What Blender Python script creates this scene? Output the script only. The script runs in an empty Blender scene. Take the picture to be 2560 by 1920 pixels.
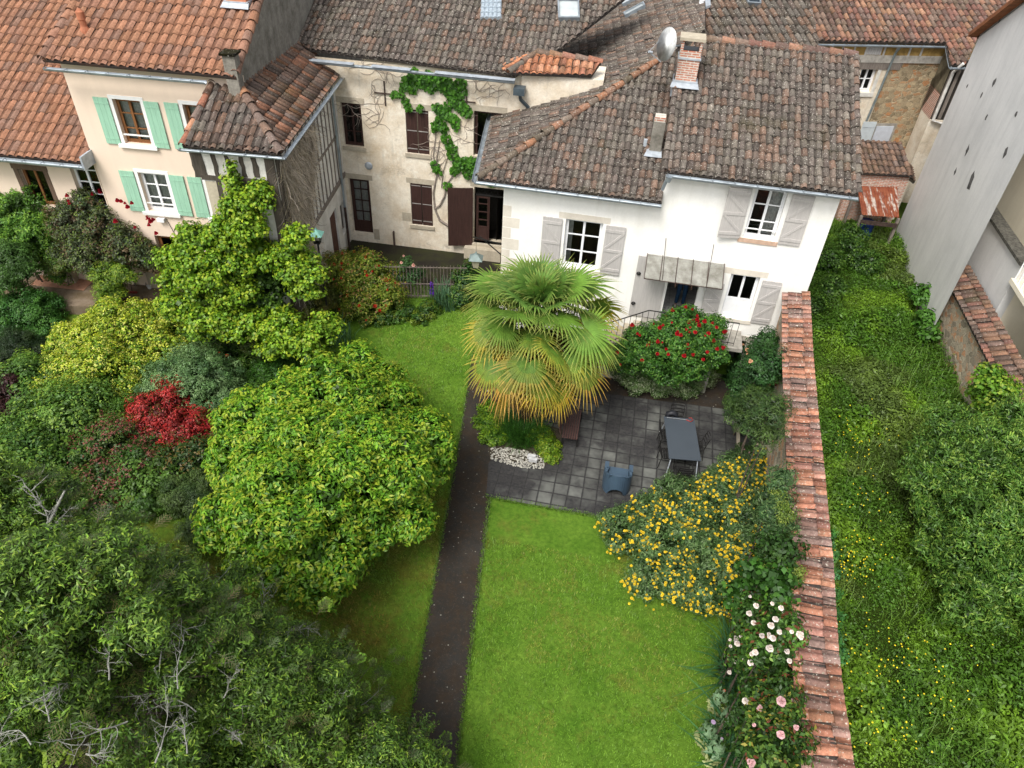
import bpy, bmesh, math, random
import numpy as np
from mathutils import Vector, Matrix
random.seed(7); RNG = np.random.default_rng(7)
# ---------------- camera, sky, sun, exposure ----------------
scn = bpy.context.scene
FPX, HC, SC = 1839.0, 15.5, 2560/2212
def _dv(p):
    v = np.array([p[0]-1280., 960.-p[1], -FPX]); return v/np.linalg.norm(v)
_up = -_dv((1157., 3107.)); _p = _dv((1451., -605.)); _p = _p-_up*_p.dot(_up); _p /= np.linalg.norm(_p)
RC = np.array([np.cross(_p, _up), _p, _up])
cam_d = bpy.data.cameras.new('camera'); cam = bpy.data.objects.new('camera', cam_d)
scn.collection.objects.link(cam); scn.camera = cam
cam_d.sensor_width = 36; cam_d.lens = FPX/2560*36; cam_d.clip_end = 2000
cam.matrix_world = Matrix.Translation((0, 0, HC)) @ Matrix([list(map(float, r)) for r in RC]).to_4x4()
SUN_EL, SUN_AZ = 56, 208      # azimuth the light comes FROM, degrees clockwise from +Y
w = bpy.data.worlds.new('World'); scn.world = w; w.use_nodes = True
nt = w.node_tree; sky = nt.nodes.new('ShaderNodeTexSky'); sky.sky_type = 'NISHITA'; sky.sun_disc = False
sky.sun_elevation = math.radians(SUN_EL); sky.sun_rotation = math.radians(SUN_AZ)
sky.air_density = 1.0; sky.dust_density = 4.0; sky.ozone_density = 1.0
hsv = nt.nodes.new('ShaderNodeHueSaturation'); hsv.inputs['Saturation'].default_value = .25
nt.links.new(sky.outputs[0], hsv.inputs['Color']); nt.links.new(hsv.outputs[0], nt.nodes['Background'].inputs[0])
nt.nodes['Background'].inputs[1].default_value = 0.15
sd = bpy.data.lights.new('sun', 'SUN'); sun = bpy.data.objects.new('sun', sd); scn.collection.objects.link(sun)
sd.energy = 1.8; sd.angle = math.radians(20); sd.color = (1, .96, .9)
_a, _e = math.radians(SUN_AZ), math.radians(SUN_EL)
sun.rotation_euler = Vector((math.sin(_a)*math.cos(_e), math.cos(_a)*math.cos(_e), math.sin(_e))).to_track_quat('Z', 'Y').to_euler()
scn.view_settings.view_transform = 'Standard'; scn.view_settings.look = 'None'
scn.view_settings.exposure = 0.70; scn.view_settings.gamma = 1
# ---------------- where the pixels of a 2212 px wide view lie in the place ----------------
CAMP = np.array([0, 0, HC])
def ray(x, y): return RC @ np.array([x*SC-1280., 960.-y*SC, -FPX])
def V(x, y, z=0.):
    r = ray(x, y); return CAMP + r*((z-HC)/r[2])
def depth(P):
    v = RC.T @ (np.array(P)-CAMP); return -v[2]
def zat(x, y, P):
    r = ray(x, y); return HC + r[2]*np.hypot(P[0], P[1])/np.hypot(r[0], r[1])
def zpy(P, y):    # height at which the vertical through P crosses the image row y
    c = 960.-y*SC; a = RC.T @ (np.array([P[0], P[1], 0.])-CAMP); b = RC.T @ np.array([0, 0, 1.]); return float(-(a[1]*FPX+c*a[2])/(b[1]*FPX+c*b[2]))
CR = dict(c1=(0, 0, .27344), c2=(345.6, 0, .35157), c3=(993.7, 0, .27344), c4=(1607.2, 0, .27344), d1=(0, 302.4, .3125),
 d2=(604.9, 302.4, .2604), d3=(1036.9, 345.6, .35157), d4=(1728.2, 345.6, .31258), e3=(518.4, 691.3, .3125), e4=(993.7, 734.5, .3125),
 f1=(1598.5, 691.3, .31253), f2=(1468.9, 1140.6, .3125), f4=(1339.3, 820.9, .15621))
def C(k, x, y):
    a, b, s = CR[k]; return (a+x*s, b+y*s)
class Frame:   # a vertical wall plane: u along it, z up, o outwards (towards the garden)
    def __init__(s, x, y, deg):
        s.x, s.y = x, y; a = math.radians(deg); s.deg = deg
        s.d = np.array([math.cos(a), math.sin(a), 0]); s.n = np.array([math.sin(a), -math.cos(a), 0])
        s.O = np.array([x, y, 0.])
    def uv(s, p, o=0):
        O = s.O+o*s.n; r = ray(*p); P = CAMP+r*(s.n.dot(O-CAMP)/s.n.dot(r)); return float((P-O).dot(s.d)), float(P[2])
    def P(s, u, z, o=0): return tuple(s.O+u*s.d+o*s.n+np.array([0, 0, z]))
    def sub(s, u, o, deg): q = s.P(u, 0, o); return Frame(q[0], q[1], s.deg+deg)
class Plane:   # a roof plane through the line (u, z0) at offset o of a frame, rising away from the garden
    def __init__(s, P, N): s.P0 = np.array(P, float); s.N = np.array(N, float)/np.linalg.norm(N)
    def px(s, x, y):
        r = ray(x, y); return CAMP+r*(s.N.dot(s.P0-CAMP)/s.N.dot(r))
    def at(s, x, y): return np.array([x, y, s.P0[2]-(s.N[0]*(x-s.P0[0])+s.N[1]*(y-s.P0[1]))/s.N[2]])
def roof_plane(fr, o, z, slope): return Plane(fr.P(0, z, o), np.cross(fr.d, -fr.n+np.array([0, 0, slope])))
# ---------------- linking and tagging ----------------
COL = scn.collection
def tag(o, label=None, cat=None, group=None, kind=None):
    if label: o['label'] = label
    if cat: o['category'] = cat
    if group: o['group'] = group
    if kind: o['kind'] = kind
    return o
def thing(name, label, cat, loc=(0, 0, 0), group=None):
    o = bpy.data.objects.new(name, None); COL.objects.link(o); o.location = loc; o.empty_display_size = .2
    return tag(o, label, cat, group)
def copy_tree(o, parent=None):
    c = o.copy(); COL.objects.link(c); c.parent = parent
    for ch in list(o.children): copy_tree(ch, c)
    return c
class M:       # collects shapes, links them as ONE mesh object
    def __init__(s): s.v = []; s.f = []; s.m = []; s.c = []; s.mi = 0; s.col = (1, 1, 1)
    def add(s, vs, fs):
        b = len(s.v); s.v += [tuple(map(float, p)) for p in vs]
        for f in fs: s.f.append(tuple(b+i for i in f)); s.m.append(s.mi); s.c.append(s.col)
    def quad(s, *p): s.add(p, [tuple(range(len(p)))])
    def hexa(s, p): s.add(p, [(0, 3, 2, 1), (4, 5, 6, 7), (0, 1, 5, 4), (1, 2, 6, 5), (2, 3, 7, 6), (3, 0, 4, 7)])
    def box(s, fr, u0, u1, z0, z1, o0, o1):     # in a wall frame
        s.hexa([fr.P(u0, z0, o1), fr.P(u1, z0, o1), fr.P(u1, z0, o0), fr.P(u0, z0, o0), fr.P(u0, z1, o1), fr.P(u1, z1, o1), fr.P(u1, z1, o0), fr.P(u0, z1, o0)])
    def bar(s, a, b, w, h=None, up=(0, 0, 1)):   # square bar from a to b
        a, b = np.array(a, float), np.array(b, float); h = h or w; d = b-a; d /= (np.linalg.norm(d) or 1); up = np.array(up, float)
        if abs(d.dot(up)) > .98: up = np.array([1., 0, 0])
        x = np.cross(d, up); x /= np.linalg.norm(x); y = np.cross(x, d); x *= w/2; y *= h/2
        s.hexa([a-x-y, a+x-y, a+x+y, a-x+y, b-x-y, b+x-y, b+x+y, b-x+y])
    def prism(s, poly, vec):
        n = len(poly); q = [np.array(p)+np.array(vec) for p in poly]
        s.add(list(poly)+q, [tuple(range(n))[::-1], tuple(range(n, 2*n))]+[(i, (i+1) % n, n+(i+1) % n, n+i) for i in range(n)])
    def tube(s, pts, r, n=7, cap=True):
        pts = [np.array(p, float) for p in pts]; rr = r if hasattr(r, '__len__') else [r]*len(pts); rings = []; x = None
        for i, p in enumerate(pts):
            d = pts[min(i+1, len(pts)-1)]-pts[max(i-1, 0)]; d = d/(np.linalg.norm(d) or 1)
            if x is None: x = np.cross(d, (0, 0, 1) if abs(d[2]) < .9 else (1, 0, 0))
            x = x-d*x.dot(d); x = x/(np.linalg.norm(x) or 1); y = np.cross(d, x)
            rings.append([p+rr[i]*(x*math.cos(t)+y*math.sin(t)) for t in np.linspace(0, 2*math.pi, n, endpoint=False)])
        fs = [(a*n+i, a*n+(i+1) % n, (a+1)*n+(i+1) % n, (a+1)*n+i) for a in range(len(pts)-1) for i in range(n)]
        if cap: fs += [tuple(range(n))[::-1], tuple((len(pts)-1)*n+i for i in range(n))]
        s.add([q for r_ in rings for q in r_], fs)
    def lathe(s, c, prof, n=12, ax=(0, 0, 1)):
        c = np.array(c, float); ax = np.array(ax, float)/np.linalg.norm(ax); s.tube([c+ax*h for r, h in prof], [max(r, 1e-3) for r, h in prof], n)
    def trough(s, a, b, r=.07, t=.012, dn=(0, 0, -1)):  # open half round gutter
        a, b = np.array(a, float), np.array(b, float); d = (b-a)/np.linalg.norm(b-a); dn = np.array(dn, float); x = np.cross(d, dn); x /= np.linalg.norm(x)
        an = np.linspace(0, math.pi, 7)
        vs = [q+rr*(x*math.cos(t_)+dn*math.sin(t_)) for q in (a, b) for rr in (r, r-t) for t_ in an]
        fs = [(i, i+1, 15+i, 14+i) for i in range(6)]+[(7+i, 21+i, 22+i, 8+i) for i in range(6)]+[(0, 14, 21, 7), (6, 13, 27, 20)]
        s.add(vs, fs)
    def build(s, name, mats, parent=None, smooth=False, label=None):
        me = bpy.data.meshes.new(name); me.from_pydata(s.v, [], s.f)
        for m in (mats if isinstance(mats, (list, tuple)) else [mats]): me.materials.append(m)
        me.polygons.foreach_set('material_index', s.m)
        if any(c != (1, 1, 1) for c in s.c):
            a = me.attributes.new('Col', 'FLOAT_COLOR', 'FACE'); a.data.foreach_set('color', np.c_[np.array(s.c, float), np.ones(len(s.c))].ravel())
        if smooth: me.polygons.foreach_set('use_smooth', [True]*len(s.f))
        o = bpy.data.objects.new(name, me); COL.objects.link(o)
        if parent: o.parent = parent; o.matrix_parent_inverse = parent_inv(parent)
        if label: o['label'] = label
        return o
def world_of(o):
    m = o.matrix_parent_inverse @ (Matrix.Translation(o.location) @ o.rotation_euler.to_matrix().to_4x4() @ Matrix.Diagonal((*o.scale, 1)))
    return world_of(o.parent) @ m if o.parent else m
def parent_inv(p): return world_of(p).inverted()
def npmesh(name, v, f, col, mat, parent=None, label=None, smooth=False):   # big quad meshes from arrays
    me = bpy.data.meshes.new(name); nv, nf, k = len(v), len(f), f.shape[1]
    me.vertices.add(nv); me.vertices.foreach_set('co', np.ascontiguousarray(v, dtype=np.float32).ravel())
    me.loops.add(nf*k); me.loops.foreach_set('vertex_index', np.ascontiguousarray(f, dtype=np.int32).ravel())
    me.polygons.add(nf); me.polygons.foreach_set('loop_start', np.arange(0, nf*k, k, dtype=np.int32))
    me.update(calc_edges=True)
    a = me.attributes.new('Col', 'FLOAT_COLOR', 'FACE'); a.data.foreach_set('color', np.c_[np.clip(col, 0, 1), np.ones(nf)].astype(np.float32).ravel())
    if smooth: me.polygons.foreach_set('use_smooth', np.ones(nf, bool))
    me.materials.append(mat); o = bpy.data.objects.new(name, me); COL.objects.link(o)
    if parent: o.parent = parent; o.matrix_parent_inverse = parent_inv(parent)
    if label: o['label'] = label
    return o
# ---------------- materials ----------------
class NT:
    def __init__(s, name):
        s.m = bpy.data.materials.new(name); s.m.use_nodes = True; s.t = s.m.node_tree; s.b = s.t.nodes['Principled BSDF']; s._co = None
    def n(s, ty, **k):
        x = s.t.nodes.new(ty)
        for a, b in k.items():
            if a[0] == '_': setattr(x, a[1:], b)
            else: s.set(x.inputs[a.replace('__', ' ')], b)
        return x
    def set(s, i, v):
        if isinstance(v, bpy.types.NodeSocket): s.t.links.new(v, i)
        elif isinstance(v, (tuple, list)) and len(v) == 3 and len(i.default_value) == 4: i.default_value = (*v, 1)
        else: i.default_value = v
    def co(s, scale=(1, 1, 1), rot=(0, 0, 0)):
        tc = s.n('ShaderNodeNewGeometry'); mp = s.n('ShaderNodeMapping', Vector=tc.outputs['Position'], Scale=scale, Rotation=rot); return mp.outputs[0]
    def noise(s, sc, det=4, rough=.6, co=None): return s.n('ShaderNodeTexNoise', Vector=co or s.co(), Scale=sc, Detail=det, Roughness=rough).outputs[0]
    def ramp(s, f, a, b, c0=(0, 0, 0), c1=(1, 1, 1)):
        r = s.n('ShaderNodeValToRGB', Fac=f); e = r.color_ramp.elements; e[0].position = a; e[1].position = b; e[0].color = (*c0, 1); e[1].color = (*c1, 1); return r.outputs[0]
    def mix(s, f, a, b, mode='MIX'):
        x = s.n('ShaderNodeMix', _data_type='RGBA', _blend_type=mode); s.set(x.inputs[0], f); s.set(x.inputs[6], a); s.set(x.inputs[7], b); return x.outputs[2]
    def attr(s): return s.n('ShaderNodeAttribute', _attribute_name='Col').outputs[0]
    def bump(s, h, st=.4, d=.02): s.set(s.b.inputs['Normal'], s.n('ShaderNodeBump', Height=h, Strength=st, Distance=d).outputs[0])
    def out(s, col, rough=.8, spec=.3, metal=0):
        s.set(s.b.inputs['Base Color'], col); s.set(s.b.inputs['Roughness'], rough); s.b.inputs['Specular IOR Level'].default_value = spec; s.b.inputs['Metallic'].default_value = metal; return s.m
def plain(name, c, rough=.6, var=.25, sc=6, metal=0, spec=.3, bump=0):
    t = NT(name); f = t.noise(sc); col = t.mix(t.ramp(f, .35, .7), tuple(x*(1-var) for x in c), tuple(min(1, x*(1+var*.5)) for x in c))
    if bump: t.bump(t.noise(sc*6), bump)
    return t.out(col, rough, spec, metal)
def plaster(name, c, stain, amt=.35, sc=.8, bump=.25, fine=.12):
    t = NT(name); a = t.ramp(t.noise(sc, 6, .65), .42, .72); b = t.ramp(t.noise(1.0, 5, .6, t.co((3, 3, .35))), .45, .8)
    g = t.ramp(t.noise(14, 5, .7), .3, .7, tuple([1-fine]*3), (1, 1, 1))
    x = t.mix(t.n('ShaderNodeMath', _operation='MULTIPLY', Value=a).outputs[0], c, c)
    fa = t.n('ShaderNodeMath', _operation='MULTIPLY'); t.set(fa.inputs[0], a); fa.inputs[1].default_value = amt
    fb = t.n('ShaderNodeMath', _operation='MULTIPLY'); t.set(fb.inputs[0], b); fb.inputs[1].default_value = amt*.7
    x = t.mix(fa.outputs[0], c, stain); x = t.mix(fb.outputs[0], x, tuple(s*.8 for s in stain)); x = t.mix(1, x, g, 'MULTIPLY')
    t.bump(t.noise(30, 5), bump, .01); return t.out(x, .9, .1)
def tile_mat(name, lichen=.5, moss=.25, dirt=(.05, .045, .035), spot=(.62, .60, .54)):
    t = NT(name); base = t.mix(1, t.attr(), t.ramp(t.noise(18, 5, .75), .25, .75, (.45, .45, .45), (1.35, 1.35, 1.35)), 'MULTIPLY')
    base = t.mix(t.ramp(t.noise(2.2, 5, .7), .5, .75, (0, 0, 0), (.6, .6, .6)), base, dirt)
    base = t.mix(t.ramp(t.noise(.7, 6, .75), .62-moss*.3, .78, (0, 0, 0), (.7*min(1, moss*3),)*3), base, (.055, .05, .012))
    vo = t.n('ShaderNodeTexVoronoi', Vector=t.co(), Scale=9.).outputs[0]
    base = t.mix(t.ramp(vo, .12, .2, (lichen*.7,)*3, (0, 0, 0)), base, (.26, .25, .19))
    n2 = t.noise(21, 3, .6); base = t.mix(t.ramp(n2, .70-.10*lichen, .73-.08*lichen, (0, 0, 0), (lichen,)*3), base, spot)
    t.bump(t.noise(40, 4), .3, .01); return t.out(base, .9, .12)
def leaf_mat(name, transl=.3, rough=.45, spec=.35):
    t = NT(name); col = t.mix(1, t.attr(), t.ramp(t.noise(5, 3), .3, .7, (.75, .75, .75), (1.25, 1.25, 1.25)), 'MULTIPLY'); t.out(col, rough, spec)
    tr = t.n('ShaderNodeBsdfTranslucent', Color=t.mix(1, col, (1.15, 1.1, .6), 'MULTIPLY')); mx = t.n('ShaderNodeMixShader', Fac=transl)
    t.t.links.new(t.b.outputs[0], mx.inputs[1]); t.t.links.new(tr.outputs[0], mx.inputs[2]); t.t.links.new(mx.outputs[0], t.t.nodes['Material Output'].inputs[0]); return t.m
def stone_mat(name, c, mortar, sc=5., co=(1, 1, 1.5), w=.06):
    t = NT(name); k = t.co(co); jit = t.n('ShaderNodeVectorMath', _operation='ADD'); nn = t.n('ShaderNodeTexNoise', Vector=k, Scale=3.); sc_ = t.n('ShaderNodeVectorMath', _operation='SCALE', Scale=.25)
    t.set(sc_.inputs[0], nn.outputs[1]); t.set(jit.inputs[0], k); t.set(jit.inputs[1], sc_.outputs[0])
    v1 = t.n('ShaderNodeTexVoronoi', Vector=jit.outputs[0], Scale=sc); v2 = t.n('ShaderNodeTexVoronoi', Vector=jit.outputs[0], Scale=sc, _feature='DISTANCE_TO_EDGE')
    bw = t.n('ShaderNodeSeparateColor', Color=v1.outputs[1])
    st = t.mix(bw.outputs[0], tuple(x*.55 for x in c), tuple(min(1, x*1.3) for x in c)); st = t.mix(t.ramp(bw.outputs[1], .6, .95), st, (c[0]*1.25, c[1]*.8, c[2]*.6))
    st = t.mix(.8, st, t.ramp(t.noise(20, 5), .3, .7, (.6, .6, .6), (1.2, 1.2, 1.2)), 'MULTIPLY')
    e = t.ramp(v2.outputs[0], w*.3, w); x = t.mix(e, mortar, st); t.bump(e, .8, .03); return t.out(x, .95, .1)
def wood_mat(name, c, rough=.7, var=.3): 
    t = NT(name); x = t.mix(t.ramp(t.noise(4, 5, .7, t.co((8, 8, .6))), .35, .7), tuple(a*(1-var) for a in c), tuple(min(1, a*(1+var)) for a in c)); t.bump(t.noise(20, 4), .15, .01); return t.out(x, rough, .25)
MT = {}
MT['tile_old'] = tile_mat('old_roof_tile', .8, .25, spot=(.5, .47, .41))
MT['tile_new'] = tile_mat('clean_roof_tile', .06, .05, (.17, .07, .04))
MT['tile_mid'] = tile_mat('weathered_tile', .5, .35)
MT['tile_wall'] = tile_mat('coping_tile', .85, .2, (.11, .06, .04), (.52, .48, .40))
MT['white'] = plaster('white_render', (.88, .87, .835), (.72, .69, .61), .45, .7, .4, .05)
MT['cream'] = plaster('pink_cream_render', (.75, .61, .49), (.64, .52, .42), .3, .5, .12, .03)
MT['old_cream'] = plaster('weathered_cream_render', (.78, .70, .57), (.44, .33, .22), .65, .7, .5, .14)
def old_wall():
    t = NT('stained_cream_render'); c = t.mix(t.ramp(t.noise(.9, 6, .7), .38, .66), (.80, .73, .61), (.60, .49, .35)); c = t.mix(t.ramp(t.noise(2.6, 6, .75), .54, .66, (0, 0, 0), (.7,)*3), c, (.82, .78, .68)); c = t.mix(t.ramp(t.noise(1.6, 6, .8, t.co((1, 1, 1.4), (0, 0, 2))), .56, .72, (0, 0, 0), (.75,)*3), c, (.33, .28, .22)); c = t.mix(t.ramp(t.noise(1.3, 5, .7, t.co((3, 3, .3))), .55, .8, (0, 0, 0), (.5,)*3), c, (.30, .27, .22)); c = t.mix(1, c, t.ramp(t.noise(16, 5, .8), .3, .7, (.82,)*3, (1.04,)*3), 'MULTIPLY'); t.bump(t.noise(14, 6, .8), .6, .02); return t.out(c, .92, .1)
MT['old_cream'] = old_wall()
MT['timber_infill'] = plaster('peeling_whitewash', (.80, .78, .73), (.42, .38, .33), .6, 1.6, .5, .15)
MT['grey_render'] = plaster('grey_cement_render', (.72, .71, .69), (.50, .50, .49), .55, .4, .2, .08)
MT['terrace_render'] = plaster('cream_terrace_render', (.80, .74, .60), (.62, .54, .42), .3, .8, .15, .05)
MT['party'] = plaster('rough_grey_render', (.30, .28, .24), (.12, .11, .09), .8, 2.5, .9, .35)
MT['rubble'] = stone_mat('rubble_stone', (.42, .36, .27), (.50, .43, .33), 4.2)
MT['rubble_brown'] = stone_mat('ochre_rubble', (.34, .27, .17), (.44, .36, .24), 4.5)
MT['soft_stone'] = plaster('whitened_stone', (.72, .67, .58), (.5, .44, .36), .4, 2, .3, .1)
MT['cutstone'] = plaster('cut_limestone', (.50, .44, .34), (.30, .26, .20), .6, 2, .4, .2)
MT['zinc'] = plain('zinc', (.30, .34, .37), .45, .3, 3, .4, .5)
MT['lead'] = plain('pale_zinc_flashing', (.42, .46, .50), .5, .25, 5, .2, .4)
MT['glass_dark'] = None
MT['white_paint'] = plain('white_paint', (.80, .81, .82), .45, .05, 4)
MT['green_paint'] = wood_mat('mint_green_paint', (.30, .52, .38), .6, .12)
MT['grey_paint'] = wood_mat('pale_grey_paint', (.45, .43, .41), .65, .1)
MT['brown_wood'] = wood_mat('dark_brown_wood', (.045, .022, .018), .6, .3)
MT['mid_wood'] = wood_mat('chestnut_wood', (.22, .095, .035), .5, .3)
MT['beam'] = wood_mat('grey_oak_beam', (.075, .062, .050), .9, .45)
MT['old_timber'] = wood_mat('weathered_timber', (.20, .17, .145), .9, .35)
MT['iron'] = plain('black_iron', (.025, .024, .023), .5, .3, 8, .3)
MT['rust'] = plain('rusty_iron', (.065, .042, .034), .8, .5, 8)
MT['black'] = plain('black_plastic', (.012, .012, .013), .4, .2)
MT['dark_room'] = plain('dark_room', (.03, .026, .022), .9, .2)
MT['curtain'] = plain('net_curtain', (.55, .55, .52), .9, .25, 12)
MT['brick'] = None
def glass():
    m = bpy.data.materials.new('window_glass'); m.use_nodes = True; t = m.node_tree; t.nodes.clear()
    o = t.nodes.new('ShaderNodeOutputMaterial'); a = t.nodes.new('ShaderNodeBsdfTransparent'); g = t.nodes.new('ShaderNodeBsdfGlossy'); x = t.nodes.new('ShaderNodeMixShader'); fr = t.nodes.new('ShaderNodeFresnel')
    a.inputs[0].default_value = (.75, .78, .78, 1); g.inputs['Roughness'].default_value = .03; fr.inputs[0].default_value = 1.5
    t.links.new(fr.outputs[0], x.inputs[0]); t.links.new(a.outputs[0], x.inputs[1]); t.links.new(g.outputs[0], x.inputs[2]); t.links.new(x.outputs[0], o.inputs[0]); return m
MT['glass'] = glass()
def brick(name, c1, c2, mortar, sc, rot=(math.pi/2, 0, 0), bw=.22, rh=.065, ms=.012, smooth=.1, off=.5):
    t = NT(name); k = t.co((1, 1, 1), rot)
    b = t.n('ShaderNodeTexBrick', Vector=k, Color1=c1, Color2=c2, Mortar=mortar, Scale=sc); b.offset = off
    b.inputs['Mortar Size'].default_value = ms; b.inputs['Mortar Smooth'].default_value = smooth; b.inputs['Brick Width'].default_value = bw; b.inputs['Row Height'].default_value = rh; b.inputs['Bias'].default_value = 0
    x = t.mix(.8, b.outputs[0], t.ramp(t.noise(9, 5), .3, .7, (.65, .65, .65), (1.2, 1.2, 1.2)), 'MULTIPLY'); t.bump(t.n('ShaderNodeMath', _operation='SUBTRACT', Value=1.).outputs[0], .1); return t.out(x, .9, .15)
MT['brick'] = brick('red_brick', (.50, .17, .10), (.42, .20, .15), (.55, .50, .43), 1., ms=.015)
MT['leaf'] = leaf_mat('leaves', .38); MT['leaf_glossy'] = leaf_mat('glossy_leaves', .25, .35, .5)
MT['bark'] = plain('bark', (.13, .10, .075), .95, .5, 14, bump=.8)
MT['bark_grey'] = plain('lichened_bark', (.33, .33, .29), .95, .5, 20, bump=.8)
MT['petal'] = leaf_mat('petals', .25, .7, .1)
# ---------------- building helpers ----------------
def wall(name, fr, u0, u1, z0, ztop, openings, mat, parent, th=.3, rev=None, o=0.):
    """wall sheet with real openings; ztop = height, or list of (u, z) along the top"""
    m = M(); top = ztop if isinstance(ztop, list) else [(u0, ztop), (u1, ztop)]
    zt = lambda u: float(np.interp(u, [p[0] for p in top], [p[1] for p in top]))
    us = sorted({u0, u1, *[x for a in openings for x in a[:2]], *[p[0] for p in top if u0 < p[0] < u1]}); us = [u for u in us if u0 <= u <= u1]
    for a, b in zip(us, us[1:]):
        c = (a+b)/2; blk = sorted([(q[2], q[3]) for q in openings if q[0] < c < q[1]]); z = z0
        for lo, hi in blk:
            if lo > z: m.quad(fr.P(a, z, o), fr.P(b, z, o), fr.P(b, lo, o), fr.P(a, lo, o))
            z = hi
        m.quad(fr.P(a, z, o), fr.P(b, z, o), fr.P(b, zt(b), o), fr.P(a, zt(a), o))
    for a, b, lo, hi in [q[:4] for q in openings]:
        r = o-(rev or .2); P = fr.P
        m.quad(P(a, lo, o), P(a, lo, r), P(a, hi, r), P(a, hi, o)); m.quad(P(b, lo, r), P(b, lo, o), P(b, hi, o), P(b, hi, r))
        m.quad(P(a, hi, o), P(a, hi, r), P(b, hi, r), P(b, hi, o)); m.quad(P(a, lo, r), P(a, lo, o), P(b, lo, o), P(b, lo, r))
    P = fr.P; t = o-th   # side ends and the back sheet
    m.quad(P(u0, z0, t), P(u0, z0, o), P(u0, zt(u0), o), P(u0, zt(u0), t)); m.quad(P(u1, z0, o), P(u1, z0, t), P(u1, zt(u1), t), P(u1, zt(u1), o))
    return m.build(name, mat, parent)
def room(fr, u0, u1, z0, z1, parent, d=.9, o=-.3, m=None, grow=.25):
    b = M(); P = fr.P; a, c = u0-grow, u1+grow; lo, hi = z0-.1, z1+.15
    b.quad(P(a, lo, o-d), P(c, lo, o-d), P(c, hi, o-d), P(a, hi, o-d)); b.quad(P(a, lo, o), P(c, lo, o), P(c, lo, o-d), P(a, lo, o-d)); b.quad(P(a, hi, o-d), P(c, hi, o-d), P(c, hi, o), P(a, hi, o))
    b.quad(P(a, lo, o), P(a, lo, o-d), P(a, hi, o-d), P(a, hi, o)); b.quad(P(c, lo, o-d), P(c, lo, o), P(c, hi, o), P(c, hi, o-d))
    return b.build('interior', m or MT['dark_room'], parent)
def window(fr, u0, u1, z0, z1, parent, mat, cas=2, rows=3, o=-.14, w=.055, curtain=None, split=None, name='window', bw=.03, mid=None, label=None, solid=0):
    """window (frame with glazing bars) > pane, curtain; the wall must leave the opening"""
    m = M(); d = .05
    for a, b, c, e in ((u0, u0+w, z0, z1), (u1-w, u1, z0, z1), (u0+w, u1-w, z1-w, z1), (u0+w, u1-w, z0, z0+w*1.2)): m.box(fr, a, b, c, e, o-d, o)
    cw = (u1-u0-2*w)/cas
    for i in range(cas):
        a = u0+w+i*cw; b = a+cw; k = .035
        for p in ((a, a+k, z0+w, z1-w), (b-k, b, z0+w, z1-w)): m.box(fr, *p, o-d+.005, o+.015)
        m.box(fr, a+k, b-k, z1-w-k, z1-w, o-d+.005, o+.015); m.box(fr, a+k, b-k, z0+w*1.2, z0+w*1.2+k, o-d+.005, o+.015)
        if solid: m.box(fr, a+k, b-k, z0+w*1.2+k, z0+solid, o-.03, o+.004); m.box(fr, a+k, b-k, z0+solid, z0+solid+.06, o-d+.005, o+.012)
        zs = z0+solid
        for r in range(1, rows):
            z = zs+(z1-zs)*r/rows; m.box(fr, a+k, b-k, z-bw/2, z+bw/2, o-.03, o+.006)
        if mid:
            for q in range(1, mid): u = a+(b-a)*q/mid; m.box(fr, u-bw/2, u+bw/2, z0+w, z1-w, o-.03, o+.007)
    wo = m.build(name, mat, parent, label=label)
    g = M(); g.quad(fr.P(u0+w, z0+w+solid, o-.025), fr.P(u1-w, z0+w+solid, o-.025), fr.P(u1-w, z1-w, o-.025), fr.P(u0+w, z1-w, o-.025)); g.build('pane', MT['glass'], wo)
    if curtain:
        for a, b in curtain:
            c = M(); n = 14; x0, x1 = u0+(u1-u0)*a, u0+(u1-u0)*b
            for i in range(n):
                q = [x0+(x1-x0)*(i+j)/n for j in (0, 1)]; s = [.015*((i+j) % 2) for j in (0, 1)]
                c.quad(fr.P(q[0], z0+.1, o-.09-s[0]), fr.P(q[1], z0+.1, o-.09-s[1]), fr.P(q[1], z1-.04, o-.09-s[1]), fr.P(q[0], z1-.04, o-.09-s[0]))
            c.build('curtain', MT['curtain'], wo)
    room(fr, u0, u1, z0, z1, parent, o=o-.16)
    return wo
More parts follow.
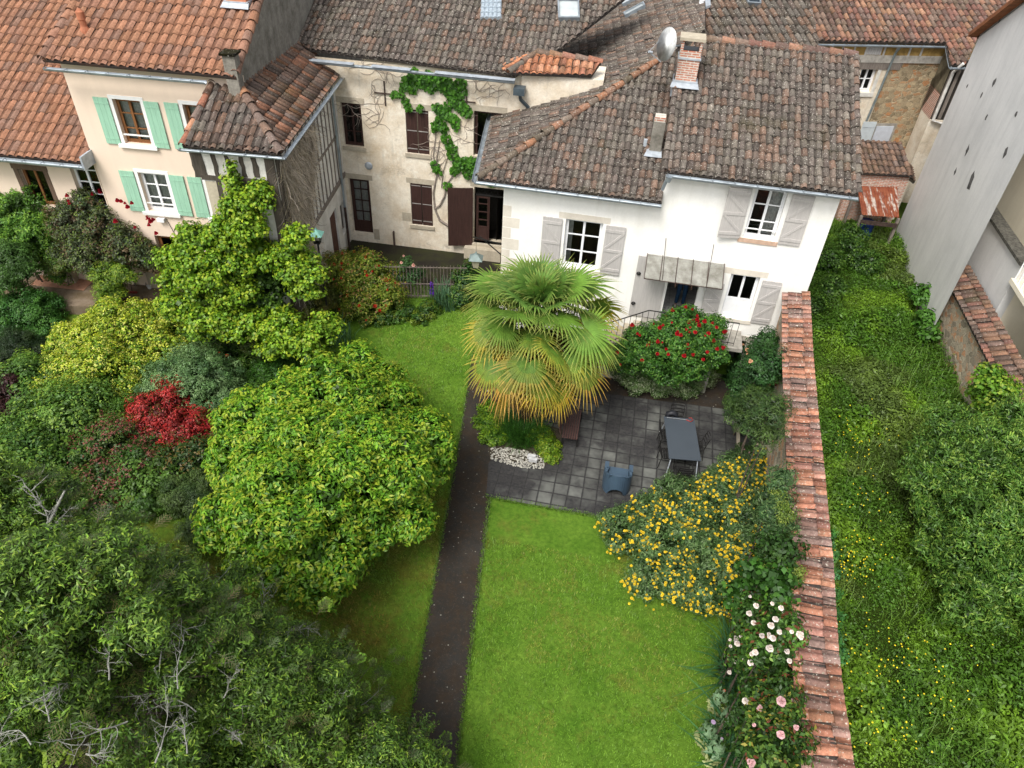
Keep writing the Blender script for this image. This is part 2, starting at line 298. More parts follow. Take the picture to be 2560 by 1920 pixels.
def shutter(fr, u0, u1, z0, z1, parent, mat, o=.02, planks=5, straps=(), brace=0, strap_mat=None, ang=0, hinge=0, label=None, name='shutter'):
    """plank shutter, ang swings it about its hinge side (0 = flat on the wall)"""
    if ang: f2 = fr.sub(u0 if not hinge else u1, o, 0); s = 1 if not hinge else -1; g = Frame(f2.x, f2.y, fr.deg+ang*s); w_ = u1-u0; a0, a1 = (0, w_) if not hinge else (-w_, 0); o_ = 0
    else: g, a0, a1, o_ = fr, u0, u1, o
    m = M(); n = planks; t = .028
    for i in range(n):
        a = a0+(a1-a0)*i/n+.003; b = a0+(a1-a0)*(i+1)/n-.003; m.box(g, a, b, z0+.004*(i % 2), z1-.004*(i % 2), o_, o_+t)
    m.box(g, a0+.004, a1-.004, z0+.01, z1-.01, o_+.004, o_+t-.005)
    if brace:
        hh = [z0+(z1-z0)*q for q in (.1, .5, .9)]
        for z in hh: m.box(g, a0+.01, a1-.01, z-.045, z+.045, o_+t+.001, o_+t+.02)
        for za, zb in ((hh[0], hh[1]), (hh[1], hh[2])):
            L, Rr = (a0+.03, a1-.03) if brace > 0 else (a1-.03, a0+.03); m.bar(g.P(L, za+.04, o_+t+.010), g.P(Rr, zb-.04, o_+t+.010), .016, .07, up=g.d)
    so = m.build(name, mat, parent, label=label)
    if straps:
        for z in straps:
            k = M(); zz = z0+(z1-z0)*z; k.box(g, a0+.02, a1-.02, zz-.014, zz+.014, o_+t+.002, o_+t+.009); k.build('hinge_strap', strap_mat or MT['iron'], so)
    return so
OLD = [(.155, .12, .098), (.135, .112, .096), (.175, .12, .092), (.12, .104, .09), (.165, .142, .118), (.185, .122, .092), (.13, .104, .09), (.155, .135, .115), (.11, .092, .08), (.14, .116, .10)]
OLDRED = [(.25, .125, .09), (.19, .10, .08), (.29, .16, .11), (.15, .095, .08), (.20, .14, .11), (.30, .17, .11), (.17, .115, .095)]
NEW = [(.32, .165, .10), (.34, .175, .11), (.29, .155, .105), (.36, .18, .11), (.25, .15, .11), (.32, .17, .11)]
MID = [(.165, .11, .085), (.14, .095, .075), (.20, .125, .09), (.115, .085, .07), (.17, .125, .105), (.20, .125, .09)]
ORANGE = [(.44, .19, .10), (.38, .16, .09), (.32, .14, .09), (.46, .23, .14)]
def tile_roof(name, poly, udir, mats, parent, pal=OLD, pitch=.19, length=.33, amp=.048, seed=1, jit=1., under=.10, label=None, hole=None):
    """canal tiles over a convex planar polygon; udir runs along the eave"""
    rs = np.random.default_rng(seed); P = [np.array(p, float) for p in poly]; u = np.array(udir, float); u /= np.linalg.norm(u)
    n = np.zeros(3)
    for i in range(len(P)): n += np.cross(P[i]-P[0], P[(i+1) % len(P)]-P[0])
    n /= np.linalg.norm(n); n = n if n[2] > 0 else -n; u -= n*u.dot(n); u /= np.linalg.norm(u); v = np.cross(n, u)
    if v[2] < 0: u, v = -u, -v
    O = P[0]; q = np.array([[(p-O).dot(u), (p-O).dot(v)] for p in P]); (ua, va), (ub, vb) = q.min(0), q.max(0)
    ni, nj = int((ub-ua)/pitch)+3, int((vb-va)/length)+3
    I, J = np.meshgrid(np.arange(ni), np.arange(nj), indexing='ij'); I = I.ravel(); J = J.ravel()
    uc = ua-pitch+I*pitch; vc = va-length*.6+J*length+rs.normal(0, .012*jit, ni)[I]
    cen = np.c_[uc+pitch/2, vc+length/2]
    ar = 0.; 
    for i in range(len(q)): a, b = q[i], q[(i+1) % len(q)]; ar += a[0]*b[1]-a[1]*b[0]
    sg = 1 if ar > 0 else -1; keep = np.ones(len(I), bool)
    for i in range(len(q)):
        a, b = q[i], q[(i+1) % len(q)]; e = (b-a)/np.linalg.norm(b-a); keep &= sg*(e[0]*(cen[:, 1]-a[1])-e[1]*(cen[:, 0]-a[0])) > -length*.8
    if hole is not None:
        for h in hole: hq = [( (np.array(p)-O).dot(u), (np.array(p)-O).dot(v)) for p in h]; hx = [a for a, b in hq]; hy = [b for a, b in hq]; keep &= ~((cen[:, 0] > min(hx)) & (cen[:, 0] < max(hx)) & (cen[:, 1] > min(hy)) & (cen[:, 1] < max(hy)))
    uc, vc = uc[keep], vc[keep]; N = len(uc)
    # profile across: channel (low) then cover (high)
    cu = np.array([-.02, .08, .20, .30, .36, .46, .62, .78, .90, .98])*pitch; cz = np.array([.25, -.25, -.25, .1, .35, .85, 1.0, .85, .35, .25])*amp
    K = len(cu); sc = 1+rs.normal(0, .035*jit, N); du = rs.normal(0, .008*jit, N); dz = rs.normal(0, .004*jit, N); sk = rs.normal(0, .010*jit, N); tl = rs.normal(0, .006*jit, N)
    low = np.stack([(uc+du)[:, None]+cu*sc[:, None], np.repeat(vc[:, None], K, 1), cz[None]+(.022+dz)[:, None]+np.zeros((N, K))], 2)
    up = np.stack([(uc+du+sk)[:, None]+(cu-pitch*.66)*.9*sc[:, None]+pitch*.66, np.repeat((vc+length*1.04)[:, None], K, 1), cz[None]*.93-(.004-dz-tl)[:, None]+np.zeros((N, K))], 2)
    lip = low.copy(); lip[:, :, 2] -= .026; lip[:, :, 1] += .004
    vv = np.concatenate([lip, low, up], 1).reshape(-1, 3); base = (np.arange(N)*3*K)[:, None, None]
    fr_ = np.array([[r*K+i, r*K+i+1, (r+1)*K+i+1, (r+1)*K+i] for r in (0, 1) for i in range(K-1)]); F = (base+fr_[None]).reshape(-1, 4)
    pl = np.array(pal); tc = pl[rs.integers(0, len(pl), N)]*(1+rs.normal(0, .13*jit, N))[:, None]
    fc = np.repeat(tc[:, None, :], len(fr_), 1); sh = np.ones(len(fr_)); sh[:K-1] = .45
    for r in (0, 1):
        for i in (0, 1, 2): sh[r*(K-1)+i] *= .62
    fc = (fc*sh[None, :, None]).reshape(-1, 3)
    W3 = O+vv[:, :1]*u+vv[:, 1:2]*v+vv[:, 2:]*n
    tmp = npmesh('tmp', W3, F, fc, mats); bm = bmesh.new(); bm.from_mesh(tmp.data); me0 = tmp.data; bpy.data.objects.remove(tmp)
    for i in range(len(q)):
        a, b = P[i], P[(i+1) % len(P)]; e = (b-a)/np.linalg.norm(b-a); out = np.cross(e, n)*sg
        bmesh.ops.bisect_plane(bm, geom=bm.verts[:]+bm.edges[:]+bm.faces[:], plane_co=Vector(a), plane_no=Vector(out), clear_outer=True)
    me = bpy.data.meshes.new(name); bm.to_mesh(me); bm.free()
    o = bpy.data.objects.new(name, me); COL.objects.link(o)
    if not me.materials: me.materials.append(mats)
    # deck under the tiles
    bm = bmesh.new(); bm.from_mesh(me); la = bm.faces.layers.float_color.get('Col')
    t0 = [bm.verts.new(Vector(p-n*.02)) for p in P]; t1 = [bm.verts.new(Vector(p-n*under)) for p in P]; nn = len(P); fs = [bm.faces.new(t0), bm.faces.new(t1[::-1])]+[bm.faces.new((t0[i], t1[i], t1[(i+1) % nn], t0[(i+1) % nn])) for i in range(nn)]
    for f in fs: f[la] = (.06, .05, .045, 1)
    bm.to_mesh(me); bm.free(); bpy.data.meshes.remove(me0)
    if parent: o.parent = parent; o.matrix_parent_inverse = parent_inv(parent)
    if label: o['label'] = label
    return o
def ridge(name, pts, mat, parent, pal=OLD, r=.12, length=.42, seed=3, label=None, lift=.02):
    """row of half round capping tiles"""
    rs = random.Random(seed); m = M(); pts = [np.array(p, float) for p in pts]
    for a, b in zip(pts, pts[1:]):
        L = np.linalg.norm(b-a); d = (b-a)/L; n = max(1, int(L/length)); x = np.cross(d, (0, 0, 1)); x /= np.linalg.norm(x); z = np.cross(x, d)
        for i in range(n):
            kk_ = rs.uniform(.8, 1.2); m.col = tuple(c*kk_ for c in rs.choice(pal)); s = a+d*(L*i/n); e = a+d*(L*(i+1)/n+.05); rr = r*rs.uniform(.93, 1.07); s = s+x*rs.gauss(0, .012); ang = np.linspace(-.15, math.pi+.15, 9); vs = []
            for q, k, h in ((s, rr*1.12, .03), (e, rr*.88, 0)):
                for f_ in (1, .86): vs += [q+x*math.cos(t)*k*f_+z*(math.sin(t)*k*f_+h+lift-r*.25) for t in ang]
            fs = [(i_, i_+1, 19+i_, 18+i_) for i_ in range(8)]+[(9+i_, i_, i_+1, 10+i_)[::-1] for i_ in range(8)]
            fs = [(i_, i_+1, 18+i_+1, 18+i_) for i_ in range(8)]+[(i_, 9+i_, 10+i_, i_+1) for i_ in range(8)]
            m.add(vs, fs)
    return m.build(name, mat, parent, label=label)
def pxwin(fr, tl, tr, bl, br, o=0):
    a, b, c, d = (fr.uv(p, o) for p in (tl, tr, bl, br)); return ((a[0]+c[0])/2, (b[0]+d[0])/2, (c[1]+d[1])/2, (a[1]+b[1])/2)
def stones(fr, u0, z0, z1, parent, side=1, mat=None, w=(.28, .5), o=.006, seed=0, name='quoin', skip=0):
    rs = random.Random(seed); z = z0; k = 0
    m = M()
    while z < z1-.1:
        h = rs.uniform(.26, .4); ww = w[k % 2]*rs.uniform(.9, 1.1)
        if rs.random() > skip: m.box(fr, *( (u0, u0+ww) if side > 0 else (u0-ww, u0)), z+.01, min(z+h, z1)-.01, -.05, o)
        z += h; k += 1
    return m.build(name, mat or MT['cutstone'], parent)
# ================= the white house =================
FW = Frame(-1.25, 20.22, -7); UR = 9.32
wh = thing('white_house', 'white rendered house with brown tile roofs, pale grey shutters and a raised doorway', 'house', FW.P(4, 0))
q = lambda k, *xy: [C(k, *xy[i:i+2]) for i in range(0, len(xy), 2)]
wl = pxwin(FW, *q('d3', 525, 365, 755, 385, 503, 650, 722, 688)); wr = pxwin(FW, *q('d3', 1698, 172, 1890, 195, 1612, 478, 1812, 500))
wf = pxwin(FW, *q('d3', 1548, 700, 1720, 722, 1468, 962, 1645, 985)); dr = pxwin(FW, *q('d3', 1165, 740, 1300, 760, 1105, 950, 1268, 972)); bs = pxwin(FW, *q('d3', 1440, 1095, 1602, 1115, 1395, 1380, 1590, 1375))
ZL = 2.02; dr = (dr[0], dr[0]+.95, ZL, ZL+2.05); bs = (bs[0]+.02, bs[1], 0.0, 1.62)
print('openings', wl, wr, wf, dr, bs)
ops = [wl, wr, wf, dr, bs]
wall('wall', FW, 0, UR, -.3, [(0, 6.05), (4.58, 6.05), (4.581, 6.98), (UR, 6.98)], ops, MT['white'], wh)
m = M(); P = FW.P    # left side wall, right side wall
m.quad(P(0, -.3, -5), P(0, -.3, 0), P(0, 6.05, 0), P(0, 6.05, -5)); m.build('side_wall', MT['white'], wh)
m = M(); m.add([P(UR, -.3, 0), P(UR, -.3, -10), P(UR, 6.98, -10), P(UR, 8.9, -4.9), P(UR, 6.98, 0)], [(0, 1, 2, 3, 4)]); m.quad(P(4.6, 5.5, -5), P(4.6, 5.5, .0), P(4.6, 6.98, .0), P(4.6, 8.9, -5)); m.build('side_wall', MT['white'], wh)
stones(FW, 0, 2.2, 5.6, wh, 1, seed=4, mat=MT['soft_stone'], skip=.2)
TOP = roof_plane(FW, .35, 6.12, .40); TR = roof_plane(FW, .35, 7.03, .40)
eL = np.array(FW.P(-.72, 6.12, .35)); eR = np.array(FW.P(4.60, 6.12, .35)); hip = TOP.px(*C('c3', 1545, 500)); hip2 = TOP.px(1415, 137)
topR = np.array(FW.P(4.60, TOP.at(*FW.P(4.6, 0, -5.2)[:2])[2], -5.2)); 
bk = V(1068, 226, 6.15); A_ = Plane(eL, np.cross(bk-eL, hip-eL)); A_.N = A_.N if A_.N[2] > 0 else -A_.N
print('roof A normal', A_.N, 'hip', hip, hip2)
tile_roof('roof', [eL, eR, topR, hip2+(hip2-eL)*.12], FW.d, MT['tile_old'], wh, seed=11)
# west slope, tiles running up towards the right
rA = A_.px(1522, -60); rB = A_.px(1518, 84)
pv = [eL+A_.N*0, hip2+np.array([.1, .1, .02]), A_.px(1500, 90), A_.px(1520, 45), A_.px(1522, -45), A_.px(1345, -10), A_.px(1298, 139), A_.px(1300, 141), bk]
pv = [eL, A_.px(1415, 137), A_.px(1523, 60), A_.px(1523, -55), A_.px(1375, -55), A_.px(1207, 108), bk]
tile_roof('roof', [eL, A_.px(1523, 66), A_.px(1523, -55), A_.px(1400, -55), A_.px(1190, 125), bk], bk-eL, MT['tile_old'], wh, seed=12)
rr = [FW.P(4.50, 7.03, .35), FW.P(9.62, 7.03, .35), TR.at(*FW.P(9.66, 0, -4.85)[:2]), TR.at(*FW.P(4.9, 0, -4.85)[:2]), TR.at(*FW.P(4.5, 0, -3.6)[:2])]
tile_roof('roof', rr, FW.d, MT['tile_old'], wh, seed=13)
r2, r3 = np.array(rr[2]), np.array(rr[3]); bq = [r3, r2, r2+np.array([.5, 4.2, -1.7]), r3+np.array([.5, 4.2, -1.7])]; tile_roof('roof', bq, FW.d, MT['tile_old'], wh, seed=14)
ridge('hip_tile', [eL+np.array([0, 0, .03]), hip2+np.array([0, 0, .05])], MT['tile_old'], wh, [(.34, .17, .10), (.22, .13, .09), (.18, .14, .11), (.26, .14, .09), (.15, .12, .09)], r=.11, length=.36)
ridge('ridge_tile', [r3, r2], MT['tile_mid'], wh, OLDRED, r=.12, length=.38)
ridge('verge_tile', [rr[1], r2], MT['tile_old'], wh, OLD, r=.09, length=.34)
ridge('verge_tile', [TR.at(*FW.P(4.5, 0, .35)[:2]), TR.at(*FW.P(4.5, 0, -3.6)[:2])], MT['tile_old'], wh, OLD, r=.09, length=.34)
def gutter(a, b, parent, r=.075):
    m = M(); m.trough(a, b, r); L = np.linalg.norm(np.array(b)-np.array(a)); 
    for i in range(int(L/.6)+1):
        p = np.array(a)+(np.array(b)-np.array(a))*(i*.6/L); m.box(Frame(p[0], p[1], 0), -.01, .01, p[2]-.0, p[2]+.012, -.08, .08)
    return m.build('gutter', MT['zinc'], parent)
gutter(FW.P(-.78, 6.06, .44), FW.P(4.6, 6.06, .44), wh); gutter(FW.P(4.62, 6.97, .44), FW.P(9.64, 6.97, .44), wh); gutter(eL+np.array([-.1, 0, -.06]), bk+np.array([-.1, 0, -.06]), wh)
m = M(); m.tube([FW.P(4.66, 6.9, .44), FW.P(4.6, 6.75, .35), FW.P(4.55, 6.45, .25)], .05); m.lathe(FW.P(4.66, 6.82, .44), [(.05, -.05), (.1, .12), (.11, .13)]); m.build('downpipe', MT['zinc'], wh)
# windows
window(FW, *wl, wh, MT['white_paint'], 2, 3, curtain=[(.03, .2)], label='white window, left casement curtained')
window(FW, *wr, wh, MT['white_paint'], 2, 3, curtain=[(.52, .97)])
window(FW, *wf, wh, MT['white_paint'], 2, 1, solid=.62, label='white french window with solid lower panels', name='french_window')
m = M(); a, b, c, d = wr; m.box(FW, a, b, c+.28, c+.31, -.06, -.03); m.build('window_rail', MT['white_paint'], wh)
for w_, kk in ((wl, .06), (wr, .05), (wf, .06)):
    m = M(); m.box(FW, w_[0]-.12, w_[1]+.12, w_[2]-.13, w_[2]-.003, -.14, .035); m.build('window_sill', MT['soft_stone'] if w_ is not wr else plain('pink_stone', (.55, .38, .28), .8), wh)
for w_ in (wl, wf):
    m = M(); m.box(FW, w_[0]-.22, w_[1]+.2, w_[3]+.003, w_[3]+.2, -.1, .004); m.build('lintel', MT['soft_stone'], wh)
g = MT['grey_paint']
def pxs(k, *a, o=.05): return pxwin(FW, *q(k, *a), o)
s = pxs('d3', 380, 352, 500, 362, 372, 640, 486, 650); shutter(FW, s[0], s[1], wl[2], wl[3], wh, g, o=.03, brace=-1, planks=6)
s = pxs('d3', 757, 403, 884, 416, 725, 705, 840, 720); shutter(FW, wl[1]+.09, wl[1]+.09+(s[1]-s[0]), wl[2]-.02, wl[3]-.02, wh, g, o=.03, brace=1, planks=6)
s = pxs('d3', 1583, 155, 1685, 172, 1495, 475, 1607, 490); shutter(FW, wr[0]-.12-.62, wr[0]-.1, wr[2], wr[3], wh, g, brace=-1, planks=5, ang=-9, hinge=1, o=.06)
s = pxs('d3', 1910, 203, 2022, 208, 1815, 520, 1905, 535); shutter(FW, wr[1]+.12, wr[1]+.72, wr[2]-.02, wr[3]-.02, wh, g, o=.03, brace=1, planks=5)
shutter(FW, wf[1]+.09, wf[1]+.66, wf[2]-.02, wf[3]-.05, wh, g, o=.03, brace=1, planks=5)
shutter(FW, wf[0]-.66, wf[0]-.12, wf[2]+.02, wf[3]-.35, wh, g, o=.05, brace=-1, planks=5, ang=-12, hinge=1)
shutter(FW, dr[0]-1.02, dr[0]-.08, ZL-.02, ZL+2.15, wh, g, o=.03, planks=8, name='door_leaf', label='pale grey plank door leaf folded back on the wall')
for z in (.45, 1.55):
    m = M(); m.lathe(FW.P(dr[0]-.93, ZL+z, .06), [(.06, 0), (.07, .02), (.03, .05), (.02, .09)], 10, FW.n); m.build('door_knob', MT['iron'], wh)
# entrance hall seen through the open doorway
hall = plain('hall_wall', (.55, .53, .5), .9, .1); b = M(); P = FW.P; u0, u1, d = dr[0]-.25, dr[1]+.6, 2.6
b.quad(P(u0, ZL-.2, -d), P(u1, ZL-.2, -d), P(u1, 4.3, -d), P(u0, 4.3, -d)); b.quad(P(u0, 4.3, -d), P(u1, 4.3, -d), P(u1, 4.3, -.2), P(u0, 4.3, -.2)); b.quad(P(u0, ZL-.2, -.2), P(u0, ZL-.2, -d), P(u0, 4.3, -d), P(u0, 4.3, -.2)); b.quad(P(u1, ZL-.2, -d), P(u1, ZL-.2, -.2), P(u1, 4.3, -.2), P(u1, 4.3, -d)); b.build('interior', hall, wh)
fl = brick('hall_floor', (.42, .42, .41), (.36, .36, .36), (.16, .16, .16), 1., (0, 0, math.radians(7)), .3, .3, .006, .1, 0)
b = M(); b.box(FW, u0, u1, ZL-.12, ZL, -d, .02); b.build('hall_floor', fl, wh)
b = M(); b.box(FW, dr[0]+.35, dr[0]+.98, ZL+.001, ZL+.012, -.85, -.22); b.build('door_mat', plain('door_mat_grey', (.10, .10, .10), .95), wh)
room(FW, *bs, wh, d=2.2, o=-.28, m=plain('cellar_plaster', (.10, .095, .085), .95, .4))
m = M(); m.box(FW, bs[0]-.15, bs[1]+.2, 1.62, 1.80, -.2, .03); m.box(FW, bs[1], bs[1]+.16, 0, 1.62, -.25, .025); m.build('cellar_frame', plain('pale_cement', (.42, .39, .33), .9, .3), wh)
m = M(); m.box(FW, bs[0]+.45, bs[1], 0.02, 1.55, -1.25, -1.2); m.build('cellar_door', plain('grey_cellar_door', (.12, .115, .105), .9, .3), wh)
# canopy over the door
ca = [FW.uv(p)[:2] for p in q('d3', 1030, 573, 1503, 637)]; zc = (ca[0][1]+ca[1][1])/2-.02; cu0, cu1 = ca[0][0], ca[1][0]; zo = zc-.38; co = .78
print('canopy', ca, zc)
t = NT('dirty_glazing'); col = t.mix(t.ramp(t.noise(3.5, 6, .7), .35, .7), (.20, .19, .16), (.42, .42, .38)); t.out(col, .35, .5); t.bump(t.noise(60), .1, .003)
tr = t.n('ShaderNodeBsdfTransparent', Color=(.9, .9, .88)); mx = t.n('ShaderNodeMixShader', Fac=.30); t.t.links.new(t.b.outputs[0], mx.inputs[1]); t.t.links.new(tr.outputs[0], mx.inputs[2]); t.t.links.new(mx.outputs[0], t.t.nodes['Material Output'].inputs[0])
cn = thing('door_canopy', 'dirty glazed canopy of five panels hung on rods above the white house doorway', 'canopy', FW.P((cu0+cu1)/2, zc, .4))
for i in range(5):
    a, b = cu0+(cu1-cu0)*i/5, cu0+(cu1-cu0)*(i+1)/5; m = M(); lo = zo-(.02 if i % 2 else 0); m.add([P(a+.006, zc, .02), P(b-.006, zc, .02), P(b-.006, lo, co), P(a+.006, lo, co), P(a+.006, zc+.012, .02), P(b-.006, zc+.012, .02), P(b-.006, lo+.012, co), P(a+.006, lo+.012, co)], [(0, 3, 2, 1), (4, 5, 6, 7), (3, 0, 4, 7), (1, 2, 6, 5), (2, 3, 7, 6)]); m.build('glass_panel', t.m, cn)
m = M()
for i in range(6): u = cu0+(cu1-cu0)*i/5; m.bar(P(u, zc+.02, .01), P(u, zo+.012, co+.03), .02, .03)
for f_ in (.02, .62, 1): m.bar(P(cu0, zc+(zo-zc)*f_-.015, .02+(co-.02)*f_), P(cu1, zc+(zo-zc)*f_-.015, .02+(co-.02)*f_), .02)
m.build('frame', MT['rust'], cn)
for (x, y), uu in ((C('d3', 1143, 480), .235), (C('d3', 1437, 518), .80)):
    u, z = FW.uv((x, y)); ue = cu0+(cu1-cu0)*uu; m = M(); m.tube([P(u, z, 0), P(ue, zo+.03, co)], .009, 5); m.build('rod', MT['rust'], cn)
# landing, staircase and railing
lu0, lu1 = dr[0]-.55, dr[1]+1.0; st = thing('staircase', 'outside stone stairs and landing below the white house doorway', 'stairs', FW.P(lu0, 0, .6))
m = M(); m.box(FW, lu0, bs[0]-.1, 0, ZL-.05, .0, .95); m.box(FW, lu0-.03, lu1+.6, ZL-.17, ZL-.051, .002, 1.0); m.build('landing', plain('cement', (.34, .32, .28), .9, .3), st)
ns = 11
for i in range(ns):
    m = M(); zt = ZL-.05-(i+1)*(ZL-.05)/(ns+1); m.box(FW, lu0-.27*(i+1), lu0-.27*i-.002, 0, zt, .02, .93); m.build('step', MT['cutstone'], st)
ra = thing('stair_railing', 'black iron railing running down the stairs beside the red roses', 'railing', FW.P(lu0, ZL, .95))
m = M(); e0 = FW.P(lu1+.3, ZL+.85, .95); e1 = FW.P(lu0+.1, ZL+.85, .95); e2 = FW.P(lu0-.27*9, ZL+.85-1.5, .95)
m.tube([e0, e1], .018, 6); m.tube([e1, e2], .018, 6); m.tube([np.array(e0)-(0, 0, .75), np.array(e1)-(0, 0, .75)], .012, 5); m.tube([np.array(e1)-(0, 0, .75), np.array(e2)-(0, 0, .75)], .012, 5); m.build('handrail', MT['iron'], ra)
for i in range(16):
    f_ = i/15; p = np.array(e0)*(1-f_)+np.array(e1)*f_; m = M(); m.tube([p, p-(0, 0, .85)], .008, 5); m.build('baluster', MT['iron'], ra)
for i in range(1, 16):
    f_ = i/15; p = np.array(e1)*(1-f_)+np.array(e2)*f_; m = M(); m.tube([p, p-(0, 0, .82)], .009, 5); m.build('baluster', MT['iron'], ra)
# chimneys on the white roofs
def onroof(pl, x, y): return pl.px(x, y)
ch = thing  # chimneys are parts
cb = onroof(TR, 1478, 188); print('chimney base', cb)
m = M(); F = Frame(cb[0], cb[1], -7); h = .98; m.box(F, -.30, .30, cb[2]-.4, cb[2]+h, -.55, -.05); c1_ = m.build('chimney', MT['brick'], wh, label='red brick chimney with a stone cap')
m = M(); m.box(F, -.36, .36, cb[2]+h+.28, cb[2]+h+.36, -.61, .01); m.build('cap', MT['cutstone'], c1_)
for a in (-.3, .22): m = M(); m.box(F, a, a+.08, cb[2]+h, cb[2]+h+.28, -.55, -.05); m.build('cap_support', MT['brick'], c1_)
m = M(); m.box(F, -.27, .27, cb[2]+h, cb[2]+h+.02, -.5, -.1); m.build('flue', MT['black'], c1_)
m = M(); m.box(F, -.33, .33, cb[2]+.75, cb[2]+.80, -.58, -.02); m.build('band', MT['lead'], c1_); m = M(); m.box(F, -.36, .36, cb[2]-.3, cb[2]+.16, -.62, .02)
m.quad(F.P(-.42, cb[2]+.03, .22), F.P(.42, cb[2]+.03, .22), F.P(.38, cb[2]+.12, 0), F.P(-.38, cb[2]+.12, 0)); m.build('flashing', MT['lead'], c1_)
cb = onroof(TOP, 1413, 335); F = Frame(cb[0], cb[1], -7); m = M(); m.box(F, -.17, .17, cb[2]-.4, cb[2]+.95, -.42, -.05); c2_ = m.build('chimney', MT['party'], wh, label='small grey rendered chimney with an orange pot')
m = M(); m.box(F, -.15, .15, cb[2]+.95, cb[2]+1.08, -.40, -.07); m.build('chimney_pot', MT['brick'], c2_)
m = M(); m.box(F, -.24, .2, cb[2]-.3, cb[2]+.1, -.48, .02); m.quad(F.P(-.3, cb[2]+.02, .2), F.P(.22, cb[2]+.02, .2), F.P(.2, cb[2]+.1, 0), F.P(-.24, cb[2]+.1, 0)); m.box(F, -.36, -.26, cb[2], cb[2]+.3, -.4, -.3); m.build('flashing', MT['lead'], c2_)
# roof windows high on the west slope
def skylight(pl, pts, parent, glassm, label=None, f=.05, h=.15):
    c = [pl.px(*p) for p in pts]; N = pl.N; cen = sum(c)/4; m = M()
    for i in range(4):
        a, b = c[i], c[(i+1) % 4]; ia, ib = a+(cen-a)*.14, b+(cen-b)*.14; m.hexa([a-N*.02, b-N*.02, ib-N*.02, ia-N*.02, a+N*h, b+N*h, ib+N*h, ia+N*h])
    s = m.build('roof_window', MT['zinc'], parent, label=label); m = M(); m.quad(*[p+(cen-p)*.13+N*h*.6 for p in c]); m.build('pane', glassm, s); return s
SKY = plain('roof_glass', (.42, .46, .46), .15, .2, 2, 0, .6)
skylight(A_, q('c3', 1295, 125, 1455, 40, 1470, 65, 1310, 150), wh, SKY); skylight(A_, q('c3', 1275, 35, 1340, -15, 1425, -8, 1290, 62), wh, SKY)
# satellite dish
sdh = thing('satellite_dish', 'weathered white satellite dish fixed beside the brick chimney', 'satellite dish', c1_.location)
pc = np.array(F.P(0, 0)); base = onroof(TR, 1478, 188); Fd = Frame(base[0], base[1], -7); ctr = np.array(Fd.P(-.62, base[2]+1.12, .05)); ax = np.array([-.88, -.42, .22]); ax /= np.linalg.norm(ax)
m = M(); prof = [(r_*.9, z_) for r_, z_ in [(.0, .0), (.15, .01), (.3, .035), (.42, .075), (.5, .115), (.5, .13), (.42, .09), (.3, .05), (.15, .025), (.0, .015)]]
m.lathe(ctr, prof, 28, ax); m.build('dish', plain('dish_white', (.62, .63, .62), .6, .3, 6), sdh, smooth=True)
x = np.cross(ax, (0, 0, 1)); x /= np.linalg.norm(x); dn = np.cross(x, ax); dn = dn if dn[2] < 0 else -dn
foc = ctr+ax*.62+dn*.28; m = M(); m.tube([ctr+dn*.48+ax*.1, foc], .014, 5); m.tube([foc, foc-ax*.12], .035, 8); m.tube([ctr+x*.4+ax*.1, foc], .006, 4); m.build('arm', MT['lead'], sdh)
m = M(); m.tube([ctr-ax*.02, ctr-ax*.22], .03, 8); m.bar(ctr-ax*.2, Fd.P(-.3, ctr[2]-.05, -.2), .04); m.build('bracket', MT['zinc'], sdh)
# ================= the house across the courtyard =================
b0 = V(*C('c2', 1190, 1475), .85); FM = Frame(b0[0], b0[1], -5); ZC = .85
mh = thing('courtyard_house', 'weathered cream house behind the courtyard with brown shutters and creeper on its wall', 'house', FM.P(3, ZC))
o1 = pxwin(FM, *q('c2', 1103, 630, 1228, 638, 1135, 890, 1260, 915)); o2 = pxwin(FM, *q('c2', 1505, 672, 1645, 678, 1520, 942, 1660, 950)); o3 = pxwin(FM, *q('c2', 1925, 682, 2050, 690, 1928, 958, 2040, 965))
o4 = pxwin(FM, *q('c2', 1157, 1097, 1280, 1106, 1192, 1428, 1315, 1440)); o5 = pxwin(FM, *q('c2', 1535, 1128, 1668, 1135, 1550, 1382, 1680, 1390)); o6 = pxwin(FM, *q('c2', 1927, 1150, 2110, 1165, 1930, 1490, 2108, 1505))
o3 = (o3[0], o3[0]+1.0, o3[2], o3[3]); o6 = (o6[0], o6[1], max(1.0, o6[2]), o6[3]); mo = [o1, o2, o3, o4, o5, o6]
print('main openings', [tuple(round(x, 2) for x in o) for o in mo])
UM = 8.6; zmt = 7.62
wall('wall', FM, -1.9, UM, ZC-.3, zmt, mo, MT['old_cream'], mh)
bw, gp = MT['brown_wood'], plain('pale_strap', (.30, .28, .26), .6)
window(FM, *o1, mh, MT['brown_wood'], 2, 3, w=.07); window(FM, *o4, mh, MT['brown_wood'], 1, 4, mid=2, w=.09, solid=.42, name='french_window', curtain=[(.1, .9)])
for o_ in (o2, o5):
    c = (o_[0]+o_[1])/2
    for a, b in ((o_[0]+.01, c-.012), (c+.012, o_[1]-.01)): shutter(FM, a, b, o_[2]+.01, o_[3]-.01, mh, bw, o=-.06, planks=4, straps=(.1, .52, .95), strap_mat=gp)
window(FM, o3[0]+.02, o3[1], o3[2], o3[3], mh, MT['brown_wood'], 1, 1, label='open dark window under the eave')
room(FM, *o6, mh, d=2.0); m = M(); m.box(FM, o6[0]-.04, o6[1]+.04, o6[2]-.1, o6[2], -.4, .12); m.box(FM, o6[0]-.3, o6[1], ZC, o6[2]-.1, 0, .35); m.build('door_step', MT['cutstone'], mh)
ug = o6[0]+.06; tz = o6[3]-.38
window(FM, ug, ug+.5, o6[2]+.02, tz, mh, MT['brown_wood'], 1, 4, solid=.55, w=.05, name='door', label='dark glazed half door')
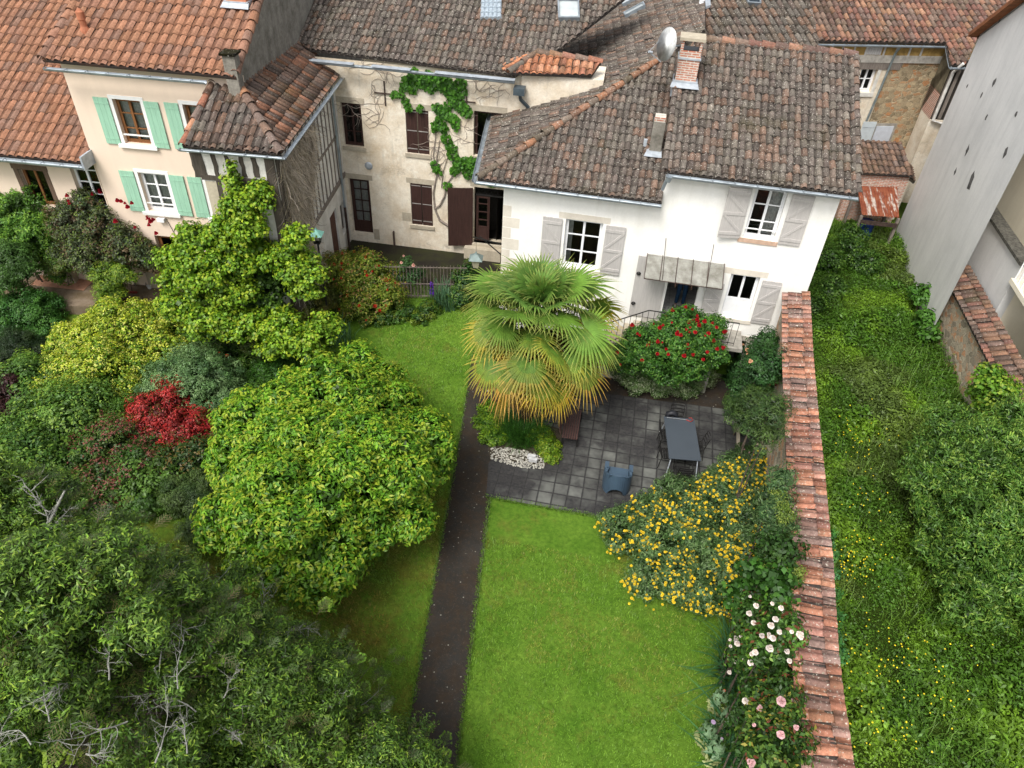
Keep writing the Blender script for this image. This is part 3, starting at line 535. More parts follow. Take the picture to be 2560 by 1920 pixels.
dgm = M(); dgm.box(FM, o6[0], o6[1], tz, tz+.05, -.2, -.12); 
for i in range(9):
    u = o6[0]+.08+(o6[1]-o6[0]-.16)*i/8; pts = [FM.P(u+.05*math.cos(t)*(1 if i % 2 else -1), tz+.19+.09*math.sin(t), -.14) for t in np.linspace(0, 5.2, 9)]; dgm.tube(pts, .008, 4)
dgm.build('fanlight_grille', MT['iron'], mh)
shutter(FM, o6[0]-.95, o6[0]-.03, o6[2]-.12, o6[3]-.02, mh, bw, o=.05, planks=7, ang=-14, hinge=1, name='door_leaf', label='dark brown plank door leaf standing open')
for o_ in (o1, o2, o3, o4, o5, o6): m = M(); m.box(FM, o_[0]-.14, o_[1]+.14, o_[3]+.003, o_[3]+.2, -.1, .005); m.build('lintel', MT['cutstone'], mh)
for o_ in (o1, o2, o3, o5): m = M(); m.box(FM, o_[0]-.06, o_[1]+.06, o_[2]-.13, o_[2]-.003, -.1, .05); m.build('window_sill', MT['cutstone'], mh)
for u, z, w_, h_ in ((o4[1]+.02, 1.0, .22, .45), (o5[0]-.36, 1.95, .34, .35)): m = M(); m.box(FM, u, u+w_, z, z+h_, -.05, .004); m.build('bare_stone', MT['cutstone'], mh)
for (x, y) in ((1382, 572), (1885, 622)):
    u, z = FM.uv(C('c2', x, y)); m = M(); m.box(FM, u-.02, u+.02, z-.42, z+.4, .01, .04); m.box(FM, u-.36, u+.3, z-.02, z+.02, .03, .06); m.build('wall_anchor', MT['rust'], mh)
u, z = FM.uv(C('c2', 1283, 1018)); m = M(); m.lathe(FM.P(u, z, 0), [(.14, 0), (.15, .02), (.10, .05), (.03, .06)], 12, FM.n); m.build('wall_disc', MT['lead'], mh)
u, z = FM.uv(C('c2', 1438, 1440)); m = M(); m.tube([FM.P(u, ZC, .06), FM.P(u, 1.45, .06)], .035, 8); m.tube([FM.P(u, 1.4, .06), FM.P(u+.0, 1.46, .0)], .03, 6); m.build('pipe_stub', MT['rust'], mh)
RM = roof_plane(FM, .4, 7.66, .42)
mp = [RM.px(*p) for p in ((600, 58), (665, 106), (1112, 163), (1215, 102), (1345, 0), (1402, -50), (606, -50))]
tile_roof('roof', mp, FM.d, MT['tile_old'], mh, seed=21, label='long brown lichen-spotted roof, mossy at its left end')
a, b = FM.uv((665, 112), .46), FM.uv((1112, 172), .46); gutter(FM.P(a[0], 7.62, .47), FM.P(b[0], 7.60, .47), mh)
m = M()
for k, (s, e) in enumerate(((a[0], a[0]+1.5), (a[0]+2.1, a[0]+3.4), (a[0]+4.2, b[0]))): m.box(FM, s, e, 7.64, 7.655, .32, .56)
m.build('flashing', MT['lead'], mh)
vl = [A_.px(*p)+np.array([0, 0, .12]) for p in ((1196, 116), (1225, 92), (1262, 66), (1300, 34), (1345, -2), (1400, -50))]
m = M()
for s, e in zip(vl, vl[1:]): d = (e-s)/np.linalg.norm(e-s); sd_ = np.cross(d, (0, 0, 1))*.13; m.quad(s-sd_, s+sd_, e+sd_, e-sd_)
m.build('valley_flashing', MT['lead'], wh)
skylight(RM, [(1206, 46), (1252, 46), (1250, 5), (1204, 5)], mh, SKY, label='closed grey framed roof window')
gt = plain('glass_tile', (.36, .42, .47), .3, .35, 14, 0, .5); sp = [RM.px(*p)+RM.N*.085 for p in ((1038, 43), (1083, 43), (1083, 1), (1040, 1))]
m = M()
for i in range(5):
    for j in range(4):
        c = lambda s, t: (sp[0]*(1-s)+sp[1]*s)*(1-t)+(sp[3]*(1-s)+sp[2]*s)*t
        pts = [c((i+.5)/5, j/4), c((i+.5)/5, (j+1.05)/4)]; m.tube([pts[0]-RM.N*.04, pts[1]-RM.N*.065], [.085, .072], 10)
m.build('glass_tiles', gt, mh)
# the small orange roofed dormer at the end of the long roof
m = M(); uL, _ = FM.uv((1127, 190)); uR, _ = FM.uv((1275, 190)); m.box(FM, uL, uR+.4, 6.5, 7.78, -1.3, .12); dm = m.build('dormer_wall', MT['old_cream'], mh)
dz = 7.86; RO = roof_plane(FM, .35, dz, .5); ro = [RO.px(*p) for p in ((1098, 157), (1278, 163), (1299, 133), (1160, 113))]; tile_roof('dormer_roof', ro, FM.d, MT['tile_mid'], mh, ORANGE, seed=31, pitch=.22, length=.33)
lp = [ro[0], RO.px(1160, 113), RO.px(1160, 113)+np.array([-1.2, .15, -.42]), ro[0]+np.array([-.38, .55, -.02])]; tile_roof('dormer_roof', lp[:2]+[lp[2], lp[3]], (ro[0]-lp[3]), MT['tile_mid'], mh, ORANGE, seed=32, pitch=.22)
ridge('hip_tile', [ro[0], RO.px(1160, 113)], MT['tile_mid'], mh, ORANGE+OLD, r=.11); ridge('ridge_tile', [RO.px(1160, 113), RO.px(1299, 133)], MT['tile_mid'], mh, ORANGE+OLDRED, r=.11, length=.36)
m = M(); f1_, f2_ = A_.px(*C('c3', 430, 785))+np.array([0, 0, .08]), A_.px(*C('c3', 1110, 515))+np.array([0, 0, .08]); d = (f2_-f1_)/np.linalg.norm(f2_-f1_); s_ = np.cross(d, (0, 0, 1)); m.prism([f1_-s_*.14, f1_+s_*.1, f2_+s_*.1, f2_-s_*.14], (0, 0, .05)); m.build('flashing', MT['lead'], mh)
m = M(); e = FM.P(b[0]+.1, 7.5, .47); m.box(FM, b[0]-.02, b[0]+.34, 7.2, 7.42, .2, .56); m.tube([FM.P(b[0]+.15, 7.3, .4), FM.P(b[0]+.2, 7.0, .3), FM.P(b[0]+.45, 6.7, .12)], .06); m.build('rain_hopper', plain('dark_zinc', (.10, .13, .15), .4, .3, 4, .4), mh)

# ================= timber framed house =================
K = V(607, 333, 7.1); K0 = V(393, 315, 7.1); Kb = V(743, 150, 7.1); Kb[1] = min(Kb[1], 25.6)
FT = Frame(-9.62, 18.86, -1.5); TW = 2.13; FR = Frame(*FT.P(TW, 0)[:2], 89.3); TLn = 6.25
th_ = thing('timber_house', 'half-timbered house end with whitewashed panels, dead vines and a mossy tile roof', 'house', FT.P(1, .8))
zf = 7.0; dsm = FR.uv(C('c2', 1040, 1230))[0]; print('timber', K, K0, Kb, 'door u', dsm)
df = pxwin(FR, *q('c2', 1028, 1225, 1058, 1215, 1065, 1520, 1095, 1510)); ws = pxwin(FR, *q('c2', 1100, 1235, 1130, 1215, 1125, 1430, 1155, 1400)); ws2 = pxwin(FR, *q('c2', 945, 960, 965, 930, 965, 1100, 985, 1080))
print('side openings', df, ws, ws2); df = (df[0], df[0]+.8, .85, 2.95); ws = (ws[0], ws[0]+.62, 1.55, 2.75)
wall('wall', FT, 0, TW, .5, zf, [], MT['timber_infill'], th_); wall('side_wall', FR, 0, TLn, .5, zf, [df, ws], MT['timber_infill'], th_)
m = M(); m.box(FR, df[0], df[1], df[2], df[3], -.14, -.08); 
for i in range(4): m.box(FR, df[0]+i*.2+.01, df[0]+i*.2+.19, df[2], df[3], -.08, -.065)
m.build('door', plain('red_brown_door', (.11, .05, .035), .7, .3), th_)
window(FR, *ws, th_, MT['old_timber'], 1, 2, label='small deep window with a timber frame')
def beam(fr, pts, w_, parent, mat=None, o=.03, seed=0):
    rs = random.Random(seed); m = M(); n = 5; P_ = []
    for i in range(n+1):
        f_ = i/n; u = pts[0][0]*(1-f_)+pts[1][0]*f_; z = pts[0][1]*(1-f_)+pts[1][1]*f_; d = np.array([pts[1][0]-pts[0][0], pts[1][1]-pts[0][1]]); d = d/np.linalg.norm(d); nn = np.array([-d[1], d[0]])*w_/2*rs.uniform(.8, 1.15); k = rs.uniform(-.02, .02); P_.append(((u+nn[0]+k, z+nn[1]), (u-nn[0]+k, z-nn[1])))
    for (a, b), (c, e) in zip(P_, P_[1:]): m.hexa([fr.P(*a, -.05), fr.P(*b, -.05), fr.P(*b, o), fr.P(*a, o), fr.P(*c, -.05), fr.P(*e, -.05), fr.P(*e, o), fr.P(*c, o)])
    m.build('beam', mat or MT['beam'], parent)
xs = [(215, .34), (318, .12), (400, .11), (487, .12), (565, .15)]
for i, (x, w_) in enumerate(xs):
    u, _ = FT.uv(C('c2', x, 930)); zb = FT.uv(C('c2', x, 1085))[1]; beam(FT, [(u, zf-.05), (u+.03, zb)], w_, th_, seed=i)
u, zb = FT.uv(C('c2', 260, 1085)); beam(FT, [(u, zb), (TW-.1, zb-.02)], .15, th_, o=.045, seed=9); beam(FT, [(TW-.13, zf), (TW-.13, 1.6)], .26, th_, o=.06, seed=10); beam(FT, [(u+.45, zb-.05), (u+.5, 3.2)], .14, th_, seed=12)
m = M(); m.box(FT, 0.02, .62, 1.2, zb-.12, .0, .02); m.build('stone_pier', MT['cutstone'], th_)
zs = FR.uv(C('c2', 1120, 1085))[1]; print('sill', zs)
beam(FR, [(0, zs), (TLn, zs)], .16, th_, MT['old_timber'], o=.05, seed=13); beam(FR, [(.13, zf), (.13, 1.6)], .22, th_, o=.07, seed=14); beam(FR, [(.2, zs+.9), (1.3, zf-.2)], .12, th_, o=.045, seed=15)
for i in range(15): u = .5+i*.385; beam(FR, [(u, zs+.08), (u, zf-.05)], .075, th_, MT['old_timber'], o=.025, seed=20+i)
beam(FR, [(2.6, zs+1.6), (5.9, zs+1.6)], .08, th_, MT['old_timber'], o=.03, seed=40)
Pk = V(482, 130, 8.5); N1 = np.cross(K-K0, Pk-K0); PF = Plane(K0, N1 if N1[2] > 0 else -N1); N2 = np.cross(K-Pk, Kb-Pk); PR = Plane(K, N2 if N2[2] > 0 else -N2)
tile_roof('roof', [K0, K, Pk], K-K0, MT['tile_mid'], th_, MID+OLD, seed=41, pitch=.235, length=.36, amp=.07, label='front slope with big mossy tiles')
tile_roof('roof', [K, PR.px(743, 150), PR.px(668, 106), PR.px(604, 55), Pk], Kb-K, MT['tile_mid'], th_, MID+[(.24, .12, .075), (.28, .14, .09)], seed=42, pitch=.215, length=.40)
ridge('hip_tile', [K, Pk], MT['tile_mid'], th_, MID+[(.40, .2, .11)], r=.12, length=.38); ridge('verge_tile', [K0, Pk], MT['tile_mid'], th_, MID+ORANGE, r=.1)
gutter(K0+np.array([-.05, -.09, -.06]), K+np.array([.1, -.09, -.06]), th_, .06); gutter(K+np.array([.1, -.1, -.06]), Kb+np.array([.1, -.3, -.06]), th_, .06)
cb = V(503, 178, 8.3); F = Frame(cb[0], cb[1], -2); m = M(); m.box(F, -.17, .17, 7.6, 9.0, -.32, 0); c_ = m.build('chimney', MT['party'], th_, label='stubby grey chimney at the peak'); m = M(); m.box(F, -.22, .22, 9.0, 9.06, -.38, .06); m.build('cap', MT['tile_mid'], c_)
u, _ = FR.uv(C('c2', 1045, 640)); m = M(); m.tube([FR.P(TLn-.75, 7.0, .1), FR.P(TLn-.75, 2.6, .1)], .045, 8); m.build('downpipe', MT['zinc'], th_); m = M(); m.tube([FR.P(TLn-.75, 2.6, .1), FR.P(TLn-.75, .9, .1)], .05, 8); m.build('downpipe', MT['rust'], th_)
# ================= pink cream house with green shutters =================
g0 = V(194, 604, .95); FC = Frame(g0[0], g0[1], -2.5); u0c = FC.uv((160, 225))[0]; uRc = FC.uv((500, 200))[0]+.3
pk_ = thing('cream_house', 'tall pinkish cream house with mint green shutters and a clean red tile roof', 'house', FC.P(1, .9))
a1 = pxwin(FC, *q('c1', 875, 778, 1100, 798, 1000, 1135, 1205, 1150)); dx = FC.uv(C('c1', 1437, 815))[0]-a1[0]; a2 = (a1[0]+dx, a1[1]+dx-.05, a1[2]+.02, a1[3]+.02)
a3 = pxwin(FC, *q('d1', 940, 222, 1142, 238, 1040, 492, 1212, 505)); a4 = pxwin(FC, *q('d1', 1108, 775, 1200, 780, 1150, 960, 1230, 965)); a4 = (a4[0], a4[0]+.9, .97, 3.0); a6 = pxwin(FC, *q('d1', 560, 800, 610, 805, 625, 965, 660, 965)); a6 = (a6[0]-.25, a6[0]+.45, .97, 3.0)
a5 = (a3[0]+dx+.05, a3[1]+dx, a3[2], a3[3])
print('cream', a1, a2, a3, a4, a6)
ec = FC.uv((92, 132), .45); print('cream eave', ec, FC.uv((440, 158), .45)); ze = 8.42
wall('wall', FC, u0c, uRc, .6, ze-.1, [a1, a2, a3, a4, a5, a6], MT['cream'], pk_)
wp = plain('white_surround', (.78, .78, .76), .7, .05); gr = MT['green_paint']
for w_ in (a1, a2, a3, a5):
    m = M(); b = .11; m.box(FC, w_[0]-b, w_[0]-.002, w_[2], w_[3], -.12, .012); m.box(FC, w_[1]+.002, w_[1]+b, w_[2], w_[3], -.12, .012); m.box(FC, w_[0]-b, w_[1]+b, w_[3]+.002, w_[3]+b, -.12, .014); m.build('surround', wp, pk_)
    m = M(); m.box(FC, w_[0]-.18, w_[1]+.18, w_[2]-.10, w_[2]-.002, -.14, .10); m.build('window_sill', wp, pk_)
    brown = w_ in (a1, a2); window(FC, *w_, pk_, MT['mid_wood'] if brown else MT['white_paint'], 2, 3, curtain=[(.08, .92)], mid=None, w=.06)
    m = M(); m.box(FC, w_[0], w_[1], w_[2]+.25, w_[2]+.29, -.05, -.02); m.build('window_rail', wp, pk_)
    wd = (w_[1]-w_[0])*.52
    shutter(FC, w_[0]-.13-wd, w_[0]-.12, w_[2]-.03, w_[3]+.02, pk_, gr, o=.02, planks=3, straps=(.12, .88), strap_mat=gr)
    if w_ is not a5: shutter(FC, w_[1]+.12, w_[1]+.13+wd, w_[2]-.03, w_[3]+.02, pk_, gr, o=.02, planks=3, straps=(.12, .88), strap_mat=gr)
for w_ in (a4, a6):
    window(FC, *w_, pk_, MT['mid_wood'] if w_ is a4 else MT['brown_wood'], 1, 3, solid=.5, w=.1, name='door')
u, z = FC.uv(C('d1', 1120, 540)); m = M(); m.box(FC, u-.12, u+.12, z-.08, z+.03, .0, .14); m.build('outdoor_lamp', MT['white_paint'], pk_)
m = M(); m.tube([FC.P(u+.15, z, .02), FC.P(u+.28, z-.5, .02), FC.P(u+.3, z-1.6, .02)], .009, 4); m.build('cable', MT['iron'], pk_)
RU = roof_plane(FC, .45, ze, .46)
tile_roof('roof', [RU.px(*p) for p in ((90, 128), (508, 166), (520, 120), (577, -50), (197, -50))], FC.d, MT['tile_new'], pk_, NEW, pitch=.27, length=.40, amp=.06, seed=51, jit=.4)
a, b = FC.uv((92, 133), .52), FC.uv((441, 162), .52); gutter(FC.P(a[0], ze-.07, .53), FC.P(b[0], ze-.07, .53), pk_, .08)
ridge('verge_tile', [RU.px(90, 128), RU.px(197, -50)], MT['tile_new'], pk_, NEW, r=.13, length=.38); ridge('verge_tile', [RU.px(508, 160), RU.px(577, -50)], MT['tile_new'], pk_, NEW, r=.13, length=.38)
vb = RU.px(184, 66); m = M(); m.lathe(vb-np.array([0, 0, .1]), [(.16, 0), (.14, .12), (.09, .22), (.09, .38), (.11, .4), (.11, .6), (.03, .68)], 12); m.build('vent_pipe', plain('terracotta', (.40, .15, .08), .8), pk_)
F = Frame(*RU.px(512, 16)[:2], -3); zz = RU.px(512, 16)[2]; m = M(); m.box(F, -.3, .3, zz-.3, zz+1.2, -.6, 0); c_ = m.build('chimney', plain('orange_render', (.55, .22, .12), .9), pk_, label='chimney with zinc flashing at its foot'); m = M(); m.box(F, -.36, .36, zz-.2, zz+.16, -.66, .05); m.quad(F.P(-.42, zz+.02, .2), F.P(.42, zz+.02, .2), F.P(.38, zz+.14, .02), F.P(-.38, zz+.14, .02)); m.build('flashing', MT['lead'], c_)
FP = Frame(*FC.P(uRc-.02, 0)[:2], 87.5); bb = [RU.at(*FP.P(u, 0)[:2])[2] for u in (0, 12)]
m = M(); m.add([FP.P(0, .6, 0), FP.P(12, .6, 0), FP.P(12, bb[1]-.08, 0), FP.P(0, bb[0]-.08, 0)], [(0, 1, 2, 3)]); m.build('side_wall', MT['party'], pk_)
# lower wing on the left
lw = thing('low_cream_house', 'lower cream house wing with a long clean red roof, left of the green shutters', 'house', FC.P(-4, .9))
zl = 5.60; l1 = pxwin(FC, *q('c1', 130, 1330, 340, 1345, 215, 1480, 400, 1490)); l1 = (l1[0], l1[1], l1[3]-1.25, l1[3]); l2 = pxwin(FC, *q('c1', 520, 1252, 655, 1262, 640, 1560, 750, 1560)); l2 = (l2[0], u0c-.03, l2[3]-2.0, l2[3]); print('low', l1, l2)
l3 = (l1[0]+.9, l1[0]+1.8, 1.0, 3.05)
wall('wall', FC, -14, u0c, .6, zl-.08, [l1, l2], MT['cream'], lw, o=.02)
m = M(); m.box(FC, l1[0]-.18, l1[1]+.16, l1[3], l1[3]+.16, -.1, .05); m.box(FC, l1[0]-.15, l1[0], l1[2], l1[3], -.1, .04); m.box(FC, l1[1], l1[1]+.14, l1[2], l1[3], -.1, .04); m.build('lintel', wood_mat('timber_lintel', (.13, .085, .06)), lw)
window(FC, *l1, lw, MT['mid_wood'], 2, 1, w=.06); window(FC, *l2, lw, MT['white_paint'], 2, 5, w=.05)
RL = roof_plane(FC, .5, zl, .46); e0, e1 = RL.at(*FC.P(-14, 0, .5)[:2]), RL.at(*FC.P(u0c+.02, 0, .5)[:2]); f0, f1_ = RL.at(*FC.P(-14, 0, -9)[:2]), RL.at(*FC.P(u0c+.02, 0, -9)[:2])
tile_roof('roof', [e0, e1, f1_, f0], FC.d, MT['tile_new'], lw, NEW, pitch=.27, length=.40, amp=.06, seed=52, jit=.4)
gutter(e0+np.array([0, -.1, -.08]), e1+np.array([.0, -.1, -.08]), lw, .09); m = M(); m.box(FC, -14, u0c, zl-.16, zl-.1, .1, .46); m.box(FC, u0c+.0, u0c+.06, zl-.22, zl+.2, -.25, .58); m.build('gutter_box', MT['lead'], lw)
# ================= back roofs =================
bh = thing('rear_house', 'house behind with a dark lichened tile roof above the white house ridge', 'house', (9, 33, 1))
pc0, pc1 = V(1500, 118, 7.9), V(1768, 112, 7.6); RC_ = Plane(pc0, np.cross(pc1-pc0, np.array([.1, 1, .42]))); 
tile_roof('roof', [RC_.px(*p) for p in ((1500, 125), (1772, 118), (1738, -50), (1500, -50))], pc1-pc0, MT['tile_old'], bh, [(.13, .10, .085), (.11, .09, .075), (.15, .12, .095), (.17, .11, .08), (.12, .105, .09)], pitch=.27, length=.42, amp=.08, seed=61)
m = M(); F = Frame(pc0[0], pc0[1], 1); m.box(F, 0, 5.8, .5, 7.2, -2, -.5); m.build('wall', MT['old_cream'], bh)
skylight(RC_, [(1612, 12), (1640, 14), (1638, -14), (1610, -14)], bh, plain('dark_glass', (.02, .03, .04), .1), f=.05)
m = M(); a = A_.px(1508, 24); m.prism([RC_.px(1514, 30)+(0, 0, .1), RC_.px(1533, 22)+(0, 0, .1), RC_.px(1526, -40)+(0, 0, .2), RC_.px(1505, -40)+(0, 0, .2)], (0, 0, .08)); m.build('flashing', MT['lead'], bh); m = M(); m.lathe(RC_.px(1512, 24)+(0, 0, .1), [(.09, 0), (.09, .25), (.1, .26)], 10); m.build('vent_pipe', MT['white_paint'], bh)
# ================= stone house at the back right =================
FS = Frame(10.1, 31.45, 9.6); sh = thing('stone_house', 'old stone house at the back with ochre panels under its red tiled eave', 'house', FS.P(3, 1))
sw = pxwin(FS, *q('c4', 925, 525, 1062, 530, 880, 728, 1000, 730)); print('stone window', sw); ez = 7.55
uS = FS.uv(C('c4', 1480, 700))[0]; uPl = FS.uv(C('c4', 1110, 620))[0]
wall('wall', FS, -2, uPl, .5, ez-.1, [sw], MT['old_cream'], sh, label if False else .3)
wall('wall', FS, uPl, uS+2.6, .5, ez-.1, [], MT['rubble_brown'], sh)
window(FS, *sw, sh, MT['white_paint'], 2, 2, w=.07); m = M(); m.box(FS, sw[0]-.2, sw[1]+.14, sw[2]-.16, sw[2]-.003, -.1, .06); m.box(FS, sw[1]+.003, sw[1]+.14, sw[2], sw[3]+.1, -.1, .03); m.build('window_sill', plain('white_board', (.62, .60, .55), .8, .2), sh)
zb = FS.uv(C('c4', 1100, 435))[1]; oc = plain('ochre_panel', (.34, .22, .07), .9, .4, 5); m = M(); m.box(FS, -1, uS, zb, ez-.12, .0, .03); m.build('ochre_panels', oc, sh)
m = M(); m.box(FS, -1, uS, zb-.28, zb, .0, .06); m.build('beam', plain('pale_beam', (.46, .43, .38), .9, .35, 5), sh)
m = M(); m.box(FS, -1, uPl+.5, zb-.55, zb-.283, .0, .04); m.build('beam', MT['old_timber'], sh)
for i, x in enumerate((690, 775, 870, 965, 1110, 1205, 1310, 1405)):
    u = FS.uv(C('c4', x, 390))[0]; m = M(); m.box(FS, u-.035, u+.035, zb, ez-.12, .03, .055); m.build('post', plain('grey_post', (.45, .44, .42), .8), sh)
u = FS.uv(C('c4', 1030, 390))[0]; m = M(); m.box(FS, u-.3, u+.3, zb+.02, ez-.15, .03, .05); m.build('panel', wood_mat('grey_boards', (.40, .39, .38)), sh)
m = M(); pa = FS.uv(C('c4', 1195, 400)); pb = FS.uv(C('c4', 1060, 720)); pd = FS.uv(C('c4', 960, 950)); m.tube([FS.P(pa[0], ez-.1, .3), FS.P(pa[0]-.02, ez-.45, .1), FS.P(pb[0], pb[1], .08), FS.P(pd[0], pd[1], .08)], .045, 7); m.build('downpipe', plain('aged_pipe', (.16, .19, .19), .6, .3), sh)
cw = pxwin(FS, *q('c4', 1045, 995, 1180, 995, 1005, 1110, 1140, 1112)); m = M(); m.box(FS, cw[0]-.12, cw[1]+.12, cw[2]-.12, cw[3]+.12, 0, .02); m.build('patch', plain('cement_patch', (.30, .28, .24), .9, .3), sh); m = M(); m.box(FS, *cw, .02, .05); m.build('hatch', plain('pale_hatch', (.50, .53, .58), .5, .1), sh)
cw = FS.uv(C('c4', 940, 1090)); shutter(FS, cw[0]-.3, cw[0]+.3, cw[1]-.8, cw[1]+.75, sh, plain('pale_blue_shutter', (.50, .55, .57), .6, .1), o=.1, planks=4, straps=(.15, .85), strap_mat=MT['lead'])
RS = roof_plane(FS, .35, ez+.02, .40)
tile_roof('roof', [RS.px(*p) for p in ((1768, 88), (2044, 93), (2115, 70), (2240, -50), (1730, -50))], FS.d, MT['tile_mid'], sh, OLDRED, pitch=.24, length=.37, amp=.075, seed=71)
tile_roof('roof', [RS.px(*p) for p in ((2042, 92), (2054, 140), (2084, 140), (2117, 68))], FS.d, MT['tile_mid'], sh, OLDRED, pitch=.24, length=.37, amp=.075, seed=72)
a = RS.px(1769, 90); b = RS.px(2044, 95); gutter(a+np.array([0, -.09, -.07]), b+np.array([0, -.09, -.07]), sh, .07)
c0 = RS.px(2054, 141); c1 = RS.px(2086, 141); gutter(c0+np.array([0, -.09, -.07]), c1+np.array([.2, -.05, -.07]), sh, .07); gutter(b+np.array([0, -.09, -.07]), c0+np.array([0, 0, -.07]), sh, .06)
Fg = Frame(b[0]+.2, b[1]+.3, math.degrees(math.atan2(c0[1]-b[1], c0[0]-b[0]))); LW = float(np.hypot(*(b-c0)[:2])); P = Fg.P
m = M(); m.quad(P(0, .8), P(LW, .8), P(LW, 4.9), P(0, 4.9)); m.build('wing_wall', MT['old_cream'], sh); m = M(); m.quad(P(LW-1.5, 4.9), P(LW, 4.9), P(LW, 5.9), P(LW-1.5, 5.9)); m.build('brick_panel', MT['brick'], sh)
m = M(); m.add([P(0, 4.9), P(LW-1.5, 4.9), P(LW-1.5, 5.9), P(LW, 5.9), P(LW, 7.3), P(0, 7.3)], [(0, 1, 2, 3, 4, 5)]); m.build('grey_panel', plain('grey_cloth', (.20, .17, .11), .9, .5, 3), sh)
Ff = Frame(*P(LW, 0)[:2], -4); m = M(); m.box(Ff, 0, 2.4, .8, 4.9, -.2, 0); m.build('wing_wall', MT['old_cream'], sh); m = M(); m.box(Ff, .02, 2.4, 4.9, 7.2, -.2, -.05); m.build('dark_loft', MT['dark_room'], sh)
for i in range(9): m = M(); m.box(Ff, .05+i*.24, .17+i*.24, 4.95, 7.15, -.05, .0); m.build('slat', MT['old_timber'], sh)
m = M(); m.tube([Ff.P(.25, 7.2, .3), Ff.P(.1, 6.8, .1), Ff.P(.1, 4.9, .1), Ff.P(.7, 4.75, .1)], .06, 8); m.build('downpipe', plain('white_pipe', (.62, .6, .56), .5), sh)
# ================= grey gable house and the terrace house at the right =================
gA = V(1935, 500, 1.3); gB = V(2000, 725, 1.3); zA = zpy(gA, 73); ang = math.degrees(math.atan2(gB[1]-gA[1], gB[0]-gA[0])); LG = float(np.hypot(*(gA-gB)[:2])); FG = Frame(gA[0], gA[1], ang)
gh = thing('grey_house', 'tall blank grey rendered gable wall pocked with small holes', 'house', FG.P(LG/2, 1.3)); P = FG.P
ug, zg = FG.uv((2212, 2)); sl = (zg-zA)/ug; print('grey', gA, gB, zA, ug, zg); uB = FG.uv((2077, 574))[0]
m = M(); m.add([P(0, .5), P(uB+.3, .5), P(uB+.3, zA+sl*(uB+.3)), P(0, zA)], [(0, 1, 2, 3)]); m.quad(P(0, .5, -9), P(0, .5), P(0, zA), P(0, zA, -9)); m.build('gable_wall', MT['grey_render'], gh)
m = M(); m.bar(P(-.3, zA-.3*sl+.05, .1), P(uB+.3, zA+sl*(uB+.3)+.05, .1), .35, .14); m.build('verge', plain('brown_verge', (.27, .10, .04), .8, .4, 4), gh)
tile_roof('roof', [P(-.2, zA-.2*sl, 0), P(uB+.3, zA+sl*(uB+.3), 0), P(uB+.3, zA+sl*(uB+.3), -9), P(-.2, zA-.2*sl, -9)], FG.n, MT['tile_mid'], gh, OLDRED, seed=75)
rs = random.Random(5)
for (x, y, r) in ((1975, 655, .10), (1880, 745, .07), (1915, 925, .08), (1765, 1185, .13), (2065, 1205, .11), (1670, 1355, .09), (1795, 1430, .2), (2150, 900, .07), (1765, 680, .05), (2025, 150, .08), (780, 1890, .08)):
    u, z = FG.uv(C('c4', x, y)); m = M(); n = 9; r *= 1.5; pts = [P(u+r*.8*math.cos(t)*rs.uniform(.5, 1.1), z+r*math.sin(t)*rs.uniform(.6, 1.2), .004) for t in np.linspace(0, 2*math.pi, n, endpoint=False)]; m.add(pts+[P(u, z, .03)], [(i, (i+1) % n, n) for i in range(n)]); m.build('wall_hole', plain('hole', (.10, .095, .09), .95), gh)
w0, w1 = V(1999, 683, 1.3), V(2069, 846, 1.3); z0w, z1w = zpy(w0, 590), zpy(w1, 745); print('stone wall', w0, w1, z0w, z1w); an = math.degrees(math.atan2(w1[1]-w0[1], w1[0]-w0[0])); LWl = float(np.hypot(*(w0-w1)[:2]))
FWl = Frame(w0[0], w0[1], an); swl = thing('stone_wall', 'rubble stone wall with a mossy tile coping across the field', 'wall', FWl.P(0, 1.3)); zt = (z0w+z1w)/2; Ls = 14.
m = M(); m.box(FWl, -.1, Ls, .5, zt, -.45, 0); m.build('masonry', MT['rubble'], swl)
tile_roof('coping', [FWl.P(-.15, zt-.02, .12), FWl.P(Ls, zt-.02, .12), FWl.P(Ls, zt+.28, -.62), FWl.P(-.15, zt+.28, -.62)], FWl.d, MT['tile_mid'], swl, MID+OLDRED, pitch=.23, length=.40, amp=.07, seed=81)
th2 = thing('terrace_house', 'pale house with a raised terrace wall and a white balcony railing at the right edge', 'house', FWl.P(3, 1, -2))
ub, zcap = FWl.uv((2134, 460), -.72); uE = FWl.uv((2212, 586), -.72)[0]; zc2 = FWl.uv((2212, 586), -.72)[1]; print('terrace', ub, uE, zcap, zc2); zcap = (zcap+zc2)/2; uE -= .25
m = M(); m.box(FWl, ub-.6, uE, .6, zcap, -.97, -.72); m.build('terrace_wall', MT['grey_render'], th2); m = M(); m.box(FWl, ub-.6, uE+.03, zcap+.002, zcap+.1, -1.07, -.64); m.build('coping', plain('dark_mossy_coping', (.10, .095, .08), .95, .6, 12), th2)
m = M(); m.box(FWl, ub-3, uE+9, .6, 12.2, -5, -2.3); m.build('wall', MT['terrace_render'], th2); m = M(); m.box(FWl, uE-.3, uE-.002, .6, zcap-.002, -2.3, -.97); m.build('corner_wall', MT['terrace_render'], th2)
m = M(); m.tube([FWl.P(ub+.6, zcap, -2.22), FWl.P(ub+.6, 12, -2.22)], .07, 8); m.build('downpipe', MT['zinc'], th2)
m = M(); m.box(FWl, uE+.002, uE+4.5, 4.3, 4.45, -2.3, -.62); bl = m.build('balcony', MT['terrace_render'], th2)
for i in range(16): m = M(); u = uE+.05+i*.26; m.box(FWl, u, u+.03, 4.46, 5.3, -.72, -.69); m.build('railing_bar', MT['white_paint'], th2)
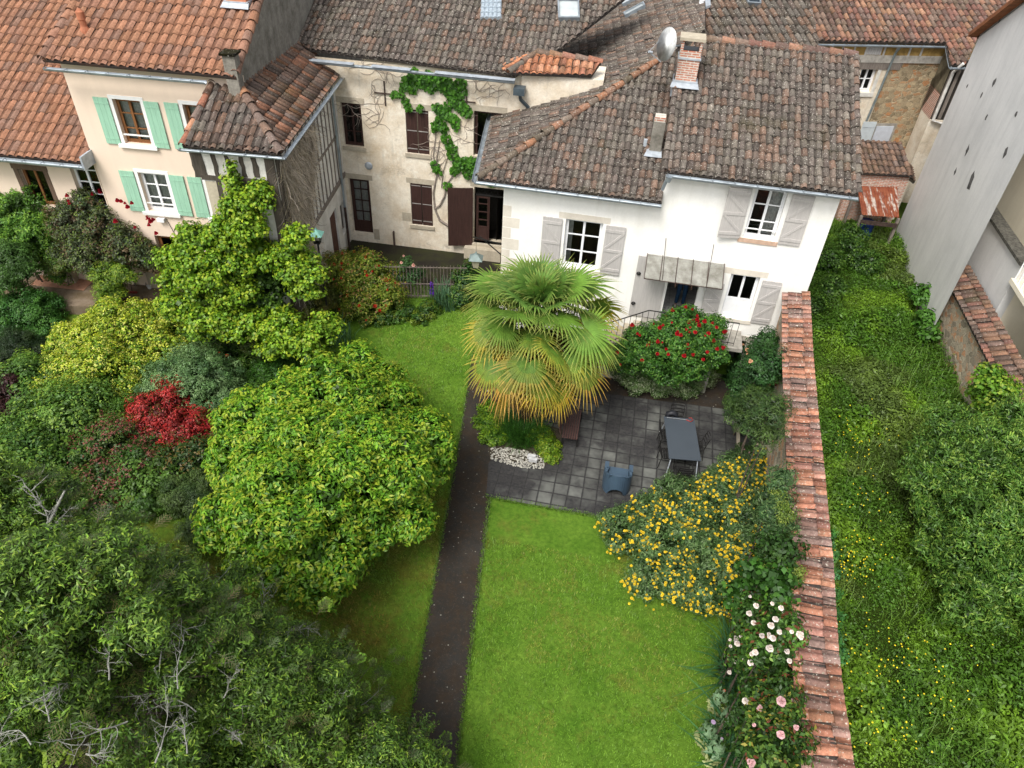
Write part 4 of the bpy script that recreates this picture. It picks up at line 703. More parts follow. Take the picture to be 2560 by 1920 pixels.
m = M(); m.box(FWl, uE+.01, uE+4.5, 5.3, 5.35, -.74, -.67); m.build('railing_top', MT['white_paint'], th2)
m = M(); m.box(FWl, uE+.6, uE+2.4, 4.5, 6.6, -2.3, -2.26); m.build('glazed_door', MT['black'], th2)
# rusty tin shed, lean-to roofs
tz_ = 2.95; t0 = V(1852, 402, tz_); t1 = V(1938, 404, tz_); t2, t3 = V(1942, 470, 2.45), V(1862, 464, 2.45); ts = thing('tin_shed', 'rusty corrugated iron shed roof between the white house and the grey wall', 'shed', (t2+t3)/2*np.array([1, 1, 0])+np.array([0, 0, 1.2]))
t = NT('rusty_tin'); k = t.co(); x = t.mix(t.ramp(t.noise(1.5, 4, .6, t.co((4, .5, .5))), .52, .56), (.22, .07, .035), (.42, .36, .31)); x = t.mix(t.ramp(t.noise(4, 5), .45, .6, (0, 0, 0), (.7, .7, .7)), x, (.14, .03, .015)); tin = t.out(x, .8, .2)
m = M(); n = 40
for i in range(n):
    f_, g_ = i/n, (i+1)/n; h0, h1 = .02*math.sin(i*math.pi/1.5), .02*math.sin((i+1)*math.pi/1.5); up = np.array([0, 0, 1.]); m.quad(t3*(1-f_)+t2*f_+up*h0, t3*(1-g_)+t2*g_+up*h1, t0*(1-g_)+t1*g_+up*h1, t0*(1-f_)+t1*f_+up*h0)
m.build('roof', tin, ts); m = M(); m.bar(t3-(0, .1, .25), t2-(0, .1, .3), .05, .16); m.build('fascia', MT['rust'], ts)
for p in (t0, t1, t2, t3): m = M(); m.bar((p[0], p[1], .9), p-np.array([0, 0, .04]), .1); m.build('post', MT['old_timber'], ts)
bp = (t2+t3)/2+np.array([-.25, .35, 0]); brl = M(); brl.lathe((bp[0], bp[1], 1.2), [(.25, 0), (.3, .1), (.3, .8), (.26, .86), (.05, .87)], 14); tag(brl.build('barrel', plain('blue_plastic', (.01, .03, .14), .4), None), 'dark blue plastic barrel standing under the rusty tin roof', 'barrel')
ln = thing('lean_to', 'low brick lean-to with a mossy tile roof behind the tin shed', 'outbuilding', t0*np.array([1, 1, 0])); F = Frame(t0[0]-.3, t0[1]+.15, 2); 
m = M(); m.box(F, 0, 2.3, .9, 3.5, -1.6, 0); m.build('wall', MT['brick'], ln); tile_roof('roof', [F.P(-.1, 3.5, .15), F.P(2.3, 3.5, .15), F.P(2.3, 4.1, -1.7), F.P(-.1, 4.1, -1.7)], F.d, MT['tile_mid'], ln, MID, pitch=.22, seed=91)
p_ = V(1958, 378, 3.0); F = Frame(p_[0], p_[1], 75); tile_roof('roof', [F.P(-.6, 3.0, .3), F.P(1.0, 3.0, .3), F.P(1.0, 3.5, -.6), F.P(-.6, 3.5, -.6)], F.d, MT['tile_mid'], ln, MID, pitch=.22, seed=92); m = M(); m.box(F, -.6, 1.0, 1, 3.0, -.5, 0.1); m.build('wall', MT['old_cream'], ln)
# ================= grounds =================
def vnoise(x, y, s, seed=0):
    x = np.asarray(x, float)/s+seed*17.3; y = np.asarray(y, float)/s+seed*9.1; xi, yi = np.floor(x).astype(int), np.floor(y).astype(int); fx, fy = x-xi, y-yi; fx = fx*fx*(3-2*fx); fy = fy*fy*(3-2*fy)
    h = lambda a, b: ((np.sin(a*127.1+b*311.7+seed*7.7)*43758.5453) % 1)
    return (h(xi, yi)*(1-fx)+h(xi+1, yi)*fx)*(1-fy)+(h(xi, yi+1)*(1-fx)+h(xi+1, yi+1)*fx)*fy
def fbm(x, y, s, seed=0): return (vnoise(x, y, s, seed)+.5*vnoise(x, y, s/2.1, seed+1)+.25*vnoise(x, y, s/4.3, seed+2))/1.75
def sstep(a, b, x): t = np.clip((np.asarray(x, float)-a)/(b-a), 0, 1); return t*t*(3-2*t)
def gz(x, y): return .8*sstep(14.5, 21.5, y)*(1-sstep(-1.9, -.6, x))
def sheet(name, x0, x1, y0, y1, st, zf, mat, dz=0.):
    xs = np.arange(x0, x1+st*.5, st); ys = np.arange(y0, y1+st*.5, st); X, Y = np.meshgrid(xs, ys, indexing='ij'); v = np.c_[X.ravel(), Y.ravel(), (zf(X, Y)+dz).ravel()]
    nx, ny = len(xs), len(ys); i = np.arange((nx-1)*(ny-1)); a = (i//(ny-1))*ny+i % (ny-1); f = np.c_[a, a+ny, a+ny+1, a+1]
    return npmesh(name, v, f, np.ones((len(f), 3)), mat, smooth=True)
t = NT('lawn'); n1 = t.noise(.9, 6, .7); n2 = t.noise(9, 6, .75); c = t.mix(t.ramp(n1, .35, .68), (.065, .145, .013), (.115, .205, .025)); c = t.mix(t.ramp(t.noise(.8, 6, .75, t.co((1, 1, 1), (0, 0, .7))), .54, .72, (0, 0, 0), (.75,)*3), c, (.15, .13, .03)); c = t.mix(t.ramp(t.noise(3.5, 5, .7, t.co((1, 1, 1), (0, 0, 1.7))), .55, .75, (0, 0, 0), (.5,)*3), c, (.045, .10, .012)); sx_ = t.n('ShaderNodeSeparateXYZ', Vector=t.co()); lt_ = t.n('ShaderNodeMath', _operation='LESS_THAN'); t.set(lt_.inputs[0], sx_.outputs[0]); lt_.inputs[1].default_value = -1.9; mf = t.n('ShaderNodeMath', _operation='MULTIPLY'); l2_ = t.n('ShaderNodeMath', _operation='LESS_THAN'); t.set(l2_.inputs[0], sx_.outputs[1]); l2_.inputs[1].default_value = 14.; l3_ = t.n('ShaderNodeMath', _operation='MULTIPLY'); t.set(l3_.inputs[0], lt_.outputs[0]); t.set(l3_.inputs[1], l2_.outputs[0]); t.set(mf.inputs[0], l3_.outputs[0]); t.set(mf.inputs[1], t.ramp(t.noise(.9, 6, .75, t.co((1, 1, 1), (0, 0, 2.6))), .38, .62, (0, 0, 0), (.7,)*3)); c = t.mix(mf.outputs[0], c, (.12, .095, .018)); c = t.mix(1, c, t.ramp(n2, .3, .7, (.55, .6, .5), (1.35, 1.3, 1.2)), 'MULTIPLY'); t.bump(t.noise(60, 4), .7, .03); LAWN = t.out(c, .9, .1)
m = M(); m.quad((-400, -60, -.12), (400, -60, -.12), (400, 800, -.12), (-400, 800, -.12)); tag(m.build('ground', plain('soil', (.06, .05, .03), .95)), kind='structure')
tag(sheet('lawn', -30, 8.2, -4, 22.2, .35, gz, LAWN), kind='structure')
def strip(name, pts, mat, dz, sub=24):  # a quad patch following the ground, given by four corners
    a, b, c, d = [np.array(p[:2], float) for p in pts]; v = []; f = []
    for i in range(sub+1):
        for j in range(5):
            s, t_ = i/sub, j/4; p = (a*(1-t_)+b*t_)*(1-s)+(d*(1-t_)+c*t_)*s; v.append((p[0], p[1], float(gz(p[0], p[1]))+dz))
    for i in range(sub):
        for j in range(4): k = i*5+j; f.append((k, k+1, k+6, k+5))
    return npmesh(name, np.array(v), np.array(f), np.ones((len(f), 3)), mat)
t = NT('wet_asphalt'); c = t.mix(t.ramp(t.noise(2.2, 6, .75), .42, .62), (.019, .017, .014), (.028, .018, .010)); c = t.mix(t.ramp(t.noise(.6, 5, .7), .5, .7, (0, 0, 0), (.5,)*3), c, (.042, .039, .035)); c = t.mix(t.ramp(t.noise(1.1, 6, .8, t.co((1.3, 1.3, 1))), .6, .72, (0, 0, 0), (.55,)*3), c, (.03, .035, .01)); vo = t.n('ShaderNodeTexVoronoi', Vector=t.co(), Scale=5.5).outputs[0]
c = t.mix(t.ramp(vo, .07, .11, (.8,)*3, (0, 0, 0)), c, (.30, .29, .24)); c = t.mix(t.ramp(t.n('ShaderNodeTexVoronoi', Vector=t.co(), Scale=2.1).outputs[0], .05, .08, (.8,)*3, (0, 0, 0)), c, (.38, .37, .32)); c = t.mix(t.ramp(t.noise(28, 4, .8), .60, .68, (0, 0, 0), (.6,)*3), c, (.15, .12, .09)); c = t.mix(t.ramp(t.noise(9, 5, .8), .52, .7, (0, 0, 0), (.6,)*3), c, (.055, .035, .018)); t.bump(t.noise(50, 4), .5, .01); ASPH = t.out(c, .75, .3)
tag(strip('path', [(-1.98, -3), (-.88, -3), (-.84, 18.6), (-1.98, 18.6)], ASPH, .016, 60), kind='structure')
pk = [V(*p) for p in ((1050, 1073), (1690, 1186), (1625, 893), (1262, 846), (1056, 1000))]
m = M(); cp = [(-.87, pk[0][1]-.02), FW.P(.6, 0, .05)[:2], FW.P(UR+.1, 0, .05)[:2], (7.2, pk[1][1])]; m.quad(*[(x, y, .008) for x, y in cp]); tag(m.build('yard', ASPH), kind='structure')
t = NT('paving'); k = t.co((1, 1, 1), (0, 0, math.radians(7))); kn = t.n('ShaderNodeTexNoise', Vector=k, Scale=1.7); kv = t.n('ShaderNodeVectorMath', _operation='SCALE', Scale=.035); t.set(kv.inputs[0], kn.outputs[1]); ka = t.n('ShaderNodeVectorMath', _operation='ADD'); t.set(ka.inputs[0], k); t.set(ka.inputs[1], kv.outputs[0]); k = ka.outputs[0]
b = t.n('ShaderNodeTexBrick', Vector=k, Color1=(1, 1, 1), Color2=(.3, .3, .32), Mortar=(.0, .0, .0), Scale=1.); b.offset = .0
b.inputs['Mortar Size'].default_value = .045; b.inputs['Mortar Smooth'].default_value = 1.0; b.inputs['Brick Width'].default_value = .40; b.inputs['Row Height'].default_value = .40; b.inputs['Bias'].default_value = -.2
dry = t.mix(1, b.outputs[0], t.ramp(t.noise(.6, 4, .65), .44, .62), 'MULTIPLY'); base = t.mix(t.ramp(t.noise(14, 5), .3, .7), (.022, .022, .024), (.050, .048, .046)); c = t.mix(t.n('ShaderNodeSeparateColor', Color=dry).outputs[0], base, (.15, .155, .14))
b2 = t.n('ShaderNodeTexBrick', Vector=k, Color1=(1, 1, 1), Color2=(.8, .8, .8), Mortar=(.4, .4, .4), Scale=1.); b2.offset = 0.
for q_, v_ in (('Mortar Size', .008), ('Mortar Smooth', .3), ('Brick Width', .40), ('Row Height', .40)): b2.inputs[q_].default_value = v_
c = t.mix(1, c, b2.outputs[0], 'MULTIPLY'); c = t.mix(t.ramp(t.noise(30, 5, .8), .55, .8, (0, 0, 0), (.4,)*3), c, (.10, .10, .09)); t.bump(t.noise(80, 3), .3, .005)
m = M(); m.quad(*[(p[0], p[1], .03) for p in pk]); n_ = len(pk); 
for i in range(n_): a, b_ = pk[i], pk[(i+1) % n_]; m.quad((a[0], a[1], .03), (a[0], a[1], 0), (b_[0], b_[1], 0), (b_[0], b_[1], .03))
tag(m.build('terrace', t.out(c, .8, .25)), kind='structure')
# courtyard and left terrace, field
t = NT('mossy_yard'); c = t.mix(t.ramp(t.noise(1.2, 6, .7), .4, .6), (.017, .014, .011), (.026, .028, .010)); t.bump(t.noise(40, 4), .5, .01); YARD = t.out(c, .85, .2)
m = M(); m.prism([(-7.9, 22.25, 0), (-.9, 22.25, 0), (1.5, 26, 0), (-7.9, 26.2, 0)], (0, 0, .85)); tag(m.build('courtyard', YARD), kind='structure')
t = NT('terrace_floor'); c = t.mix(t.ramp(t.noise(1.6, 6, .7), .4, .6), (.20, .155, .11), (.13, .095, .055)); c = t.mix(t.ramp(t.noise(2.6, 6, .75), .55, .68, (0, 0, 0), (.8,)*3), c, (.045, .03, .018)); t.bump(t.noise(20, 4), .4, .02); TF = t.out(c, .9, .15)
te = [V(*p, .95) for p in ((-300, 640), (0, 655), (345, 668), (372, 615))]; m = M(); m.prism([te[0], te[1], te[2], (te[2][0]+2, te[2][1]+.3, .95), (-8.5, 22.3, .95), (-32, 22.8, .95)], (0, 0, -1.1)); tag(m.build('house_terrace', TF), kind='structure')
tl = V(135, 610, .955); F = Frame(tl[0], tl[1], -3); m = M()
for i in range(6):
    for j in range(2): m.box(F, -.95+i*.32, -.95+i*.32+.31, .94, .962, .0+j*.32-.3, .31+j*.32-.3)
tag(m.build('terracotta_slabs', plain('terracotta_paving', (.42, .22, .14), .85, .2), None), 'row of worn terracotta slabs laid on the cream house terrace', 'paving')
# brown verge between terrace and lawn
t = NT('field_soil'); c = t.mix(t.ramp(t.noise(1.2, 6, .7), .35, .65), (.03, .055, .008), (.055, .09, .012)); t.bump(t.noise(12, 6, .8), 1., .12); FLD = t.out(c, .95, .05)
fz = lambda x, y: 1.25+.25*(fbm(x, y, 2.6, 5)-.5)-.15*sstep(9.6, 7.5, x)
f_ = sheet('field', 7.0, 17.5, -6, 33, .35, fz, FLD); me = f_.data
# keep the field clear of the garden: trim it along the garden wall line
bm = bmesh.new(); bm.from_mesh(me); bmesh.ops.bisect_plane(bm, geom=bm.verts[:]+bm.edges[:]+bm.faces[:], plane_co=Vector((5.2, 5.2, 0)), plane_no=Vector((-.982, .178, 0)), clear_outer=True); bm.to_mesh(me); bm.free(); tag(f_, kind='structure')
f2 = sheet('field_edge', 4.0, 7.0, -6, 12, .35, fz, FLD); me = f2.data; bm = bmesh.new(); bm.from_mesh(me); bmesh.ops.bisect_plane(bm, geom=bm.verts[:]+bm.edges[:]+bm.faces[:], plane_co=Vector((5.2, 5.2, 0)), plane_no=Vector((-.982, .178, 0)), clear_outer=True); bm.to_mesh(me); bm.free(); tag(f2, kind='structure')
# ================= the tall garden wall with its tile coping =================
GW = [(1692, 632), (1692, 760), (1697, 900), (1703, 1000), (1707, 1100), (1712, 1200), (1713, 1300), (1714, 1400), (1721, 1500), (1731, 1600), (1742, 1720)]
gp_ = [V(*p, 3.72) for p in GW]; gw = thing('garden_wall', 'long stone garden wall capped with lichen-spotted orange roof tiles', 'wall', gp_[4]*np.array([1, 1, 0]))
m = M(); WALLP = [(.42, .19, .12), (.36, .16, .105), (.31, .155, .12), (.45, .22, .14), (.24, .16, .135), (.36, .19, .14), (.28, .17, .14)]
tv, tf, tc = [], [], []; cps = []
for i in range(len(gp_)-1):
    a, b = gp_[i+1], gp_[i]; d = b-a; d[2] = 0; d /= np.linalg.norm(d); r = np.array([d[1], -d[0], 0])
    wb = [.03*math.sin(i*1.9), .03*math.sin((i+1)*1.9)]; q4 = [a-r*.04, a+r*.72+np.array([0, 0, .17]), b+r*.72+np.array([0, 0, .17]), b-r*.04]
    o_ = tile_roof('coping', q4, d, MT['tile_wall'], None, WALLP, pitch=.235, length=.385, amp=.042, seed=100+i, jit=1.5); cps.append(o_)
    lo = a+r*.12, a+r*.66, b+r*.66, b+r*.12; m.add([(*p[:2], z) for z in (-.2, 3.66) for p in lo], [(0, 1, 2, 3), (4, 7, 6, 5), (0, 4, 5, 1), (1, 5, 6, 2), (2, 6, 7, 3), (3, 7, 4, 0)])
bm = bmesh.new()
for o_ in cps: bm.from_mesh(o_.data)
me = bpy.data.meshes.new('coping'); bm.to_mesh(me); bm.free(); me.materials.append(MT['tile_wall'])
for o_ in cps: d_ = o_.data; bpy.data.objects.remove(o_); bpy.data.meshes.remove(d_)
cp_o = bpy.data.objects.new('coping', me); COL.objects.link(cp_o); cp_o.parent = gw; cp_o.matrix_parent_inverse = parent_inv(gw)
m.build('masonry', MT['rubble'], gw)
# ================= garden furniture =================
dk = plain('dark_table', (.050, .062, .076), .5, .06, 3, 0, .4)
tc_ = [V(*C('f4', x, y), .74) for x, y in ((655, 510), (1095, 512), (1078, 1150), (600, 1072))]; cen = sum(tc_)/4; ud = (tc_[1]-tc_[0]+tc_[2]-tc_[3]); ud /= np.linalg.norm(ud); TFm = Frame(cen[0], cen[1], math.degrees(math.atan2(ud[1], ud[0]))); tw, tl_ = .90, 1.72
tb = thing('garden_table', 'dark grey rectangular garden table on the stone paving', 'table', (cen[0], cen[1], 0)); m = M(); m.box(TFm, -tw/2, tw/2, .715, .745, -tl_/2, tl_/2); o_ = m.build('tabletop', dk, tb); md = o_.modifiers.new('bevel', 'BEVEL'); md.width = .008; md.segments = 2
m = M(); m.box(TFm, -tw/2+.06, tw/2-.06, .66, .714, -tl_/2+.06, tl_/2-.06); m.build('apron', MT['iron'], tb)
for sx in (-1, 1):
    for sy in (-1, 1):
        m = M(); a = TFm.P(sx*(tw/2-.08), .70, sy*(tl_/2-.08)); b = TFm.P(sx*(tw/2-.02), .04, sy*(tl_/2+.05)); m.tube([a, b], .018, 8); lg = m.build('leg', MT['lead'], tb); m = M(); m.lathe((b[0], b[1], .031), [(.02, 0), (.035, .01), (.038, .03), (.02, .05)], 10); m.build('foot', plain('white_foot', (.6, .6, .58), .5), lg)
def iron_chair(x, y, deg, label):
    F = Frame(x, y, deg); c = thing('metal_chair', label, 'chair', (x, y, 0), 'metal chairs around the garden table'); k = MT['iron']
    m = M(); 
    for i in range(6): m.box(F, -.2, .2, .44, .452, -.2+i*.07, -.2+i*.07+.045)
    for s in (-.205, .19): m.box(F, s, s+.018, .425, .45, -.2, .2)
    m.build('seat', k, c)
    for sx in (-.2, .2):
        m = M(); m.tube([F.P(sx, .03, -.24), F.P(sx, .44, -.19), F.P(sx, .66, -.235), F.P(sx*.98, .88, -.29)], .011, 6); m.build('leg', k, c)
        m = M(); m.tube([F.P(sx, .03, .21), F.P(sx, .44, .19)], .011, 6); m.build('leg', k, c)
        m = M(); m.tube([F.P(sx, .66, -.23), F.P(sx*1.12, .67, 0), F.P(sx*1.1, .64, .17), F.P(sx, .45, .19)], .010, 6); m.build('armrest', k, c)
    for i, z in enumerate((.56, .67, .78, .88)):
        m = M(); pts = [F.P(.2*s, z, -.20-.1*(z-.5)/.4-.035*(1-s*s)) for s in np.linspace(-1, 1, 7)]; 
        for a, b in zip(pts, pts[1:]): m.bar(a, b, .008, .035)
        m.build('back_slat', k, c)
    return c
g = TFm.P; a0 = TFm.deg
p = g(.02, 0, -tl_/2-.22); iron_chair(p[0], p[1], a0, 'dark metal chair at the house end of the table, behind the black bag')
p = g(-.02, 0, tl_/2+.18); iron_chair(p[0], p[1], a0+180, 'dark metal chair at the lawn end of the table')
p = g(tw/2+.02, 0, -.05); iron_chair(p[0], p[1], a0-90, 'dark metal chair on the right of the table, towards the orange-tiled wall')
p = g(-tw/2+.13, 0, -.40); iron_chair(p[0], p[1], a0+90, 'dark metal chair tucked under the left of the table, nearer the house')
p = g(-tw/2+.06, 0, .38); iron_chair(p[0], p[1], a0+90, 'dark metal chair tucked under the left of the table, nearer the lawn')
lt = M(); e0, e1 = np.array(g(-.38, .765, -.80)), np.array(g(.20, .765, -.76)); lt.tube([e0, e1], .013, 8); gl = thing('litter_picker', 'silver grabber with a red jaw lying across the end of the table', 'tool', (e0+e1)/2); lt.build('handle', plain('chrome', (.6, .6, .6), .2, .1, 3, .9), gl); m = M(); m.tube([e1, e1+(.13, -.06, 0), e1+(.19, 0, 0), e1+(.17, .10, 0), e1+(.08, .09, 0)], .012, 7); m.build('jaw', plain('red_rubber', (.32, .04, .03), .5), gl)
bg = g(-.20, .55, -tl_/2-.10); bgm = M(); bgm.tube([(bg[0]-.11, bg[1], .60), (bg[0]-.12, bg[1], .78), (bg[0]+.0, bg[1]+.03, .80), (bg[0]+.11, bg[1], .78), (bg[0]+.12, bg[1], .60)], [.08, .085, .09, .085, .07], 9); tag(bgm.build('bag', plain('black_bag', (.015, .016, .02), .5), None, smooth=True), 'small black bag hanging on the back of the house-end chair', 'bag')
# moulded plastic armchair seen from behind
A0 = V(1331, 1048, .1); FAr = Frame(A0[0], A0[1], -6); ar = thing('plastic_armchair', 'blue-grey moulded plastic armchair standing alone on the paving', 'armchair', (A0[0], A0[1], 0)); pl_ = plain('blue_grey_plastic', (.045, .075, .11), .45, .08, 4, 0, .4); P = FAr.P
def shell(pts_lo, pts_hi, th, m):
    n = len(pts_lo)
    for i in range(n-1): a, b, c, d = pts_lo[i], pts_lo[i+1], pts_hi[i+1], pts_hi[i]; m.add([P(*a), P(*b), P(*c), P(*d), P(a[0]*th, a[1], a[2]*th), P(b[0]*th, b[1], b[2]*th), P(c[0]*th, c[1], c[2]*th), P(d[0]*th, d[1], d[2]*th)], [(0, 1, 2, 3), (7, 6, 5, 4), (3, 2, 6, 7), (0, 4, 5, 1)])
m = M(); an = np.linspace(math.radians(-28), math.radians(208), 25); lo, hi = [], []
for a in an:
    u, o = .38*math.cos(a), .36*math.sin(a); backness = max(0, math.sin(a)); h = .60+.20*backness**1.2
    arch = .30*max(0, 1-((a-math.pi/2)/.62)**2)**.6 if abs(a-math.pi/2) < .62 else 0; lo.append((u*1.02, .02+arch, o*1.08)); hi.append((u*(1-.05*backness), h, o*(1-.15*backness)))
shell(lo, hi, .80, m); bo = m.build('shell', pl_, ar, smooth=False); md = bo.modifiers.new('bevel', 'BEVEL'); md.width = .012; md.segments = 2
m = M(); m.prism([P(-.29, .36, .22), P(.29, .36, .22), P(.29, .40, -.36), P(-.29, .40, -.36)], (0, 0, .035)); m.build('seat', pl_, ar); m = M(); m.prism([P(-.27, .40, .21), P(.27, .40, .21), P(.25, .78, .29), P(-.25, .78, .29)], (.0, .03, 0)); m.build('backrest', pl_, ar)
for s in (-1, 1): m = M(); m.prism([P(s*.28, .02, -.36), P(s*.39, .02, -.36), P(s*.39, .60, -.38), P(s*.28, .60, -.38)], (FAr.n[0]*.25, FAr.n[1]*.25, 0)); m.build('armrest', pl_, ar)
# slatted bench half under the palm
b1, b2 = V(*C('e4', 845, 530), .42), V(*C('e4', 820, 690), .42); dd = math.degrees(math.atan2(b1[1]-b2[1], b1[0]-b2[0])); FB = Frame(b2[0]-.48, b2[1]+.0, dd-90+90); FB = Frame(b2[0], b2[1], dd)
bn = thing('garden_bench', 'brown slatted bench on the paving, half hidden under the palm', 'bench', (b2[0], b2[1], 0)); wd = wood_mat('dark_red_wood', (.075, .04, .035))
for i in range(7): m = M(); m.box(FB, 0, 1.3, .40, .425, -.5+i*.068-.0, -.5+i*.068+.048); m.build('slat', wd, bn)
for i in range(4): m = M(); m.box(FB, 0, 1.3, .52+i*.09, .58+i*.09, -.56-i*.02, -.54-i*.02); m.build('back_slat', wd, bn)
for u in (.08, 1.2):
    for o_ in (-.5, -.06): m = M(); m.box(FB, u, u+.05, .03, .4, o_, o_+.05); m.build('leg', MT['iron'], bn)
# fence by the courtyard
f0, f1 = V(*C('d2', 1030, 1345), .85), V(*C('d2', 1450, 1352), .85); FF = Frame(f0[0]-2.2, f0[1]+.05, math.degrees(math.atan2(f1[1]-f0[1], f1[0]-f0[0]))); Lf = float(np.hypot(*(f1-f0)[:2]))+2.6
FIR = plain('weathered_iron', (.17, .14, .12), .8, .4, 8); fe = thing('iron_fence', 'brown iron bar fence between the courtyard and the flower bed', 'fence', FF.P(Lf/2, .85)); rs = random.Random(2)
for z in (.92, 1.42, 2.08): m = M(); m.box(FF, 0, Lf, z, z+.03, -.012, .012); m.build('rail', FIR, fe)
n = int(Lf/.115)
for i in range(n+1): m = M(); u = i*.115; m.tube([FF.P(u, .85), FF.P(u, 2.17+rs.uniform(-.02, .02))], [.013, .010], 5); m.build('bar', FIR, fe)
m = M(); 
for i in range(n*2): u = i*.0575+.03; m.box(FF, u-.004, u+.004, .85, 1.42, -.004, .004)
m.build('infill', FIR, fe)
# lanterns
def lantern(P0, s, mat, name, label, glassm):
    t_ = thing(name, label, 'lantern', P0); P0 = np.array(P0, float); m = M(); sq = lambda r, z: [P0+np.array([x*r, y*r, z]) for x, y in ((-1, -1), (1, -1), (1, 1), (-1, 1))]
    a, b = sq(.10*s, 0), sq(.17*s, .34*s); 
    for i in range(4): m.bar(a[i], b[i], .018*s)
    m.prism(sq(.11*s, -.03*s), (0, 0, .03*s)); m.build('frame', MT['iron'], t_)
    m = M(); m.add(a+b, [(0, 1, 5, 4), (1, 2, 6, 5), (2, 3, 7, 6), (3, 0, 4, 7)]); m.build('pane', glassm, t_)
    m = M(); c, d = sq(.24*s, .34*s), sq(.05*s, .52*s); m.add(c+d, [(0, 1, 5, 4), (1, 2, 6, 5), (2, 3, 7, 6), (3, 0, 4, 7), (4, 5, 6, 7), (3, 2, 1, 0)]); m.lathe(P0+(0, 0, .52*s), [(.05*s, 0), (.03*s, .05*s), (.015*s, .1*s)], 8); m.build('cap', mat, t_); return t_
frost = plain('frosted_lantern_glass', (.42, .38, .28), .4, .2)
lp_ = V(*C('d2', 1625, 1050), 2.25); lan = lantern(lp_, .95, plain('verdigris_grey', (.20, .26, .25), .6), 'hanging_lantern', 'grey hanging lantern on an iron bracket at the white house corner', frost)
wcp = np.array(FW.P(.02, 0, -.1)); m = M(); tp_ = lp_+np.array([0, 0, .62]); m.tube([tp_, tp_+np.array([0, 0, .55])], .006, 4); ha = tp_+np.array([0, 0, .5]); m.tube([(wcp[0], wcp[1], ha[2]+.45), ha+(-.1, 0, 0)], .022, 5); m.tube([(wcp[0], wcp[1], ha[2]+.05), ha+(.1, 0, .05)], .02, 5); m.build('bracket', MT['iron'], lan)
lp_ = FR.P(2.0, 3.0, .42); _u, _z = FR.uv(C('d2', 305, 800), .7); lp_ = np.array(FR.P(_u, _z-.2, .7)); l2_ = lantern(lp_, .8, plain('verdigris', (.16, .36, .30), .6), 'post_lantern', 'green topped open lantern on a post beside the timber house', MT['glass'])
m = M(); m.tube([(lp_[0], lp_[1], .8), (lp_[0], lp_[1], lp_[2]-.03)], .03, 7); m.build('post', MT['iron'], l2_)
# edging, stones, blocks
m = M(); a, b = V(*C('f4', 1632, 665), .12), V(*C('f4', 1632, 1010), .12); m.bar(a, b, .09, .12); tag(m.build('kerb', MT['cutstone'], None), 'pale concrete kerb at the right edge of the paving', 'kerb')
rs = random.Random(12)
for k_, (x, y, lb) in enumerate(((495, 805, 'upper'), (505, 825, 'lower'))):
    p = V(*C('e4', x, y), .16); m = M(); F = Frame(p[0], p[1], -8); m.box(F, -.12, .12, .1, .2, -.06, .06); tag(m.build('block', plain('white_block', (.5, .5, .5), .8), None), 'small white concrete block among the pebbles, the %s of two' % lb, 'block')
# ================= vegetation =================
def nrm(a): return a/np.maximum(np.linalg.norm(a, axis=-1, keepdims=True), 1e-9)
def leafquads(c, n, size, asp, col, R, droop=None, fold=.18):
    """one rhombic leaf per centre c with normal n -> verts, faces, colours"""
    N = len(c); t = R.normal(size=(N, 3)); t -= n*(t*n).sum(1, keepdims=True); t = nrm(t)
    if droop is not None: t = nrm(t*(1-droop)+np.array([0, 0, -1.])*droop); n = nrm(n-t*(n*t).sum(1, keepdims=True))
    b = np.cross(n, t); L = (np.asarray(size)*R.uniform(.7, 1.3, N))[:, None]; W = L*asp
    v = np.stack([c-t*L*.5, c-t*L*.05+b*W*.5+n*L*fold, c+t*L*.5, c-t*L*.05-b*W*.5+n*L*fold], 1).reshape(-1, 3)
    f = np.arange(N*4).reshape(-1, 4); return v, f, col
class Bag:
    def __init__(s): s.v = []; s.f = []; s.c = []; s.n = 0
    def add(s, v, f, c): s.v.append(v); s.f.append(f+s.n); s.c.append(c); s.n += len(v)
    def build(s, name, mat, parent=None, **k): return npmesh(name, np.concatenate(s.v), np.concatenate(s.f), np.concatenate(s.c), mat, parent, **k)
def lobe(px, py, z, r, fz=.85):
    p = V(px, py, z); return (p[0], p[1], p[2], r*SC/FPX*depth(p), fz)
def fl(fr, px, py, r, o, fz=.85):   # a lobe standing o metres in front of a wall plane
    u, z = fr.uv((px, py), o); p = np.array(fr.P(u, z, o))
    if z < .25: p = V(px, py, .25)
    return ('w', p[0], p[1], p[2], r*SC/FPX*depth(p), fz)
_a, _b = gp_[0], gp_[-1]; FGW = Frame(_a[0]+.12, _a[1], math.degrees(math.atan2(_b[1]-_a[1], _b[0]-_a[0])))
GREEN = [(.045, .105, .012), (.06, .13, .015), (.035, .085, .012), (.075, .15, .02)]
